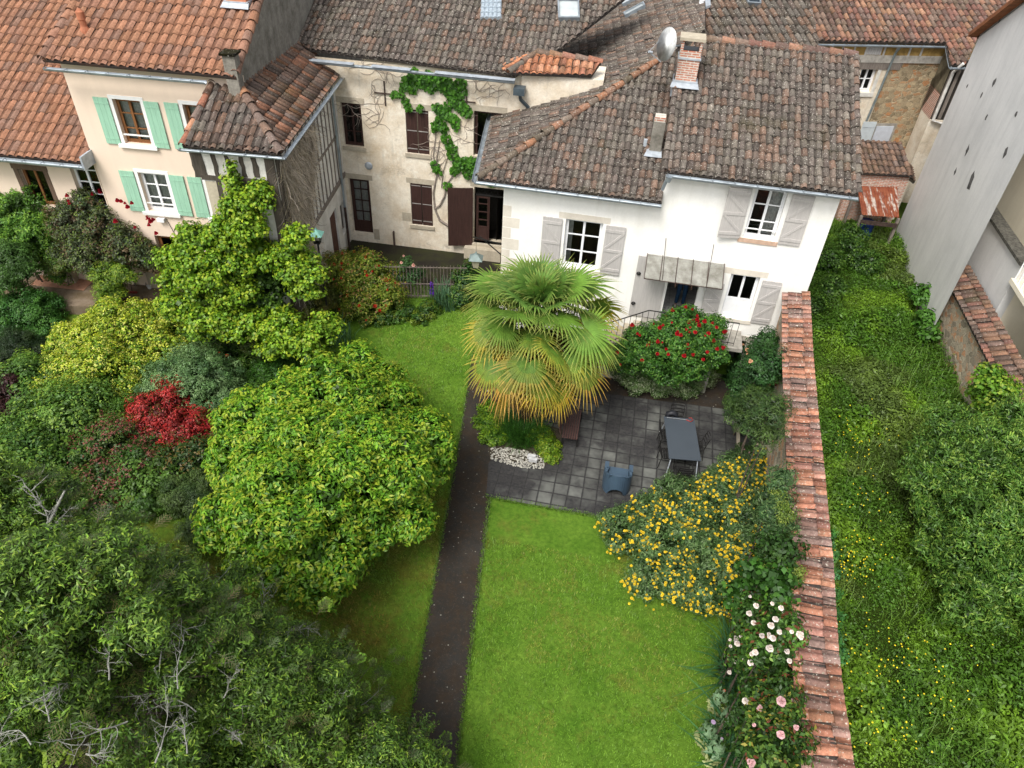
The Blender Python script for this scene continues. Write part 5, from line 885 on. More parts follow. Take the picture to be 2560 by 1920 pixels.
def crown(bag, lobes, pal, tips, leaf, asp, cover, clump, R, gmin=.1, droop=None, tipp=.5, inner=.3, dark=.55, up=.5, zf=None, rough=.18, openness=1.):
    cl_all = []
    for li, (x, y, z, r, fz) in enumerate(lobes):
        n = max(6, int(4*math.pi*r*r*(.4+.6*fz)/(clump*clump)*1.05*openness)); d = nrm(R.normal(size=(n, 3))); d = d[d[:, 2] > -.55]; n = len(d)
        bump = 1+rough*(np.sin(d[:, 0]*5+li)*np.cos(d[:, 1]*4+2*li)+R.normal(0, .35, n)); rr = r*R.uniform(.80, 1.04, n)*bump; P = np.array([x, y, z])+d*rr[:, None]*np.array([1, 1, fz]); keep = P[:, 2] > gmin
        for lj, (x2, y2, z2, r2, f2) in enumerate(lobes):
            if lj != li: keep &= (((P-np.array([x2, y2, z2]))/np.array([r2, r2, r2*f2]))**2).sum(1) > .55
        P, d = P[keep], d[keep]; n = len(P)
        if not n: continue
        k = max(4, int(cover*clump*clump*2.2/(leaf*leaf*asp))); cs = clump*R.uniform(.6, 1.15, n)
        q = R.normal(size=(n, k, 3)); q = nrm(q)*R.uniform(.25, 1, (n, k, 1))**.5; C_ = P[:, None]+q*cs[:, None, None]*np.array([1, 1, .75]); C_ = C_.reshape(-1, 3)
        nn = nrm(np.repeat(d, k, 0)*.5+q.reshape(-1, 3)*.8+np.array([0, 0, up])+R.normal(0, .35, (n*k, 3)))
        pc = np.array(pal); ci = R.integers(0, len(pal), n); cc = np.repeat(pc[ci]*R.uniform(.8, 1.2, (n, 1)), k, 0)*R.uniform(.75, 1.25, (n*k, 1))
        if tips is not None:
            out_ = (q*nrm(d*.6+np.array([0, 0, .6]))[:, None]).sum(2).reshape(-1); pr = np.clip((out_-.18)*2.4, 0, 1)*tipp*np.repeat(R.uniform(.4, 1.4, n), k); sel = R.random(n*k) < pr; tp = np.array(tips)[R.integers(0, len(tips), n*k)]*R.uniform(.8, 1.2, (n*k, 1)); cc[sel] = tp[sel]  # new growth on upper clump sides; also paints light tops and dark undersides
        bag.add(*leafquads(C_, nn, leaf, asp, cc, R, droop)); cl_all.append(np.c_[P, d])
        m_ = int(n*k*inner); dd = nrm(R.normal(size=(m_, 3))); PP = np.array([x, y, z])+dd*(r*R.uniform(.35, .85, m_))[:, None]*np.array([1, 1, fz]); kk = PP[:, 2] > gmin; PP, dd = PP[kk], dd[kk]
        bag.add(*leafquads(PP, nrm(dd+R.normal(0, .6, dd.shape)), leaf*1.5, asp*1.3, pc[R.integers(0, len(pal), len(PP))]*dark*R.uniform(.7, 1.2, (len(PP), 1)), R))  # larger old leaves inside, colour darkened to paint shade into the hollows
    return np.concatenate(cl_all) if cl_all else np.zeros((0, 6))
def shrub(name, label, cat, lobes, pal, tips=None, leaf=.08, asp=.5, cover=2.2, clump=.25, seed=0, group=None, stem=True, mat='leaf', part='foliage', **k):
    R = np.random.default_rng(1000+seed); L = [l[1:] if l[0] == 'w' else lobe(*l) for l in lobes]; cx = np.mean([l[0] for l in L]); cy = np.mean([l[1] for l in L]); gm = k.pop('gmin', None); lump = k.pop('lump', 0)
    if lump:
        L2 = []
        for (x, y, z, r, fz) in L:
            nn_ = int(4*math.pi*r*r*.55/(lump*lump*2.0)); d = nrm(R.normal(size=(nn_, 3))); d = d[d[:, 2] > -.35]
            for q_ in d: L2.append((x+q_[0]*r*.86, y+q_[1]*r*.86, z+q_[2]*r*fz*.86, lump*R.uniform(.6, 1.25), .8))
        L2 = [l for l in L2 if not any(((l[0]-m_[0])**2+(l[1]-m_[1])**2+((l[2]-m_[2])/m_[4])**2) < (m_[3]*.72)**2 for m_ in L)]
        L = [(x, y, z, r*.86, fz) for x, y, z, r, fz in L]+L2
    g0 = float(gz(cx, cy)) if gm is None else gm
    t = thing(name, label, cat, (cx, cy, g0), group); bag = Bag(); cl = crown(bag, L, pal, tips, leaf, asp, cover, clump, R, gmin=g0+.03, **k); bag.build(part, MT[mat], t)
    if stem:
        rs = random.Random(seed); m = M(); zc_ = np.mean([l[2] for l in L]); R0 = max(l[3] for l in L)
        for i in range(5):
            l = L[i % len(L)]; a = rs.uniform(0, 6.28); e = (l[0]+math.cos(a)*l[3]*.35, l[1]+math.sin(a)*l[3]*.35, l[2]+l[3]*.2); s = (l[0]*.7+cx*.3+rs.uniform(-.1, .1), l[1]*.7+cy*.3+rs.uniform(-.1, .1), g0-.05); w_ = .012+.010*R0; mid = tuple((p+q_)/2+rs.uniform(-.08, .08) for p, q_ in zip(s, e)); m.tube([s, mid, e], [w_*1.5, w_, w_*.4], 6)
        m.build('stem', MT['bark'], t)
    t['_n'] = 0; del t['_n']; return t, cl
def bloom_mesh(col, r=.05, layers=3, n=5, name='bloom', centre=None):
    m = M(); rs = random.Random(int(col[0]*1000))
    for l in range(layers):
        rr = r*(1-l*.27); z0 = r*.25*l
        for i in range(n):
            a = 2*math.pi*(i+.5*l)/n; w_ = math.pi/n*1.15; k_ = rs.uniform(.8, 1.15)*(1-.12*l); m.col = tuple(min(1, c*k_) for c in col); up_ = r*(.15+.33*l)
            m.quad((0, 0, z0), (rr*.9*math.cos(a-w_), rr*.9*math.sin(a-w_), z0+up_), (rr*.98*math.cos(a), rr*.98*math.sin(a), z0+up_*.8), (rr*.9*math.cos(a+w_), rr*.9*math.sin(a+w_), z0+up_))
    if centre: m.col = centre; m.lathe((0, 0, r*.1), [(r*.35, 0), (r*.4, r*.2), (r*.2, r*.42), (0, r*.45)], 6)
    o = m.build(name, MT['petal']); return o
def blooms(parent, proto, pts, R, cap=95, sc=(.55, 1.3), rest_name=None):
    """first ones as parts, the surplus joined into one part"""
    W = world_of(parent).inverted(); me = proto.data; name = proto.name.split('.')[0]
    for i, p in enumerate(pts[:cap]):
        o = proto if i == 0 else proto.copy()
        if i: COL.objects.link(o)
        d = Vector(p[3:6]) if len(p) > 3 else Vector((0, 0, 1)); d = (d+Vector((0, 0, .9))+Vector(R.normal(0, .25, 3))).normalized()
        o.parent = parent; o.matrix_parent_inverse = W; o.location = Vector(p[:3]); o.rotation_euler = d.to_track_quat('Z', 'X').to_euler(); o.scale = (float(R.uniform(*sc)),)*3
    ex = pts[cap:]
    if len(ex):
        v0 = np.array([v.co[:] for v in me.vertices]); f0 = [tuple(p.vertices) for p in me.polygons]; m = M(); cs = [d.color[:3] for d in me.attributes['Col'].data]
        for p in ex:
            d = Vector(p[3:6]) if len(p) > 3 else Vector((0, 0, 1)); d = (d+Vector((0, 0, .9))+Vector(R.normal(0, .25, 3))).normalized(); q_ = d.to_track_quat('Z', 'X').to_matrix(); s_ = float(R.uniform(*sc)); vv = (v0*s_) @ np.array(q_).T+np.array(p[:3]); b_ = len(m.v); m.v += [tuple(x) for x in vv]
            for f, c in zip(f0, cs): m.f.append(tuple(b_+i for i in f)); m.m.append(0); m.c.append(tuple(c))
        o = m.build(name+'_cluster', MT['petal'], parent); o['kind'] = 'stuff'
def facing(cl, R, n, push=.1, zmin=-.1):   # clump points on the side the camera side sees
    d = cl[:, 3:6]; to = nrm(CAMP-cl[:, :3]); s = (d*to).sum(1) > .25; c = cl[s]; c = c[R.permutation(len(c))[:n]]; c = c.copy()
    if len(c) < n and len(c): x_ = c[R.integers(0, len(c), n-len(c))].copy(); x_[:, :3] += R.normal(0, .12, (len(x_), 3)); c = np.concatenate([c, x_])
    c[:, :3] += nrm(CAMP-c[:, :3])*push+c[:, 3:6]*push*.6; return c
def px_pts(lst, z, R=None): return [np.array([*V(x, y, z), 0, -.3, 1.]) for x, y in lst]
RG = np.random.default_rng(3)
# ---- magnolia, the big round bright green tree ----
LIME = [(.30, .42, .03), (.24, .37, .025), (.38, .45, .04)]
mag = [lobe(700, 1040, 2.3, 205, .9), lobe(590, 960, 2.5, 125), lobe(790, 900, 2.3, 110), lobe(870, 980, 2.0, 98), lobe(560, 1110, 2.2, 115), lobe(700, 1170, 1.9, 110), lobe(820, 1090, 1.8, 105), lobe(690, 880, 3.1, 115), lobe(520, 1010, 2.0, 75), lobe(610, 1200, 1.4, 90), lobe(780, 1010, 3.2, 120), lobe(620, 1070, 3.3, 110), lobe(790, 830, 1.9, 75), lobe(640, 870, 2.2, 75), lobe(705, 1230, 1.2, 70), lobe(915, 960, 1.6, 55)]
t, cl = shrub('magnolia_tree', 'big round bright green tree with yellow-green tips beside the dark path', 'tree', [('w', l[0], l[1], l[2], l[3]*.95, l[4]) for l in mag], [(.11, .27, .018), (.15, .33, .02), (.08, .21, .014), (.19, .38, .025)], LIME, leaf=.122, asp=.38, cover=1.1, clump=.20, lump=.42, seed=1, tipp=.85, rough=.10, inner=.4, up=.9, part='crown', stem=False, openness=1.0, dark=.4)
m = M(); c0 = V(700, 1130, 0); 
for i in range(7): a = i*.9; m.tube([(c0[0], c0[1], -.05), (c0[0]+.3*math.cos(a), c0[1]+.3*math.sin(a), 1.0), (c0[0]+1.3*math.cos(a), c0[1]+1.3*math.sin(a), 2.4+.2*(i % 3))], [.13, .09, .03], 7)
m.build('trunk', MT['bark'], t)
# ---- palm ----
pb = V(1135, 918, 0); pc = np.array([pb[0]+.10, pb[1], zpy(pb, 688)]); rp = 214*SC/FPX*depth(pc); print('palm', pb, pc, rp)
pt = thing('fan_palm', 'tall fan palm with green fans turning yellow-orange at the hanging tips', 'palm tree', (pb[0], pb[1], 0))
m = M(); m.tube([(pb[0], pb[1], -.05), (pb[0]+.02, pb[1], pc[2]*.5), tuple(pc+(0, 0, .2))], [.17, .19, .16], 10)
rs = random.Random(3)
for i in range(260): a = rs.uniform(0, 6.28); z = rs.uniform(.1, pc[2]); r = .18; m.bar((pb[0]+r*math.cos(a), pb[1]+r*math.sin(a), z), (pb[0]+(r+.07)*math.cos(a), pb[1]+(r+.07)*math.sin(a), z+.16), .03, .01)
m.build('trunk', plain('palm_fibre', (.10, .065, .04), .95, .5, 18, bump=.8), pt)
bag = Bag(); NLf = 84; Rp = np.random.default_rng(5)
for i in range(NLf):
    f_ = i/(NLf-1); el = math.radians(86-150*f_**.92)+Rp.normal(0, .07); az = i*2.39996+Rp.normal(0, .12); pet = (.55+.95*min(1, f_*2.4))*Rp.uniform(.62, 1.2); fr_ = rp*.36*Rp.uniform(.85, 1.15)*(.8 if f_ < .06 else 1)
    d = np.array([math.cos(az)*math.cos(el), math.sin(az)*math.cos(el), math.sin(el)]); hub = pc+np.array([0, 0, .25-.5*f_])+d*pet+np.array([0, 0, -.12*f_]); side = np.array([-math.sin(az), math.cos(az), 0]); nl = np.cross(d, side); nl = nl if nl[2] > 0 else -nl
    ax_ = nrm(d*1.0+np.array([0, 0, -.15-.45*f_])+Rp.normal(0, .12, 3)) ; nl = nrm(nl-ax_*nl.dot(ax_)+Rp.normal(0, .30, 3)); nl = nrm(nl-ax_*nl.dot(ax_)); side = np.cross(nl, ax_)
    nb = 36; spread = math.radians(Rp.uniform(125, 158)); w0 = .030
    age = np.clip((f_-.46)/.54+Rp.normal(0, .13), 0, 1); g0 = np.array([.095, .19, .022])*Rp.uniform(.75, 1.25); g0 = g0*(1-.0*age)
    if f_ < .25: g0 = np.array([.09, .19, .03])*Rp.uniform(.8, 1.25)
    yel = np.array([.70, .42, .015]) if Rp.random() < .75 else np.array([.52, .22, .03]); br = np.array([.35, .20, .10])
    # petiole
    a0 = pc+np.array([0, 0, .2-.5*f_]); pw = side*.016; pn = nl*.006; vv = np.array([a0-pw, a0+pw, hub+pw, hub-pw]); bag.add(vv, np.array([[0, 1, 2, 3]]), np.array([[.10, .17, .04]]))
    S = [0, .30, .55, .78, 1.0]; Wd = [.20, 1.15, 1.05, .5, .05]
    for j in range(nb):
        th = spread*(2*j/(nb-1)-1); dr = ax_*math.cos(th)+side*math.sin(th); L = fr_*(1-.22*abs(th/spread)**2)*Rp.uniform(.9, 1.06); sd = np.cross(nl, dr); dro = Rp.uniform(.05, .32)+.25*f_; pts = []
        for s, wd_ in zip(S, Wd):
            c_ = hub+dr*L*s+np.array([0, 0, -1.])*L*dro*s**2.6+nl*.10*L*s*(1-s)*.6; hw = w0*wd_*(1 if j % 1 == 0 else 1); pts.append((c_-sd*hw, c_+nl*hw*.55, c_+sd*hw))
        vv = np.array([p for q_ in pts for p in q_]); ff = []; cc = []
        for k_ in range(4):
            b_ = k_*3; ff += [[b_, b_+1, b_+4, b_+3], [b_+1, b_+2, b_+5, b_+4]]; sm = (S[k_]+S[k_+1])/2
            ty = np.clip((age*1.6+.04)*(sm*1.2)**2.4*Rp.uniform(.6, 1.3), 0, 1); tb = np.clip(max(0, age-.6)*2.2*max(0, sm-.35)*1.6, 0, 1); tip = .35 if k_ == 3 else (.08 if k_ == 2 else 0)
            c_ = g0*(1-ty)+yel*ty; c_ = c_*(1-tb)+br*tb; c_ = c_*(1-tip)+np.array([.42, .38, .12])*tip; cc += [c_*1.06, c_*.9]
        bag.add(vv, np.array(ff), np.array(cc))
# hanging dead leaves under the crown
bag.build('crown', leaf_mat('palm_fans', .2, .6, .3), pt)
m = M(); Rq = np.random.default_rng(8)
for i in range(420):
    a = Rq.uniform(0, 6.28); r = Rq.uniform(.15, rp*.62); z = pc[2]-.5-Rq.uniform(.1, .9); p = np.array([pc[0]+r*math.cos(a), pc[1]+r*math.sin(a), z]); e = p+np.array([Rq.normal(0, .12), Rq.normal(0, .12), -Rq.uniform(.3, .6)]); m.col = tuple(np.array([.30, .17, .09])*Rq.uniform(.5, 1.3)); m.bar(p, e, .012, .003)
m.build('dead_fronds', MT['petal'], pt)
# ---- conifers at the lower left ----
def spray_template(R, fresh):
    """a flat fir branchlet 0.42 m long: verts, faces, cols (axis +X, up +Z)"""
    v = []; f = []; c = []
    def needle(p, d, L, w_, col): s = np.cross(d, (0, 0, 1.)); s = s/(np.linalg.norm(s)+1e-9)*w_; b = len(v); v.extend([p-s*.6, p+s*.6, p+d*L+s, p+d*L-s]); f.append([b, b+1, b+2, b+3]); c.append(col)
    def twig(o, d, L, top):
        n = int(L/.036); e = o+d*L; sd = np.cross((0, 0, 1.), d)
        b = len(v); v.extend([o-sd*.005, o+sd*.005, e+sd*.003, e-sd*.003]); f.append([b, b+1, b+2, b+3]); c.append((.16, .12, .07))
        for i in range(n):
            p = o+d*L*(i+.5)/n; tip_ = i > n-5 and fresh
            for s in (-1, 1):
                dd = d*.55+sd*s*R.uniform(.7, 1)+np.array([0, 0, R.uniform(.05, .5)]); dd /= np.linalg.norm(dd); col = np.array([.10, .19, .03]) if tip_ else np.array([.036, .088, .014])*R.uniform(.6, 1.7); needle(p, dd, R.uniform(.022, .034)*(1.15 if tip_ else 1), .0038 if not tip_ else .006, col)
        if fresh:
            for k in range(6): dd = d+R.normal(0, .45, 3); dd /= np.linalg.norm(dd); needle(e, dd, .055, .016, np.array([.18, .29, .04])*R.uniform(.75, 1.2))
    twig(np.zeros(3), np.array([1., 0, 0]), .42, True)
    for i, x in enumerate((.08, .15, .22, .29, .35)):
        for s in (-1, 1): a = math.radians(R.uniform(40, 55))*s; twig(np.array([x, 0, 0]), np.array([math.cos(a), math.sin(a), R.uniform(-.1, .12)]), .20-.022*i*1.2, True)
    return np.array(v), np.array(f), np.array([tuple(x) for x in c])
FIRP = [(.08, .16, .022), (.055, .12, .018), (.10, .20, .026), (.085, .15, .028), (.12, .21, .03)]
def conifer(base, h, rad, label, seed, dens=1., r_in=.25, zlo=.12, lean=(0, 0), cut=None):
    R = np.random.default_rng(seed); t = thing('fir_tree', label, 'tree', base, 'dark firs at the lower left'); base = np.array(base, float); bag = Bag(); T = [spray_template(R, fr) for fr in (True, False, False, False, False, False)]
    m = M(); top = base+np.array([lean[0], lean[1], h]); m.tube([base-(0, 0, .1), base*.5+top*.5, top], [.16, .1, .02], 8); br = M(); V_, F_, C_, n = [], [], [], 0
    nb = int(150*dens); lumps = []
    for i in range(nb):
        f_ = zlo+(1-zlo)*(i+.5)/nb; ax0 = base*(1-f_)+top*f_; az = i*2.39996+R.normal(0, .2); L = rad*(1-f_)**.62*R.uniform(.78, 1.1)+.12; el = math.radians(R.uniform(-4, 14)+42*f_**3); d = np.array([math.cos(az)*math.cos(el), math.sin(az)*math.cos(el), math.sin(el)]); e = ax0+d*L+np.array([0, 0, -.10*L]); mid = (ax0+e)/2+np.array([0, 0, .10*L]); br.tube([ax0, mid, e], [.022+.008*L, .016, .005], 4, cap=False)
        ns = int(L*r_in*22)+2
        if f_ > .3:
            for s_ in (.62, .98): pp_ = (1-s_)**2*ax0+2*s_*(1-s_)*mid+s_*s_*e; lumps.append((pp_[0]+R.normal(0, .14), pp_[1]+R.normal(0, .14), pp_[2]+R.normal(0, .08), R.uniform(.20, .34), .55))
        for k in range(ns):
            s = R.uniform(.22, 1) if k else 1.; p = (1-s)**2*ax0+2*s*(1-s)*mid+s*s*e; a2 = az+(R.uniform(.3, 1.0)*R.choice([-1, 1]) if k else 0); off = R.uniform(0, .55)*L*.6 if k else 0
            dd = np.array([math.cos(a2), math.sin(a2), R.uniform(-.25, .45)]); dd /= np.linalg.norm(dd); p = p+dd*off*.8; roll = R.normal(0, .3); Z = np.array([0, 0, 1.])+R.normal(0, .22, 3); Y = np.cross(Z, dd); Y /= np.linalg.norm(Y); Z = np.cross(dd, Y); sc_ = R.uniform(.40, .78); v, f, c = T[R.integers(0, 6)]
            W_ = p+(v[:, :1]*dd+v[:, 1:2]*Y+v[:, 2:]*Z)*sc_; bag.add(W_, f, c*R.uniform(.5, 1.6)*np.array([R.uniform(.8, 1.25), 1.1, R.uniform(.8, 1.2)]))
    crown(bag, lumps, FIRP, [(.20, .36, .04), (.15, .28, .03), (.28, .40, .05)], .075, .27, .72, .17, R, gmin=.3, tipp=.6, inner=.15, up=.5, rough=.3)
    bag.build('crown', MT['leaf'], t); m.build('trunk', MT['bark_grey'], t); br.build('branches', MT['bark'], t); return t, top
def dead_branch(m, p, d, L, R, w_=.02, lev=0):
    pts = [np.array(p, float)]; dd = np.array(d, float)
    for i in range(5): dd = dd+R.normal(0, .16, 3); dd /= np.linalg.norm(dd); pts.append(pts[-1]+dd*L/5)
    m.tube(pts, [w_*(1-.16*i) for i in range(6)], 5)
    if lev < 2:
        for i in range(1, 6):
            for _ in range(2 if lev == 0 else 1): a = R.normal(0, .7, 3); e = dd+a; e /= np.linalg.norm(e); dead_branch(m, pts[i], e, L*R.uniform(.25, .5), R, w_*.5, lev+1)
b1_ = V(170, 1700, 0); fb = V(250, 1430, 5.2)
fA, tA = conifer((fb[0]-.2, fb[1]-.3, 0), 7.6, 3.7, 'largest dark fir with pale lichened twigs filling the lower left corner', 11, 1.25, .34)
fb = V(560, 1520, 3.2); fB, tB = conifer((fb[0]+.1, fb[1]-.4, 0), 4.7, 2.6, 'dark fir reaching over the lawn between the round green tree and the corner fir', 12, 1.05, .34)
fb = V(70, 1180, 4.0); fC, tC = conifer((fb[0]-.1, fb[1]-.2, 0), 5.8, 2.6, 'fir with a bare lichen-grey leader at the left edge', 13, .95, .32)
fb = V(830, 1690, 1.6); fD, tD = conifer((fb[0]-.1, fb[1]-.3, 0), 3.0, 1.55, 'small dark fir whose twigs overhang the dark path at the bottom', 14, .7, .32)
Rd = np.random.default_rng(21)
def dead_twigs(tr, base, top, rad, n, R):
    for i in range(n):
        f = R.uniform(.45, .97); a = R.uniform(0, 6.28); r = rad*(1-f)**.62*R.uniform(.75, 1.02); p = np.array(base)*(1-f)+np.array(top)*f+np.array([r*math.cos(a), r*math.sin(a), .05]); m = M(); dead_branch(m, p, nrm(np.array([math.cos(a)*.8, math.sin(a)*.8, R.uniform(.1, .9)])), R.uniform(.22, .5), R, .0065, 1); m.build('dead_twig', MT['bark_grey'], tr)
dead_twigs(fA, fA.location, tA, 3.9, 95, Rd); dead_twigs(fB, fB.location, tB, 2.8, 60, Rd); dead_twigs(fC, fC.location, tC, 2.6, 35, Rd); dead_twigs(fD, fD.location, tD, 1.35, 15, Rd)
for tr, L_ in ((fA, [(120, 1400, 6.6), (160, 1500, 6.6), (300, 1380, 6.2), (420, 1530, 5.6), (60, 1600, 7), (330, 1640, 6.4), (230, 1460, 7), (450, 1420, 5.4), (100, 1550, 7.2), (380, 1480, 6.3), (520, 1600, 5), (200, 1340, 6.4), (270, 1550, 6.8), (340, 1430, 6.2), (140, 1470, 6.9), (400, 1620, 6), (180, 1620, 7.2), (480, 1500, 5.4), (40, 1500, 6.8)]), (fB, [(560, 1340, 4.1), (540, 1500, 4.3), (640, 1430, 3.8), (600, 1560, 4.3), (680, 1560, 3.4), (500, 1400, 4.2), (620, 1360, 3.6)]), (fC, [(60, 1240, 5.2), (110, 1130, 5.2), (30, 1200, 5.3)])):
    for (x, y, z) in L_: m = M(); p = V(x, y, z); dead_branch(m, p-(0, 0, .1), nrm(np.array([Rd.normal(0, .6), Rd.normal(0, .5)+.3, .5])), Rd.uniform(.35, .8), Rd, .010); m.build('dead_branch', MT['bark_grey'], tr)
m = M(); a, b, c = V(80, 1260, 5.), V(105, 1130, 5.4), V(140, 1060, 5.8); m.tube([a-(0, 0, .3), (a+b)/2, b, c], [.06, .05, .035, .015], 7); dead_branch(m, b, (0.2, .3, .9), .7, Rd, .02); dead_branch(m, a, (-.7, .3, .6), .9, Rd, .02); m.build('dead_leader', MT['bark_grey'], fC)
# light green deciduous twigs and mixed shrubs behind the firs
G1 = [(.065, .15, .022), (.09, .19, .025), (.045, .11, .018)]
shrub('leafy_shrub', 'loose green shrub with pale bare stems below the yellow bush at the left', 'shrub', [(60, 830, .9, 70), (170, 900, 1.0, 85), (90, 930, .8, 80), (230, 850, .8, 50)], [(.09, .20, .03), (.07, .15, .025), (.13, .25, .035)], [(.22, .34, .05)], leaf=.09, clump=.28, seed=21, cover=1.4)
shrub('leafy_shrub', 'plain green bush to the left of the red-brown rose shrub', 'shrub', [(60, 1010, .9, 90), (160, 1000, .8, 60), (20, 1080, 1.1, 80)], G1, [(.14, .24, .03)], leaf=.10, clump=.3, seed=22, cover=1.6)
shrub('purple_shrub', 'dark purple-brown shrub at the left edge', 'shrub', [(10, 850, 1.0, 45), (0, 900, .8, 40)], [(.05, .02, .02), (.07, .03, .028)], None, leaf=.08, seed=23)
# ---- lime ivy column on the timber house and its sprawling foot ----
IVY = [(.15, .29, .02), (.19, .35, .025), (.10, .22, .015), (.25, .40, .03)]
iv = [fl(FT, 502, 358, 7, .2, 1.3), fl(FT, 506, 378, 12, .22, 1.3), fl(FT, 508, 402, 18, .25, 1.2), fl(FT, 530, 438, 34, .3, 1.1), fl(FT, 566, 436, 26, .3, 1.1), fl(FT, 492, 445, 22, .3), fl(FT, 545, 490, 40, .4), fl(FT, 505, 500, 44, .5), fl(FT, 545, 560, 46, .5), fl(FT, 495, 560, 52, .8), fl(FT, 440, 540, 50, .9), fl(FT, 410, 530, 34, .9), fl(FT, 395, 600, 46, 1.2), fl(FT, 450, 610, 58, 1.2), fl(FT, 400, 670, 42, 1.5), fl(FT, 460, 690, 52, 1.5), fl(FT, 530, 695, 40, 1.4), fl(FT, 610, 555, 40, .6), fl(FT, 638, 525, 26, .6), fl(FT, 650, 585, 38, .8), fl(FT, 670, 630, 30, 1.0), fl(FT, 500, 625, 46, 1.1), fl(FT, 625, 510, 20, .5), fl(FT, 590, 700, 42, 1.3), fl(FT, 650, 730, 44, 1.6), fl(FT, 600, 750, 36, 1.7), fl(FT, 690, 720, 34, 1.5), fl(FT, 680, 760, 26, 1.9), fl(FT, 375, 560, 24, .9)]
t, ci = shrub('ivy_mass', 'towering lime green climber reaching up the timbered wall to its eave', 'climber', iv, IVY, [(.34, .42, .03), (.26, .38, .02)], leaf=.10, asp=.7, cover=1.2, clump=.18, lump=.30, seed=31, tipp=.7, inner=.35, gmin=.2)
# ---- yellow mock orange and neighbours ----
t, _ = shrub('golden_shrub', 'spreading yellow-green shrub below the cream house terrace', 'shrub', [(250, 720, 1.3, 75), (180, 760, 1.1, 70), (320, 710, 1.2, 60), (150, 830, .9, 60), (240, 800, 1.1, 75), (350, 770, .9, 55), (380, 700, 1.2, 38), (300, 830, .7, 50), (200, 850, .6, 45)], [(.26, .38, .03), (.20, .33, .025), (.34, .42, .04), (.13, .25, .02)], [(.54, .58, .06), (.46, .52, .04), (.60, .60, .14)], leaf=.075, asp=.55, cover=1.2, clump=.18, lump=.3, seed=41, tipp=.85)
shrub('round_shrub', 'fine-leaved dark green mound beside the terrace edge at the left', 'shrub', [(60, 680, .9, 70, .8), (10, 690, .9, 55, .8), (110, 720, .6, 40)], [(.05, .15, .028), (.065, .18, .03), (.085, .21, .035)], None, leaf=.06, clump=.2, seed=42, cover=1.6)
shrub('dark_conifer_shrub', 'very dark bushy conifer below the fine-leaved mound', 'shrub', [(40, 760, .8, 50, .9), (85, 765, .7, 35), (0, 770, .8, 40)], [(.018, .04, .012), (.03, .055, .014)], None, leaf=.06, asp=.2, clump=.18, seed=43, cover=1.6)
shrub('variegated_dome', 'dense grey-green domed shrub behind the red one', 'shrub', [(420, 850, .8, 108, .85), (365, 880, .6, 75, .8), (480, 880, .6, 70, .8), (420, 810, .7, 70, .8)], [(.10, .19, .06), (.14, .25, .09), (.07, .145, .05), (.19, .30, .12)], None, leaf=.085, asp=.36, cover=1.9, clump=.2, seed=44, rough=.05)
t, cr = shrub('red_leaved_shrub', 'bright red-leaved shrub in front of the grey-green dome', 'shrub', [(350, 890, 1.2, 58), (400, 935, .9, 62), (320, 930, .9, 45), (370, 850, 1.5, 26, 1.2), (440, 910, .8, 35)], [(.32, .02, .02), (.40, .035, .03), (.22, .02, .018), (.12, .07, .015)], [(.50, .05, .045)], leaf=.085, asp=.38, cover=1.5, clump=.2, seed=45, openness=1.1)
shrub('green_shrub', 'dark green undergrowth below the bright red shrub', 'shrub', [(430, 1000, .7, 70), (370, 1010, .6, 60), (480, 960, .6, 45)], [(.035, .08, .015), (.05, .10, .015)], [(.14, .10, .02)], leaf=.09, seed=46, cover=1.6)
t, cr = shrub('bronze_rose_shrub', 'sprawling rose bush with reddish brown young leaves left of the lime round tree', 'rose bush', [(250, 970, .8, 75), (180, 1000, .7, 55), (300, 1010, .7, 60), (330, 960, .8, 45), (220, 1040, .6, 60)], [(.065, .13, .025), (.05, .10, .02), (.09, .15, .025)], [(.24, .085, .06), (.17, .05, .04)], leaf=.075, cover=1.5, seed=47, tipp=.8)
shrub('feathery_shrub', 'pale feathery bush at the foot of the round green tree', 'shrub', [(430, 1080, .8, 55), (390, 1070, .8, 38), (440, 1140, .6, 40)], [(.10, .16, .04), (.07, .12, .03), (.045, .09, .02)], None, leaf=.07, asp=.25, seed=48)
shrub('bright_shrub', 'light green soft shrub between the golden bush and the red one', 'shrub', [(260, 900, .7, 45), (230, 940, .5, 40), (290, 930, .4, 38)], [(.10, .21, .02), (.13, .26, .03)], None, leaf=.07, asp=.3, seed=49)
t, cr = shrub('mixed_shrub', 'dark shrub with small orange-red flowers between the lime climber and the dome', 'shrub', [(430, 745, .8, 48), (480, 760, .7, 50), (390, 800, .6, 38), (520, 790, .5, 45)], G1, [(.10, .16, .03)], leaf=.075, seed=50, cover=1.6)
blooms(t, bloom_mesh((.42, .06, .015), .045, 2, 5), [c for c in px_pts([(466, 770), (470, 785), (478, 778), (490, 768), (474, 762), (484, 792)], 1.25)], RG)
shrub('gap_shade_ivy', 'dark shaded ivy in the gap between the two lime climber masses', 'climber', [fl(FT, 585, 560, 36, .3), fl(FT, 590, 620, 36, .4), fl(FT, 575, 660, 34, .8), fl(FT, 560, 600, 30, .5)], [(.035, .08, .012), (.05, .11, .015)], [(.10, .19, .02)], leaf=.10, asp=.7, seed=54, gmin=.2, stem=False)  # ivy added with dark leaf colours, painting the gap's shade
shrub('box_shrub', 'round dark box bush among the lime climber foliage', 'shrub', [(553, 710, 1.5, 40), (560, 740, 1.2, 36)], [(.055, .10, .015), (.04, .075, .012), (.085, .12, .02)], None, leaf=.045, clump=.16, seed=51)
shrub('bronze_shrub', 'olive bronze bush right of the lime climber', 'shrub', [(665, 650, 1.6, 46), (655, 690, 1.2, 42), (690, 640, 1.5, 36)], [(.09, .11, .015), (.06, .085, .014), (.13, .12, .02)], None, leaf=.055, clump=.18, seed=52)
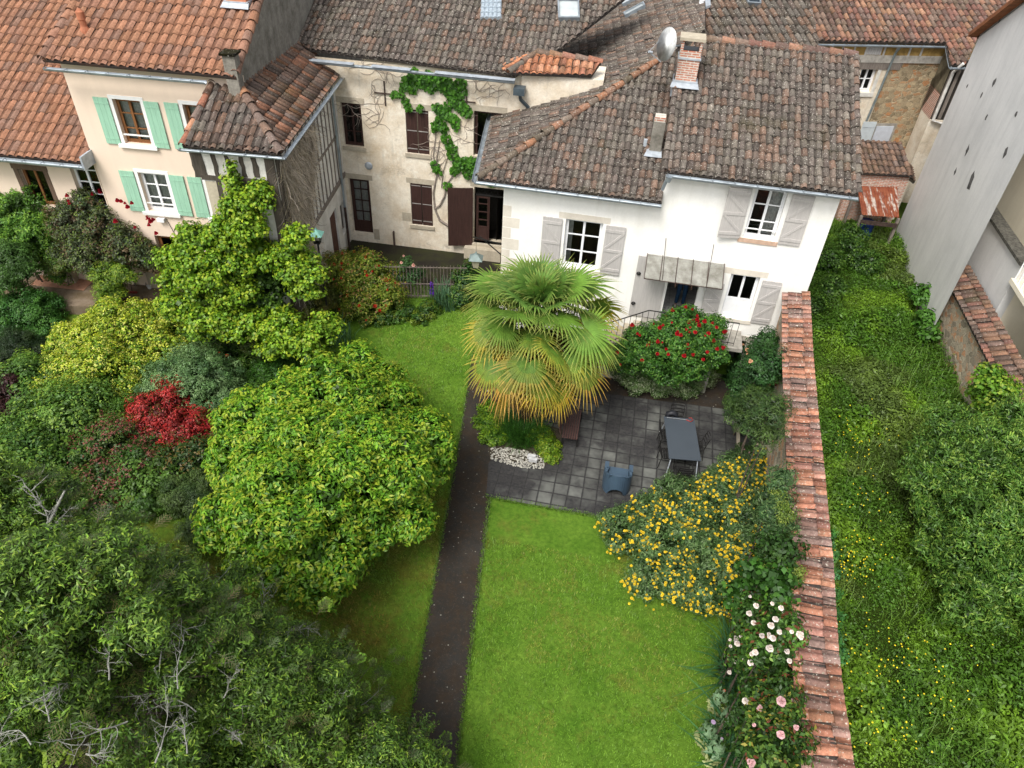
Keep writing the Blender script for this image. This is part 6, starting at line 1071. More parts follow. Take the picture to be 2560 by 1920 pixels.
shrub('low_shrub', 'soft green perennials below the irises', 'shrub', [(560, 820, .3, 40), (600, 810, .3, 35), (530, 840, .3, 35)], [(.05, .15, .02), (.07, .18, .025)], None, leaf=.08, asp=.28, seed=53, stem=False)
for i, (lb, L_) in enumerate((('low dark hedge filling the ground between the dome and the round green tree', [(560, 880, .3, 50), (500, 930, .3, 55), (520, 850, .3, 40)]), ('undergrowth at the left between golden bush and purple shrub', [(110, 880, .3, 90), (250, 880, .3, 70), (60, 960, .3, 90), (330, 1050, .3, 90), (130, 1080, .3, 90)]), ('undergrowth in the shade between the lime climber and the lawn', [(600, 770, .25, 50), (500, 740, .3, 60), (680, 760, .25, 40)]))):
    shrub('undergrowth', lb, 'plants', L_, [(.045, .11, .016), (.065, .145, .02), (.09, .18, .025)], None, leaf=.10, seed=60+i, cover=1.3, clump=.35, stem=False)
# ---- climbers on the cream houses ----
t, cw_ = shrub('wisteria', 'dark green climber covering the low cream house front', 'climber', [(60, 450, 3.5, 60), (20, 470, 3.3, 45), (100, 440, 3.4, 30), (80, 500, 2.8, 55), (30, 520, 2.6, 50), (115, 560, 2.0, 28), (125, 590, 1.5, 22)], [(.085, .20, .025), (.11, .25, .03), (.06, .14, .018)], [(.20, .36, .04)], leaf=.10, asp=.35, seed=71, gmin=.95, droop=.3)
t, cr = shrub('climbing_rose', 'big grey-green climbing rose with dark red blooms on the cream house', 'climbing rose', [(190, 440, 3.9, 40), (160, 480, 3.4, 50), (220, 490, 3.2, 55), (180, 540, 2.7, 50), (270, 530, 2.8, 45), (310, 550, 2.5, 35), (230, 560, 2.3, 45), (240, 410, 4.0, 20), (335, 570, 2.2, 25)], [(.075, .10, .045), (.05, .08, .03), (.10, .12, .05), (.14, .10, .05)], [(.12, .18, .03)], leaf=.075, seed=72, gmin=1.6, cover=1.4)
rl = [(197, 382), (188, 392), (204, 392), (210, 385), (162, 408), (155, 402), (140, 410), (145, 424), (148, 434), (222, 408), (218, 415), (180, 392), (266, 405), (262, 436), (270, 440), (276, 448), (254, 434), (285, 440), (250, 480), (292, 492), (326, 480), (322, 488), (332, 476), (320, 473), (338, 505), (199, 420), (207, 378), (150, 440)]
blooms(t, bloom_mesh((.30, .008, .02), .075, 3, 6, 'rose_bloom'), px_pts(rl, 4.3), RG)
shrub('small_tree', 'small soft green tree in front of the low cream house', 'tree', [(25, 560, 2.6, 40), (50, 585, 2.3, 25), (5, 600, 2.2, 35)], [(.07, .15, .03), (.055, .12, .025)], None, leaf=.09, asp=.35, seed=73, gmin=1.4, part='crown'); 
shrub('hop_column', 'narrow column of light green leaves on the terrace between rose and bench clutter', 'climber', [(235, 600, 2.0, 28, 1.2), (240, 635, 1.5, 25), (230, 665, 1.0, 28), (265, 590, 2.3, 22)], [(.14, .24, .02), (.10, .19, .02)], [(.26, .34, .03)], leaf=.07, asp=.35, seed=74)
t, c_ = shrub('potted_climber', 'climber on a stone pillar of the cream house pergola', 'climber', [(120, 575, 1.9, 22), (140, 570, 2.0, 20)], [(.08, .14, .02), (.12, .14, .03)], None, leaf=.06, seed=75, gmin=1.3)
# ---- shrubs before the courtyard ----
t, cr = shrub('red_rose_bush', 'yellow-green rose bush with orange-red blooms before the courtyard', 'rose bush', [(790, 600, 1.7, 60), (740, 580, 1.8, 42), (830, 640, 1.3, 42), (780, 660, 1.1, 45), (700, 590, 1.7, 38), (720, 640, 1.1, 42), (850, 600, 1.4, 25)], [(.15, .22, .02), (.20, .27, .03), (.10, .17, .02)], [(.38, .32, .06), (.34, .18, .07), (.28, .33, .04)], leaf=.075, cover=1.4, seed=81, tipp=.6)
blooms(t, bloom_mesh((.50, .035, .02), .06, 3, 5, 'rose_bloom'), np.concatenate([facing(cr, RG, 34, .08), np.array(px_pts([(697, 575), (694, 583), (683, 600), (765, 545), (770, 583), (757, 573), (815, 560)], 2.2))]), RG)
shrub('green_bush', 'dark glossy green bush between the iron fence and the palm', 'shrub', [(1005, 610, 1.5, 28), (995, 640, 1.2, 22), (1012, 585, 1.8, 18)], [(.035, .10, .02), (.05, .12, .02)], [(.12, .2, .03)], leaf=.08, seed=82)
t, cr = shrub('pale_rose_bush', 'rose bush with a few pale pink blooms against the iron fence', 'rose bush', [(878, 572, 2.0, 14), (892, 596, 1.6, 14), (862, 590, 1.6, 14), (905, 590, 1.7, 10)], [(.04, .11, .03), (.055, .13, .03)], None, leaf=.07, seed=83, cover=1.1)
blooms(t, bloom_mesh((.75, .42, .36), .07, 3, 5, 'rose_bloom'), px_pts([(872, 553), (893, 574), (867, 568)], 2.35), RG)
shrub('border_plants', 'low green and yellow-green plants along the foot of the iron fence', 'plants', [(880, 672, .85, 16), (925, 672, .9, 20), (860, 685, .8, 20), (905, 690, .8, 18), (830, 685, .8, 24), (790, 690, .8, 20), (925, 660, 1.0, 14)], [(.06, .14, .015), (.14, .2, .02), (.045, .11, .02)], None, leaf=.07, seed=84, stem=False, clump=.18)
sp_ = V(933, 638, 1.3); m = M(); Rr_ = random.Random(4)
for i in range(60): a = Rr_.uniform(0, 6.28); z = Rr_.uniform(0, .5); r = .05*(1-z*.8); m.col = (.08+Rr_.random()*.05, .03, .30); p = sp_+np.array([r*math.cos(a), r*math.sin(a), z]); m.bar(p, p+np.array([.03*math.cos(a), .03*math.sin(a), .02]), .03, .02)
m.col = (.08, .16, .03); m.tube([sp_-(0, 0, .5), sp_+(0, 0, .5)], .008, 5); tag(m.build('delphinium', MT['petal']), 'single violet-blue flower spike in front of the iron fence', 'flower')
def blades(name, label, cat, px, n, L, w_, pal, seed, z=None, rad=.35, group=None, kind=None, up=1.0, flowers=None, spread=.6):
    R = np.random.default_rng(seed); bag = Bag(); cs = [V(*p, z if z is not None else 0) for p in px]; cs = [np.array([c[0], c[1], float(gz(c[0], c[1])) if z is None else z]) for c in cs]; pal = np.array(pal)
    for c in cs:
        N = n; a = R.uniform(0, 6.28, N); r = rad*np.sqrt(R.random(N)); b = c+np.c_[r*np.cos(a), r*np.sin(a), np.zeros(N)]; a2 = a+R.normal(0, .7, N); ln = L*R.uniform(.6, 1.15, N); sp = spread*R.uniform(.2, 1.1, N)*(r/rad*.7+.3); o = np.c_[np.cos(a2), np.sin(a2), np.zeros(N)]; s = np.c_[-np.sin(a2), np.cos(a2), np.zeros(N)]*w_/2; col = pal[R.integers(0, len(pal), N)]*R.uniform(.75, 1.25, (N, 1)); prev = b; k = 4
        for j in range(k):
            t0, t1 = j/k, (j+1)/k; p0 = b+np.array([0, 0, 1.])*(ln*(t0-.35*sp*t0**2.2))[:, None]*up+o*(ln*sp*t0**1.7)[:, None]; p1 = b+np.array([0, 0, 1.])*(ln*(t1-.35*sp*t1**2.2))[:, None]*up+o*(ln*sp*t1**1.7)[:, None]; w0_, w1_ = (1-.15*j), (1-.15*(j+1)) if j < k-1 else .08
            v = np.stack([p0-s*w0_, p0+s*w0_, p1+s*w1_, p1-s*w1_], 1).reshape(-1, 3); bag.add(v, np.arange(N*4).reshape(-1, 4), col*(1+.1*j))
    c = np.mean(cs, 0); t = thing(name, label, cat, c, group); o = bag.build('leaves', MT['leaf'], t)
    if flowers: blooms(t, flowers[0], [np.array([*(c_+np.array([R.normal(0, rad*.6), R.normal(0, rad*.6), L*R.uniform(.8, 1.05)])), 0, 0, 1]) for c_ in cs for _ in range(flowers[1])], R)
    return t
IR = [(.08, .17, .09), (.11, .21, .11), (.06, .13, .07)]
blades('iris_clump', 'blue-green sword-leaved iris clump beside the palm near the fence', 'plant', [(948, 700), (970, 705), (960, 688)], 70, .85, .035, IR, 1, rad=.28)
blades('iris_clump', 'iris clump at the lawn edge just right of the lime climber', 'plant', [(735, 755), (748, 770), (720, 770)], 60, .75, .03, IR, 2, rad=.28)
blades('iris_clump', 'iris clump with lavender flowers below the lime climber', 'plant', [(625, 800), (645, 805)], 60, .75, .025, [(.07, .16, .06), (.09, .19, .07)], 3, rad=.28, flowers=(bloom_mesh((.35, .36, .62), .05, 2, 3, 'iris_bloom'), 4))
blades('iris_clump', 'bright green leafy clump on the lawn edge below the right iris', 'plant', [(722, 740), (705, 755)], 70, .45, .05, [(.05, .15, .03), (.06, .17, .03)], 4, rad=.3)
rk = V(690, 785, .15); m = M(); rs = random.Random(3)
for i in range(3): q_ = rk+np.array([rs.uniform(-.25, .25), rs.uniform(-.15, .15), 0]); m.lathe(q_-(0, 0, .1), [(.05, 0), (.16, .05), (.17, .14), (.10, .24), (.02, .27)], 7)
tag(m.build('rock', plain('white_rock', (.55, .53, .5), .9, .4, 12, bump=.8)), 'small heap of pale rocks at the tip of the bed by the lawn', 'rocks')
# ================= planting round the palm =================
blades('ornamental_grass', 'dark green grassy tussock at the foot of the palm', 'grass plant', [(1110, 940), (1145, 945), (1085, 930), (1125, 955)], 420, .62, .018, [(.035, .11, .015), (.05, .15, .02), (.03, .085, .012)], 11, rad=.36, spread=1.1)
shrub('ground_cover', 'lime green ground cover left of the palm foot beside the path', 'plants', [(1055, 915, .15, 28, .6), (1065, 945, .15, 26, .6), (1060, 885, .15, 24, .6), (1080, 900, .15, 25, .6)], [(.13, .25, .015), (.10, .20, .012)], [(.22, .34, .02)], leaf=.055, clump=.14, seed=91, stem=False, part='leaves')
shrub('ground_cover', 'lime green ground cover right of the palm foot on the paving edge', 'plants', [(1185, 960, .15, 26, .6), (1190, 985, .12, 18, .6), (1170, 940, .15, 25, .6)], [(.16, .28, .015), (.12, .23, .012)], [(.30, .38, .03)], leaf=.055, clump=.14, seed=92, stem=False, part='leaves')
R = np.random.default_rng(14); m = M(); n = 0
while n < 620:
    x, y = R.uniform(1060, 1176), R.uniform(960, 1012); a = (x-1060)/116; yc = 978+22*a
    if abs(y-yc) > 13+6*math.sin(a*3.1): continue
    p = V(x, y, .03+R.uniform(0, .04)); r = R.uniform(.02, .042); g_ = R.uniform(.35, 1)**.7; m.col = (.60*g_, .58*g_, .52*g_); a_ = R.uniform(0, 6); pts = [p+np.array([r*math.cos(a_+k*1.257)*R.uniform(.7, 1.1), r*math.sin(a_+k*1.257)*R.uniform(.7, 1.1), 0]) for k in range(5)]; m.add(pts+[p+np.array([0, 0, r*.8])], [(k, (k+1) % 5, 5) for k in range(5)]); n += 1
tag(m.build('pebbles', MT['petal']), 'white pebbles spread along the palm bed edge', 'pebbles', kind='stuff')
bs_ = [V(*p) for p in ((1040, 880), (1215, 930), (1205, 985), (1175, 1010), (1058, 990))]; m = M(); m.prism([(p[0], p[1], .0) for p in bs_], (0, 0, .045)); tag(m.build('flower_bed', plain('bed_soil', (.05, .04, .025), .95)), kind='structure')
# ---- roses by the stairs, right hand border ----
RED = (.42, .012, .02)
rl_ = [fl(FW, x, y, r, o) for x, y, r, o in ((1445, 735, 58, 1.3), (1400, 755, 48, 1.3), (1490, 745, 48, 1.3), (1365, 780, 38, 1.5), (1480, 705, 36, 1.15), (1520, 725, 34, 1.2), (1440, 785, 50, 1.5), (1500, 790, 40, 1.5), (1545, 715, 18, 1.2), (1535, 760, 24, 1.3), (1340, 765, 24, 1.4))]
t, cr = shrub('red_rose', 'large rose bush covered in crimson blooms below the white house door', 'rose bush', rl_, [(.06, .17, .025), (.08, .22, .03), (.045, .13, .02)], [(.14, .28, .04)], leaf=.07, seed=101, cover=1.2, clump=.2, lump=.28)
rp_ = [(1432, 675), (1505, 665), (1517, 680), (1535, 683), (1492, 685), (1480, 690), (1500, 690), (1510, 700), (1520, 695), (1490, 700), (1450, 715), (1465, 710), (1458, 720), (1475, 718), (1440, 725), (1472, 730), (1480, 735), (1555, 700), (1562, 697), (1550, 708), (1527, 730), (1395, 740), (1380, 728), (1376, 735), (1365, 752), (1362, 762), (1425, 765), (1416, 712), (1400, 712), (1545, 762), (1530, 775), (1485, 765), (1500, 750), (1372, 835), (1358, 818), (1340, 820), (1475, 672), (1535, 672), (1442, 700), (1485, 678), (1470, 745)]
bl = bloom_mesh(RED, .06, 3, 6, 'rose_bloom'); cz_ = facing(cr, RG, 400, .12); cx_ = cz_[cz_[:, 2] > np.percentile(cz_[:, 2], 45)][:62]; blooms(t, bl, np.concatenate([cx_, cz_[:14]]), RG)
shrub('variegated_shrub', 'pale variegated bush along the dark strip under the red rose bush', 'shrub', [(1380, 815, .4, 35), (1430, 820, .4, 38), (1480, 825, .35, 36), (1345, 790, .6, 28), (1515, 810, .4, 26)], [(.16, .24, .09), (.10, .18, .05), (.24, .31, .15), (.07, .15, .03)], [(.36, .42, .26)], leaf=.06, asp=.35, clump=.2, seed=102)
t, cr = shrub('peach_rose', 'dark green climbing rose with a few peach blooms on the garden wall', 'climbing rose', [fl(FGW, 1625, 745, 44, 0.35), fl(FGW, 1650, 790, 42, 0.6), fl(FGW, 1610, 810, 38, 0.35), fl(FGW, 1600, 720, 22, 0.6), fl(FGW, 1655, 740, 26, 0.35), fl(FGW, 1625, 840, 40, 0.6)], [(.035, .10, .025), (.05, .13, .03), (.028, .08, .02)], None, leaf=.07, seed=103)
blooms(t, bloom_mesh((.72, .40, .24), .07, 3, 6, 'rose_bloom'), facing(cr, RG, 9, .12), RG)
shrub('rosemary_bush', 'dark needle-leaved bush at the right back corner of the paving', 'shrub', [fl(FGW, 1620, 890, 45, 0.6), fl(FGW, 1650, 925, 42, 0.85), fl(FGW, 1600, 870, 30, 0.6), fl(FGW, 1670, 880, 32, 0.85), fl(FGW, 1640, 860, 30, 0.6)], [(.05, .10, .02), (.035, .075, .018), (.08, .14, .03)], None, leaf=.11, asp=.13, cover=1.0, clump=.22, seed=104, droop=.1, up=1.0)
m = M(); sp_ = V(1645, 850, 1.5); Rr_ = random.Random(4)
for i in range(50): a = Rr_.uniform(0, 6.28); z = Rr_.uniform(0, .35); r = .045; m.col = (.07, .05, .30); p = sp_+np.array([r*math.cos(a), r*math.sin(a), z]); m.bar(p, p+np.array([.03*math.cos(a), .03*math.sin(a), .02]), .03, .02)
m.col = (.08, .16, .03); m.tube([sp_-(0, 0, .6), sp_+(0, 0, .35)], .008, 5); tag(m.build('delphinium', MT['petal']), 'blue flower spike beside the dark needle-leaved bush', 'flower')
orn = np.array(FGW.P(*FGW.uv((1680, 823), .08), .08)); m = M(); m.lathe(orn, [(.02, -.16), (.06, -.08), (.05, 0), (.07, .08), (.03, .17)], 7, (.2, .2, 1)); 
for s in (-1, 1): m.bar(orn, orn+np.array([.05*s, -.1, .06*s]), .02)
tag(m.build('wall_ornament', plain('dark_red_ceramic', (.16, .02, .02), .5)), 'small dark red ornament hung on the garden wall', 'ornament')
t, cr = shrub('pink_flower_bush', 'small bush with pale pink flowers at the right edge of the paving', 'flowering bush', [(1620, 985, .5, 26), (1650, 975, .6, 28), (1670, 1000, .6, 28), (1600, 1005, .4, 18)], [(.05, .10, .03), (.04, .085, .02)], None, leaf=.05, seed=105)
blooms(t, bloom_mesh((.62, .34, .38), .028, 2, 5, 'small_bloom'), facing(cr, RG, 40, .05), RG, sc=(.7, 1.3))
m = M(); sp_ = V(1590, 1003, .4)
for i in range(40): a = Rr_.uniform(0, 6.28); z = Rr_.uniform(0, .35); m.col = (.55, .16, .30); p = sp_+np.array([.04*math.cos(a), .04*math.sin(a), z]); m.bar(p, p+np.array([.03*math.cos(a), .03*math.sin(a), .01]), .025, .02)
m.col = (.08, .16, .03); m.tube([(sp_[0], sp_[1], .03), sp_+(0, 0, .33)], .008, 5); tag(m.build('foxglove', MT['petal']), 'pink foxglove spike leaning over the paving edge', 'flower')
YG = [(.09, .17, .05), (.065, .135, .035), (.12, .21, .07), (.05, .105, .03)]
ys = [(1400, 1120, .5, 62), (1470, 1110, .7, 70), (1540, 1080, .8, 65), (1590, 1040, .9, 50), (1360, 1160, .4, 52), (1440, 1190, .6, 72), (1520, 1180, .7, 72), (1580, 1130, .8, 62), (1490, 1260, .5, 62), (1560, 1250, .6, 60), (1420, 1240, .4, 48), (1520, 1300, .3, 36), (1330, 1150, .3, 30), (1620, 1060, 1.1, 50), (1630, 1120, 1.1, 50), (1620, 1190, .9, 48), (1600, 1240, .7, 44), (1640, 1010, 1.0, 30)]
t, cy = shrub('yellow_flowering_shrub', 'broad sage-green shrub covered in yellow whorled flowers at the lawn corner', 'shrub', ys, YG, [(.17, .26, .10)], leaf=.095, asp=.26, cover=1.1, clump=.2, lump=.32, seed=111, rough=.1)
yr_ = np.random.default_rng(6); y0_ = facing(cy, yr_, 260, .08); yb_ = np.concatenate([y0_]+[y0_+np.c_[yr_.normal(0, .11, (260, 3)), np.zeros((260, 3))] for _ in range(5)])[yr_.permutation(1560)]
blooms(t, bloom_mesh((.82, .60, .04), .037, 2, 7, 'yellow_bloom', centre=(.40, .24, .01)), yb_, RG, cap=98, sc=(.6, 1.15))
shrub('sage_shrub', 'grey-green shrub between the yellow flowering shrub and the wall', 'shrub', [fl(FGW, 1675, 1070, 30, .5), fl(FGW, 1680, 1115, 32, .5), fl(FGW, 1672, 1160, 32, .6), fl(FGW, 1685, 1190, 28, .5), fl(FGW, 1690, 1030, 22, .4)], [(.07, .14, .05), (.05, .11, .035), (.09, .17, .06)], [(.15, .24, .08)], leaf=.085, asp=.3, seed=112, cover=1.5)
shrub('light_shrub', 'yellow-green small-leaved shrub growing over the garden wall edge', 'shrub', [fl(FGW, 1690, 1190, 28, 0.25), fl(FGW, 1685, 1240, 30, 0.5), fl(FGW, 1700, 1150, 20, 0.25), fl(FGW, 1695, 1110, 18, 0.5), fl(FGW, 1715, 1235, 18, 0.25), fl(FGW, 1680, 1080, 18, 0.5)], [(.14, .22, .03), (.10, .17, .025), (.18, .26, .04)], [(.26, .32, .06)], leaf=.05, asp=.5, clump=.16, seed=113, cover=1.3)
shrub('bramble', 'dark leafy bramble between the yellow shrub and the pale rose', 'bramble', [fl(FGW, 1650, 1280, 45, 0.6), fl(FGW, 1610, 1290, 38, 0.85), fl(FGW, 1680, 1260, 35, 0.6), fl(FGW, 1640, 1240, 35, 0.85)], [(.04, .12, .015), (.055, .16, .02), (.03, .09, .012)], [(.09, .22, .03)], leaf=.12, asp=.75, cover=1.5, seed=114)
t, cr = shrub('white_rose', 'rose bush with white and blush blooms against the garden wall', 'rose bush', [fl(FGW, 1640, 1350, 52, 0.55), fl(FGW, 1670, 1400, 50, 0.8), fl(FGW, 1620, 1410, 46, 0.55), fl(FGW, 1690, 1350, 34, 0.8), fl(FGW, 1650, 1460, 46, 0.55), fl(FGW, 1630, 1320, 34, 0.8), fl(FGW, 1680, 1320, 26, 0.55)], [(.055, .13, .02), (.08, .18, .025), (.04, .10, .015)], [(.16, .055, .025), (.12, .24, .03), (.16, .28, .03)], leaf=.085, seed=115, tipp=.5, cover=1.3)
wp_ = [(1620, 1289), (1633, 1309), (1668, 1304), (1687, 1314), (1618, 1326), (1675, 1338), (1628, 1346), (1665, 1352), (1661, 1370), (1683, 1366), (1645, 1374), (1669, 1379), (1577, 1382), (1578, 1396), (1592, 1391), (1600, 1375), (1631, 1410), (1662, 1402), (1621, 1432), (1610, 1515), (1575, 1453), (1705, 1428), (1663, 1376), (1710, 1365)]
def on_wall(lst, o): return [np.array([*FGW.P(*FGW.uv((x, y), o), o), 0, -.3, 1]) for x, y in lst]
blooms(t, bloom_mesh((.82, .72, .68), .052, 3, 6, 'rose_bloom'), np.concatenate([facing(cr, RG, 12, .1), on_wall(wp_, 1.15)]), RG)
t, cr = shrub('low_rose', 'rose bush with reddish young leaves and few blooms near the bottom of the wall', 'rose bush', [fl(FGW, 1690, 1560, 46, 0.6), fl(FGW, 1650, 1580, 42, 0.85), fl(FGW, 1700, 1610, 44, 0.6), fl(FGW, 1640, 1520, 40, 0.85), fl(FGW, 1680, 1500, 40, 0.6), fl(FGW, 1670, 1640, 50, 0.85)], [(.05, .12, .02), (.035, .09, .015), (.10, .18, .025)], [(.20, .06, .03), (.30, .26, .04), (.13, .24, .03)], leaf=.085, seed=116, tipp=.6, cover=1.3)
blooms(t, bloom_mesh((.74, .46, .48), .055, 3, 6, 'rose_bloom'), np.concatenate([facing(cr, RG, 5, .1), on_wall([(1719, 1572), (1686, 1588), (1687, 1515)], 1.1)]), RG)
AG = [(.045, .13, .05), (.06, .16, .06), (.035, .10, .04)]
blades('strap_leaf_clump', 'dark strap-leaved clump at the lawn edge below the white rose', 'plant', [(1575, 1440), (1590, 1480), (1600, 1420)], 70, 1.0, .045, AG, 21, rad=.28, spread=1.3)
blades('strap_leaf_clump', 'dark strap-leaved clump at the bottom right of the lawn', 'plant', [(1590, 1580), (1600, 1620), (1570, 1650), (1630, 1650)], 75, .95, .045, AG, 22, rad=.3, spread=1.3)
shrub('undergrowth', 'dark leaves filling the bed along the foot of the garden wall', 'plants', [fl(FGW, 1680, 1450, 60, 0.3), fl(FGW, 1650, 1560, 60, 0.55), fl(FGW, 1690, 1300, 40, 0.3), fl(FGW, 1690, 1190, 40, 0.55), fl(FGW, 1700, 1640, 60, 0.3), fl(FGW, 1640, 1620, 50, 0.55)], [(.03, .08, .012), (.05, .11, .018)], None, leaf=.10, seed=117, cover=1.3, clump=.3, stem=False)
Rp2 = np.random.default_rng(31)
for i, (x, y, h, lb) in enumerate(((1520, 1600, .75, 'leftmost pale poppy plant on the lawn edge, shrivelling leaves'), (1535, 1640, .85, 'pale poppy plant nearest the bottom edge of the lawn bed'), (1560, 1580, 1.0, 'tall pale poppy plant between the shrivelled one and the strap leaves'), (1545, 1530, .7, 'short pale poppy plant with a red bud, set back behind the others'))):
    t = thing('poppy_plant', lb, 'poppy', V(x, y, 0), 'pale green poppy plants at the lawn edge'); b = V(x, y, 0); bag = Bag(); N = 150; z = Rp2.uniform(.05, h, N); a = Rp2.uniform(0, 6.28, N); r = .16*(1-.6*z/h)+.03; c = b+np.c_[r*np.cos(a), r*np.sin(a), z]; lo = (z < h*.4)[:, None]; col = np.where(lo, np.array([.42, .46, .20]), np.array([.20, .32, .17]))*Rp2.uniform(.8, 1.2, (N, 1)); bag.add(*leafquads(c, nrm(np.c_[np.cos(a), np.sin(a), np.full(N, .9)]+Rp2.normal(0, .3, (N, 3))), .13, .45, col, Rp2, .25)); bag.build('leaves', MT['leaf'], t)
    m = M(); m.tube([b, b+(0.02, .01, h*1.02)], .012, 5); m.lathe(b+(0.02, .01, h*1.02), [(.01, 0), (.03, .02), (.032, .05), (.015, .06)], 8); m.build('stem', plain('glaucous', (.2, .3, .18)), t)
    if i != 2: blooms(t, bloom_mesh((.50, .36, .55) if i < 2 else (.5, .06, .03), .05, 1, 6, 'poppy_bloom'), [np.array([b[0]+.02, b[1]+.01, h*1.1, 0, 0, 1])], Rp2)
m = M(); p = np.array(FGW.P(*FGW.uv((1697, 1310), .08), .08)); m.bar(p, p+(0, 0, .3), .06); m.bar(p+(0, 0, .2), p+(.02, -.12, .28), .03); m.bar(p+(0, 0, .05), p+(-.03, -.1, 0), .03); tag(m.build('wall_hook', MT['black']), 'black iron hook fixed on the garden wall above the white rose', 'hook')
# ================= climbers =================
def wall_leaves(bag, fr, pts, R, pal, size=.11, dens=1., o=.07, asp=.8):
    for (x, y, r) in pts:
        u, z = fr.uv((x, y)); P0 = np.array(fr.P(u, z, 0)); rr = r*SC/FPX*depth(P0); n = max(10, int(math.pi*rr*rr/(size*size*asp)*5.2*dens)); a = R.uniform(0, 6.28, n); q_ = rr*np.sqrt(R.random(n)); c = P0+np.outer(q_*np.cos(a), fr.d)+np.c_[np.zeros(n), np.zeros(n), q_*np.sin(a)]+np.outer(R.uniform(.02, o+.10*(1-(q_/rr)**2)), fr.n)
        nn = nrm(fr.n*1.0+np.array([0, 0, .55])+R.normal(0, .38, (n, 3))); col = np.array(pal)[R.integers(0, len(pal), n)]*R.uniform(.7, 1.3, (n, 1)); bag.add(*leafquads(c, nn, size, asp, col, R, .45))
def wall_stem(m, fr, pts, w_, R=None, o=.03):
    P_ = []; 
    for p in pts: u, z = fr.uv(p); P_.append(fr.P(u, z, o))
    m.tube(P_, w_, 6)
vn = thing('wall_creeper', 'bright green creeper with bare winding stems across the courtyard house wall', 'creeper', FM.P(4.2, .9, .1)); bag = Bag(); Rv = np.random.default_rng(44); G = lambda x, y: C('c2', x, y)
path1 = [(1440, 580, 9), (1480, 575, 10), (1500, 530, 12), (1520, 490, 12), (1560, 450, 14), (1550, 540, 14), (1600, 500, 17), (1650, 480, 18), (1700, 500, 20), (1750, 520, 22), (1800, 560, 22), (1850, 510, 15), (1830, 620, 20), (1870, 670, 15), (1890, 690, 12), (1510, 620, 9), (1530, 660, 10), (1600, 665, 9), (1660, 540, 14), (1700, 660, 11), (1730, 680, 14), (1760, 700, 15), (1700, 770, 12), (1740, 780, 13), (1810, 740, 14), (1820, 780, 9), (1760, 850, 13), (1790, 900, 13), (1800, 950, 14), (1840, 1000, 17), (1890, 1010, 19), (1930, 1000, 17), (1900, 1060, 16), (1940, 1050, 14), (1810, 1050, 11), (1690, 1010, 10), (1700, 1040, 9), (1730, 1060, 5), (1770, 1140, 10), (2040, 1120, 11), (2080, 1115, 7), (1690, 790, 9), (1720, 740, 11), (1780, 640, 12), (1860, 560, 11)]
wall_leaves(bag, FM, [(*G(x, y), r*.36*1.1) for x, y, r in [(a, b, c*2.3) for a, b, c in path1]], Rv, [(.055, .17, .015), (.075, .22, .02), (.04, .13, .012), (.10, .27, .025)], .12, 1.25)
bag.build('leaves', MT['leaf'], vn)
ST = plain('vine_stem', (.27, .225, .19), .9, .35, 12)
for pts, w_ in (([(1840, 1460), (1780, 1390), (1720, 1350), (1690, 1280), (1720, 1260), (1750, 1200), (1760, 1130)], [.05, .05, .045, .04, .04, .035, .025]), ([(1690, 1280), (1680, 1180), (1700, 1080), (1700, 980), (1720, 860)], [.04, .035, .03, .025, .012]), ([(1700, 1080), (1680, 950), (1700, 800), (1740, 700)], [.02, .02, .015, .01]), ([(1760, 1130), (1800, 1080), (1850, 1060), (1900, 1050)], [.03, .025, .02, .015]), ([(1950, 1080), (2000, 1110), (2060, 1120)], [.02, .016, .01]), ([(1720, 1100), (1690, 1020), (1650, 1000)], [.018, .012, .006]), ([(1730, 1150), (1740, 1050), (1770, 960), (1830, 900)], [.02, .016, .012, .006])):
    m = M(); wall_stem(m, FM, [G(*p) for p in pts], w_); m.build('stem', ST, vn)
Rt = random.Random(9); DT = plain('dry_twig', (.30, .25, .21), .9)
def twigs(m, fr, starts, n, L, conv, col=None, drop=0):
    for s in starts:
        for _ in range(n):
            x, y = s; a = Rt.uniform(0, 6.28); pts = [(x, y)]
            for i in range(6): a += Rt.gauss(0, .5); x += L*math.cos(a); y += L*math.sin(a)*.8+drop; pts.append((x, y))
            wall_stem(m, fr, [conv(*p) for p in pts], [.007]*5+[.003, .002], o=.012)
for s0_ in [(1250, 400), (1320, 430), (1400, 440), (1300, 520), (1330, 640), (1350, 700), (1200, 700), (1680, 900), (1720, 930), (1700, 1000), (1850, 850), (1870, 780), (1960, 560), (2020, 590), (2080, 560), (1950, 500), (1660, 870), (1740, 1000), (1150, 640), (1340, 760)]:
    m = M(); twigs(m, FM, [s0_], 5, 22, G); m.build('dry_twig', DT, vn)
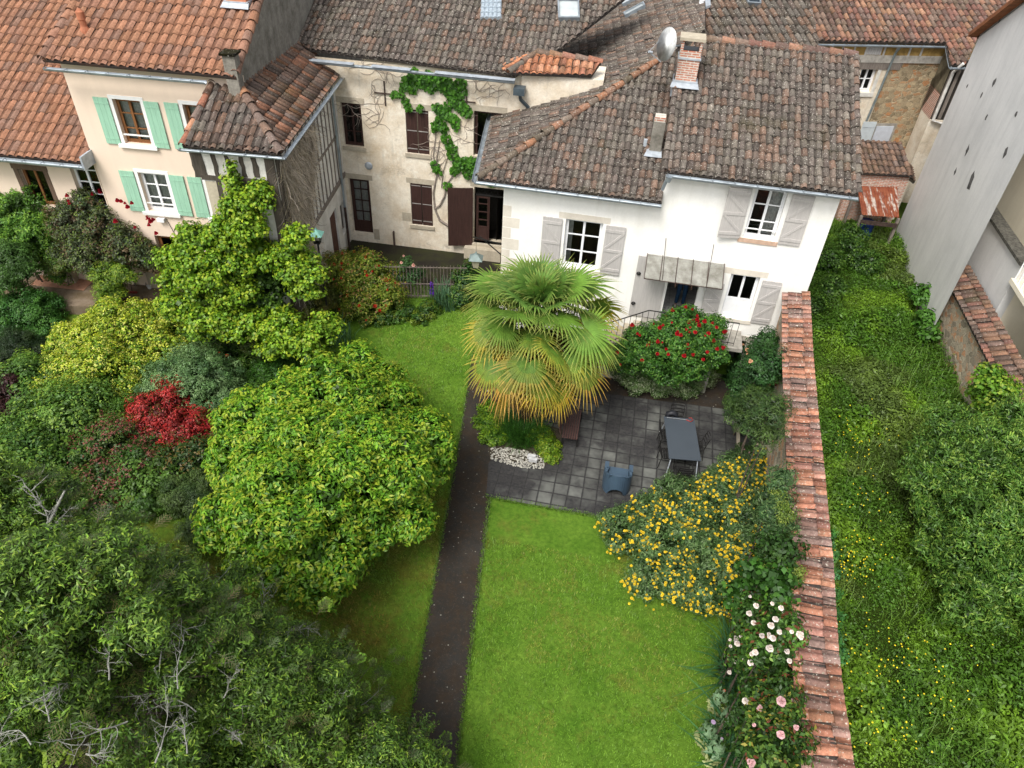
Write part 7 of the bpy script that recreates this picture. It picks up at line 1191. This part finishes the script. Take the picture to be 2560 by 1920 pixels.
# dead vines over the timber house side
dv = thing('dead_vine', 'thick curtain of dry brown vine stems hanging on the timber house side wall', 'dead creeper', FR.P(1.5, .9, .2)); Rz = np.random.default_rng(17); bag = Bag(); N = 15000
u = Rz.uniform(.1, 3.3, N); z0_ = Rz.uniform(1.5, 6.9, N); L = Rz.uniform(.25, .7, N)
for k in range(N):
    c0_ = 1.15+.25*math.sin(z0_[k]*1.3)+.22*max(0, z0_[k]-4.5); hw_ = .95+.35*max(0, z0_[k]-4.5)
    if abs(u[k]-c0_) > hw_*Rz.uniform(.7, 1.15): continue
    p = np.array(FR.P(u[k], z0_[k]-.2, Rz.uniform(.04, .16))); a = Rz.normal(0, .7); d = FR.d*math.sin(a)+np.array([0, 0, -math.cos(a)])+FR.n*Rz.normal(0, .25); q1 = p+d*L[k]*.5; d2 = d+FR.d*Rz.normal(0, .4); q2 = q1+d2*L[k]*.5; w_ = Rz.uniform(.004, .009); s = nrm(np.cross(d, FR.n)+Rz.normal(0, .2, 3))*w_; vv = np.array([p-s, p+s, q1+s, q1-s, q2+s*.5, q2-s*.5]); g_ = Rz.uniform(.5, 1.5); bag.add(vv, np.array([[0, 1, 2, 3], [3, 2, 4, 5]]), np.array([[.50, .43, .36]]*2)*g_)
bag.build('stems', MT['petal'], dv)
m = M(); Rt = random.Random(19); twigs(m, FR, [(800, 1000), (860, 800), (920, 760), (840, 1300), (900, 1200), (960, 700), (1000, 640), (900, 1350)], 8, 24, G, drop=8); m.build('twigs', plain('grey_twig', (.26, .22, .19), .9), dv)
# ================= field weeds, flowers, peach tree =================
def inview(P, mg=60):
    v = (P-CAMP) @ RC; x = (1280-FPX*v[:, 0]/v[:, 2])/SC; y = (960+FPX*v[:, 1]/v[:, 2])/SC; return (x > -mg) & (x < 2212+mg) & (y > -mg) & (y < 1659+mg)
def east_of_wall(x, y):   # distance to the right of the garden wall line
    gy = np.array([p[1] for p in gp_][::-1]+[30]); gx = np.array([p[0] for p in gp_][::-1]+[9.4]); return x-np.interp(y, gy, gx)
Rf = np.random.default_rng(77); N = 15000; x = Rf.uniform(4.5, 15.5, N); y = Rf.uniform(0, 30, N); k = (east_of_wall(x, y) > .78) & (x < 14.4-.09*(28-y)*1.0) & ~((y > 18.6) & (x < UR-1.25+.25)); x, y = x[k], y[k]; P_ = np.c_[x, y, fz(x, y)]; k = inview(P_, 120); P_ = P_[k]; n = len(P_); print('weed clumps', n)
hn = fbm(P_[:, 0], P_[:, 1], 2.2, 3); dn = fbm(P_[:, 0], P_[:, 1], 1.3, 8); hh = .10+1.25*np.clip(hn-.36, 0, 1)+Rf.uniform(0, .15, n); near = P_[:, 1] < 12; kk = 26; size = .085
q_ = nrm(Rf.normal(size=(n, kk, 3))); q_[:, :, 2] = np.abs(q_[:, :, 2]); C_ = P_[:, None]+q_*np.array([.22, .22, 1])*np.stack([np.ones(n), np.ones(n), hh], 1)[:, None]*Rf.uniform(.5, 1, (n, kk, 1)); nn = nrm(q_*.6+np.array([0, 0, .7])+Rf.normal(0, .45, (n, kk, 3)))
ca, cb_, cc_ = np.array([.16, .29, .022]), np.array([.075, .17, .016]), np.array([.13, .15, .05]); w1_ = sstep(.42, .62, dn)[:, None]; colz = ca*w1_+cb_*(1-w1_); br_ = (fbm(P_[:, 0], P_[:, 1], 3.1, 12) > .60)[:, None]; colz = np.where(br_, .5*colz+.5*cc_, colz)*Rf.uniform(.75, 1.3, (n, 1)); colz = np.repeat(colz, kk, 0)*Rf.uniform(.7, 1.3, (n*kk, 1))
bag = Bag(); bag.add(*leafquads(C_.reshape(-1, 3), nn.reshape(-1, 3), np.repeat(size*(.55+1.1*np.clip((fbm(P_[:, 0], P_[:, 1], .8, 50)-.25)*2, 0, 1)), kk), .42, colz, Rf)); tag(bag.build('weeds', MT['leaf']), 'tall wild weeds and nettles filling the strip beyond the garden wall', 'weeds', kind='stuff')
N = 30000; x = Rf.uniform(4.5, 15, N); y = Rf.uniform(0, 30, N); k = (east_of_wall(x, y) > .75) & (x < 14.3-.09*(28-y)) & (fbm(x, y, 1.9, 22) > .45) & ~((y > 18.6) & (x < UR-1.0)); x, y = x[k], y[k]; B_ = np.c_[x, y, fz(x, y)]; B_ = B_[inview(B_)]; n = len(B_); a = Rf.uniform(0, 6.28, n); L = Rf.uniform(.15, .5, n)[:, None]; o = np.c_[np.cos(a), np.sin(a), np.zeros(n)]; s = np.c_[-np.sin(a), np.cos(a), np.zeros(n)]*.006; mid = B_+np.array([0, 0, .75])*L+o*L*.18; tip = B_+np.array([0, 0, .95])*L+o*L*.6
v = np.stack([B_-s, B_+s, mid+s, mid-s, tip+s*.2, tip-s*.2], 1).reshape(-1, 3); f = np.concatenate([np.arange(n)[:, None]*6+np.array([0, 1, 2, 3]), np.arange(n)[:, None]*6+np.array([3, 2, 4, 5])]); col = np.array([.12, .22, .03])*Rf.uniform(.6, 1.4, (n, 1)); tag(npmesh('tall_grass', v, f, np.concatenate([col, col*1.15]), MT['leaf']), 'tall thin wild grass among the weeds', 'grass', kind='stuff')
fl = []; 
for (cx, cy, sx, sy, n) in ((1840, 1210, 60, 50, 80), (1870, 1080, 60, 80, 30), (1880, 1400, 90, 90, 40), (1900, 1560, 120, 90, 40), (1850, 950, 60, 50, 35), (2000, 1450, 110, 120, 40)):
    for _ in range(n): fl.append(V(Rf.normal(cx, sx*.6), Rf.normal(cy, sy*.6), 1.85))
fl = np.array(fl); fl = fl[east_of_wall(fl[:, 0], fl[:, 1]) > .95]; bag = Bag(); n = len(fl)
for _ in range(2): bag.add(*leafquads(fl, nrm(np.array([0, -.3, 1.])+Rf.normal(0, .3, (n, 3))), .034, .95, np.tile([.75, .60, .03], (n, 1)), Rf))
m = M()
for p in fl: m.tube([p, p-np.array([0, 0, .5])], .003, 3, cap=False)
ft = bag.build('buttercups', MT['petal']); tag(ft, 'scattered tiny yellow flowers over the wild weeds', 'flowers', kind='stuff'); m.build('flower_stalks', MT['leaf'], ft)['kind'] = 'stuff'
PG = [(.085, .19, .028), (.06, .14, .02), (.12, .24, .035)]
pt_ = [(2080, 960, 2.8, 70), (2150, 1020, 3.2, 90), (2050, 1060, 2.6, 80), (2130, 1130, 3.0, 95), (2200, 1100, 3.3, 90), (2070, 1180, 2.4, 80), (2150, 1240, 2.6, 90), (2210, 1250, 2.8, 80), (2020, 1000, 2.3, 50), (2190, 940, 3.0, 60), (2240, 1000, 3.3, 90), (2120, 1310, 2.0, 60), (2030, 1130, 2.1, 50), (2240, 1180, 3.2, 90)]
t, _ = shrub('peach_tree', 'broad tree with drooping narrow leaves beside the stone wall', 'tree', pt_, PG, [(.22, .33, .05), (.16, .27, .04)], leaf=.105, asp=.27, cover=1.0, clump=.2, lump=.42, seed=121, gmin=1.2, droop=.35, part='crown', rough=.25, tipp=.6)
shrub('wall_bramble', 'bright bramble spilling over the coping of the stone wall', 'bramble', [(2140, 820, 3.2, 28), (2155, 850, 3.0, 35), (2140, 880, 2.5, 32), (2185, 850, 3.0, 26), (2120, 850, 2.6, 22), (2190, 890, 2.8, 28)], [(.12, .26, .02), (.16, .31, .025), (.08, .19, .02)], [(.26, .36, .04)], leaf=.11, asp=.7, seed=122, gmin=1.2)
shrub('field_shrub', 'leafy sapling with large leaves growing against the grey gable wall', 'plants', [(1995, 640, 1.9, 24), (2000, 690, 1.8, 20), (2010, 720, 1.8, 16)], [(.06, .16, .02), (.08, .2, .025)], None, leaf=.16, asp=.55, seed=123, gmin=1.2)
shrub('wall_ivy', 'green ivy creeping up the field side of the garden wall', 'ivy', [(1795, 1200, 2.9, 14), (1790, 1240, 3.3, 16), (1793, 1280, 3.2, 16), (1800, 1330, 3.1, 17), (1803, 1370, 3.0, 16), (1797, 1160, 2.9, 12), (1810, 1410, 2.8, 16)], [(.05, .17, .03), (.08, .22, .04), (.06, .19, .06)], None, leaf=.06, asp=.75, clump=.14, seed=124, gmin=1.2, stem=False)
shrub('field_bush', 'dark tangle of weeds at the far end of the field near the white house', 'bushes', [(1790, 560, 1.7, 30), (1830, 540, 1.7, 34), (1800, 620, 1.6, 30), (1870, 570, 1.5, 36), (1760, 660, 1.6, 24), (1845, 510, 1.6, 26)], [(.05, .12, .015), (.07, .16, .02), (.035, .09, .012)], [(.12, .22, .03)], leaf=.09, seed=125, gmin=1.1, stem=False, cover=1.4)
# ================= lawn blades =================
Rg = np.random.default_rng(55); N = 420000; x = Rg.uniform(-8.5, 6.6, N); y = Rg.uniform(2.0, 22.6, N); keep = ~((x > -2.02) & (x < -.84)) & ~((x > -.9) & (y > 11.9+(x+.9)*-.11)); keep &= ~((x < -5.2) & (y > 13)); x, y = x[keep], y[keep]; B_ = np.c_[x, y, gz(x, y)]; B_ = B_[inview(B_, 10)]
cl_ = fbm(B_[:, 0], B_[:, 1], .35, 4); B_ = B_[Rg.random(len(B_)) < .25+1.1*np.clip(cl_-.25, 0, 1)]; n = len(B_); print('lawn blades', n); a = Rg.uniform(0, 6.28, n); L = (Rg.uniform(.02, .05, n)*(.7+.8*fbm(B_[:, 0], B_[:, 1], 1.1, 9)))[:, None]; o = np.c_[np.cos(a), np.sin(a), np.zeros(n)]; s = np.c_[-np.sin(a), np.cos(a), np.zeros(n)]*.007; tip = B_+np.array([0, 0, 1.])*L+o*L*Rg.uniform(.3, 1.3, n)[:, None]
v = np.stack([B_-s, B_+s, tip+s*.5, tip-s*.5], 1).reshape(-1, 3); cz = fbm(B_[:, 0], B_[:, 1], .9, 30)[:, None]; col = (np.array([.12, .25, .02])*(1-cz)+np.array([.19, .32, .04])*cz)*Rg.uniform(.6, 1.4, (n, 1)); yb = (fbm(B_[:, 0], B_[:, 1], .8, 41) > .60)[:, None]; col = np.where(yb, col*np.array([1.35, .92, 1.3]), col)
ls_ = ((B_[:, 0] < -1.9) & (B_[:, 1] < 14) & (fbm(B_[:, 0], B_[:, 1], 1.1, 61) > .45))[:, None]; col = np.where(ls_, col*np.array([1.15, .72, 1.0]), col)
tag(npmesh('lawn_grass', v, np.arange(n*4).reshape(-1, 4), col, MT['leaf']), 'short mown grass of the two lawns', 'grass', kind='stuff')
# ragged grass along path and paving edges
N = 9000; ed = []
for _ in range(N):
    s_ = Rg.integers(0, 3)
    if s_ == 0: ed.append((-1.98+Rg.normal(0, .025), Rg.uniform(3, 19)))
    elif s_ == 1: ed.append((-.88+Rg.normal(0, .025), Rg.uniform(3, 13.2)))
    else: f = Rg.random(); ed.append((pk[0][0]*(1-f)+pk[1][0]*f, pk[0][1]*(1-f)+pk[1][1]*f+Rg.normal(-.01, .035)))
B_ = np.array([(a_, b_, float(gz(a_, b_))) for a_, b_ in ed]); n = len(B_); a = Rg.uniform(0, 6.28, n); L = Rg.uniform(.03, .09, n)[:, None]; o = np.c_[np.cos(a), np.sin(a), np.zeros(n)]; s = np.c_[-np.sin(a), np.cos(a), np.zeros(n)]*.008; tip = B_+np.array([0, 0, 1.])*L*.7+o*L*.8; v = np.stack([B_-s, B_+s, tip+s*.4, tip-s*.4], 1).reshape(-1, 3)
tag(npmesh('edge_grass', v, np.arange(n*4).reshape(-1, 4), np.array([.10, .19, .02])*Rg.uniform(.6, 1.4, (n, 1)), MT['leaf']), 'ragged grass fringe along the path and paving edges', 'grass', kind='stuff')
# ================= person in the doorway =================
def skin(name, chain_pts, mat, parent, sub=2):
    """chain_pts: list of (id, parent id, (x,y,z), radius or (rx, ry))"""
    ids = {c[0]: i for i, c in enumerate(chain_pts)}; me = bpy.data.meshes.new(name); me.from_pydata([c[2] for c in chain_pts], [(ids[c[1]], ids[c[0]]) for c in chain_pts if c[1]], []); o = bpy.data.objects.new(name, me); COL.objects.link(o); me.materials.append(mat)
    md = o.modifiers.new('skin', 'SKIN'); md.use_smooth_shade = True
    sv = me.skin_vertices[0].data
    for i, c in enumerate(chain_pts): r = c[3]; sv[i].radius = r if isinstance(r, tuple) else (r, r); sv[i].use_root = (i == 0)
    s = o.modifiers.new('sub', 'SUBSURF'); s.levels = sub; s.render_levels = sub
    if parent: o.parent = parent; o.matrix_parent_inverse = parent_inv(parent)
    return o
pp = V(1466, 660, ZL); bx, by = pp[0], pp[1]; n_ = FW.n; d_ = FW.d
def B(x, y, z): q_ = np.array([bx, by, ZL])+d_*x+n_*y+np.array([0, 0, z]); return tuple(map(float, q_))   # x right, y forwards
pe = thing('person', 'person in blue jeans and pale shoes standing inside the open doorway', 'person', B(0, 0, 0))
sk = plain('skin', (.42, .25, .18), .6, .1); jn = plain('blue_jeans', (.012, .045, .10), .85, .35, 14); sw_ = plain('grey_jumper', (.10, .11, .13), .9, .2); shm = plain('pale_shoe', (.34, .32, .29), .7, .2); hr = plain('brown_hair', (.06, .04, .025), .7, .3)
sk_ = [('pel', None, B(0, 0, .95), (.13, .10)), ('wst', 'pel', B(0, .01, 1.10), (.12, .09)), ('chs', 'wst', B(0, 0, 1.32), (.145, .10)), ('nk0', 'chs', B(0, 0, 1.46), (.07, .06)), ('nk', 'nk0', B(0, .01, 1.52), .052), ('jaw', 'nk', B(0, .03, 1.58), (.060, .065)), ('hd', 'jaw', B(0, .02, 1.66), (.075, .09)), ('top', 'hd', B(0, .01, 1.73), (.055, .065)), ('nose', 'jaw', B(0, .115, 1.62), .012)]
for s, k in ((-1, 'l'), (1, 'r')):
    sk_ += [('sh'+k, 'chs', B(.19*s, 0, 1.40), .055), ('el'+k, 'sh'+k, B(.25*s, -.02, 1.12), .040), ('wr'+k, 'el'+k, B(.26*s, .06, .88), .027), ('pm'+k, 'wr'+k, B(.26*s, .08, .81), (.034, .018)), ('hp'+k, 'pel', B(.09*s, 0, .88), .085), ('kn'+k, 'hp'+k, B(.105*s, .02, .48), .056), ('an'+k, 'kn'+k, B(.115*s, -.01, .09), .036), ('ft'+k, 'an'+k, B(.13*s, .10, .04), (.038, .03))]
    for i, (dx, L_) in enumerate(((-.024, .07), (-.008, .08), (.008, .075), (.024, .06))): sk_ += [('f%d%s' % (i, k), 'pm'+k, B(.26*s+dx*.4, .085+dx, .765), .009), ('g%d%s' % (i, k), 'f%d%s' % (i, k), B(.255*s+dx*.4, .10+dx, .765-L_*.6), .007)]
    sk_ += [('th'+k, 'pm'+k, B(.245*s, .125, .80), .010), ('tj'+k, 'th'+k, B(.24*s, .14, .77), .008)]
skin('body', sk_, sk, pe)
tr_ = [('pel', None, B(0, 0, .97), (.150, .115)), ('wst', 'pel', B(0, .01, 1.06), (.135, .105))]
for s, k in ((-1, 'l'), (1, 'r')): tr_ += [('hp'+k, 'pel', B(.09*s, 0, .87), (.100, .095)), ('kn'+k, 'hp'+k, B(.105*s, .02, .48), .074), ('ca'+k, 'kn'+k, B(.11*s, 0, .28), .066), ('an'+k, 'ca'+k, B(.115*s, -.01, .06), .060)]
skin('jeans', tr_, jn, pe)
tr_ = [('chs', None, B(0, 0, 1.32), (.165, .12)), ('wst', 'chs', B(0, .01, 1.12), (.145, .112)), ('hem', 'wst', B(0, .01, 1.0), (.155, .12)), ('nk', 'chs', B(0, 0, 1.455), (.08, .07))]
for s, k in ((-1, 'l'), (1, 'r')): tr_ += [('sh'+k, 'chs', B(.19*s, 0, 1.40), .070), ('el'+k, 'sh'+k, B(.25*s, -.02, 1.12), .055), ('wr'+k, 'el'+k, B(.26*s, .055, .90), .042)]
skin('jumper', tr_, sw_, pe)
for s in (-1, 1): skin('shoe', [('h', None, B(.115*s, -.05, .045), (.042, .045)), ('m', 'h', B(.125*s, .06, .045), (.046, .042)), ('t', 'm', B(.14*s, .17, .035), (.042, .03))], shm, pe)
skin('hair', [('a', None, B(0, -.035, 1.66), (.082, .085)), ('b', 'a', B(0, -.01, 1.74), (.075, .08)), ('c', 'b', B(0, .05, 1.755), (.05, .03))], hr, pe)
for s in (-1, 1): m = M(); m.lathe(B(.03*s, .098, 1.655), [(.003, -.004), (.011, 0), (.009, .006), (.002, .009)], 8, n_); m.build('eye', plain('eye', (.05, .03, .02), .3), pe)
m = M(); m.bar(B(-.022, .102, 1.585), B(.022, .102, 1.585), .008); m.build('mouth', plain('lips', (.35, .12, .10), .6), pe)
# ================= clutter on the left terrace =================
p = V(*C('d1', 985, 985), .96); F = Frame(p[0], p[1], 5); c = thing('folding_chair', 'dark folding chair on the cream house terrace with a magazine on its seat', 'chair', p); k = MT['iron']
m = M(); 
for i in range(5): m.box(F, -.2, .2, 1.40, 1.415, -.2+i*.085, -.2+i*.085+.06)
m.build('seat', k, c)
m = M()
for i in range(5): m.box(F, -.2, .2, 1.50+i*.09, 1.56+i*.09, -.24-i*.02, -.225-i*.02)
m.build('backrest', k, c)
for sx in (-.2, .2):
    m = M(); m.tube([F.P(sx, .96, .22), F.P(sx, 1.42, -.05), F.P(sx, 1.95, -.33)], .012, 6); m.build('leg', k, c); m = M(); m.tube([F.P(sx*.9, .96, -.28), F.P(sx*.9, 1.42, .15)], .012, 6); m.build('leg', k, c)
t = NT('magazine_cover'); t.out(t.mix(t.ramp(t.noise(9, 3), .45, .5), (.50, .10, .08), (.6, .6, .58)), .4, .3); m = M(); m.box(F, -.13, .13, 1.417, 1.43, -.15, .18); tag(m.build('magazine', t.m), 'red and white magazine lying on the folding chair', 'magazine')
p = V(*C('d1', 1080, 1015), .96); F = Frame(p[0], p[1], 0); m = M(); m.box(F, -.18, .16, .96, 1.62, -.2, .1); tag(m.build('planter', MT['cutstone']), 'tall stone planter beside the folding chair', 'planter')
p = V(*C('d1', 1035, 990), .96); m = M(); m.lathe(p, [(.08, 0), (.09, .05), (.08, .2), (.03, .26), (.03, .3)], 10); tag(m.build('bottle', plain('yellow_plastic', (.6, .5, .02), .4)), 'yellow plastic bottle between the chair and the planter', 'bottle')
p = V(*C('d1', 1035, 1025), .96); m = M(); m.lathe(p, [(.06, 0), (.08, .12), (.075, .12)], 10); tag(m.build('pot', MT['white_paint']), 'small white pot on the terrace floor by the folding chair', 'pot')
p = V(*C('d1', 915, 1055), .98); F = Frame(p[0], p[1], 5); t_ = thing('broom', 'red broom lying on the terrace edge with its stick leaning back', 'broom', p); m = M(); m.box(F, -.16, .16, .97, 1.03, -.04, .04); m.build('head', plain('red_bristle', (.25, .05, .04), .8), t_); m = M(); m.tube([F.P(0, 1.0, 0), F.P(-.15, 1.5, -.5)], .012, 6); m.build('stick', MT['rust'], t_)
p = V(*C('d1', 905, 990), .96); F = Frame(p[0], p[1], 0); t_ = thing('side_table', 'low dark table left of the folding chair', 'table', p); m = M(); m.box(F, -.28, .25, 1.3, 1.34, -.25, .15); m.build('tabletop', plain('dark_slate', (.05, .05, .05), .7), t_)
for a, b in ((-.25, -.22), (.2, -.22), (-.25, .1), (.2, .1)): m = M(); m.box(F, a, a+.04, .96, 1.3, b, b+.04); m.build('leg', MT['old_timber'], t_)
for (x, y, lb, h) in ((510, 975, 'right stone pillar of the cream house pergola', 1.15), (455, 965, 'left stone pillar of the cream house pergola, half in leaves', 1.0)):
    p = V(*C('d1', x, y), .96); F = Frame(p[0], p[1], 3); m = M(); m.box(F, -.13, .13, .96, .96+h, -.13, .13); m.box(F, -.16, .16, .96+h+.001, 1.02+h, -.16, .16); tag(m.build('pillar', MT['cutstone']), lb, 'pillar')
p = V(*C('d1', 20, 960), .96); m = M(); m.lathe(p, [(.28, 0), (.34, .3), (.36, .34), (.30, .34)], 14); tag(m.build('tub', plain('black_tub', (.02, .022, .025), .5)), 'black plastic tub at the left edge of the terrace', 'tub')
p = V(*C('d1', 10, 1000), .96); m = M(); m.lathe(p+(-.25, -.25, 0), [(.2, 0), (.3, .1), (.28, .3), (.1, .42)], 12); tag(m.build('cover', plain('clear_film', (.45, .5, .52), .3, .4)), 'crumpled clear plastic cover at the left edge of the terrace', 'cover')
bxp = V(694, 617, 1.6); F = Frame(bxp[0], bxp[1], -10); bh_ = thing('red_box', 'small red box on a post among the orange-red roses', 'nest box', (bxp[0], bxp[1], .7)); m = M(); m.box(F, -.12, .12, 1.5, 1.85, -.1, .1); m.build('box', plain('red_enamel', (.40, .02, .02), .5), bh_); m = M(); m.tube([F.P(0, .6), F.P(0, 1.5)], .02, 6); m.build('post', MT['iron'], bh_)
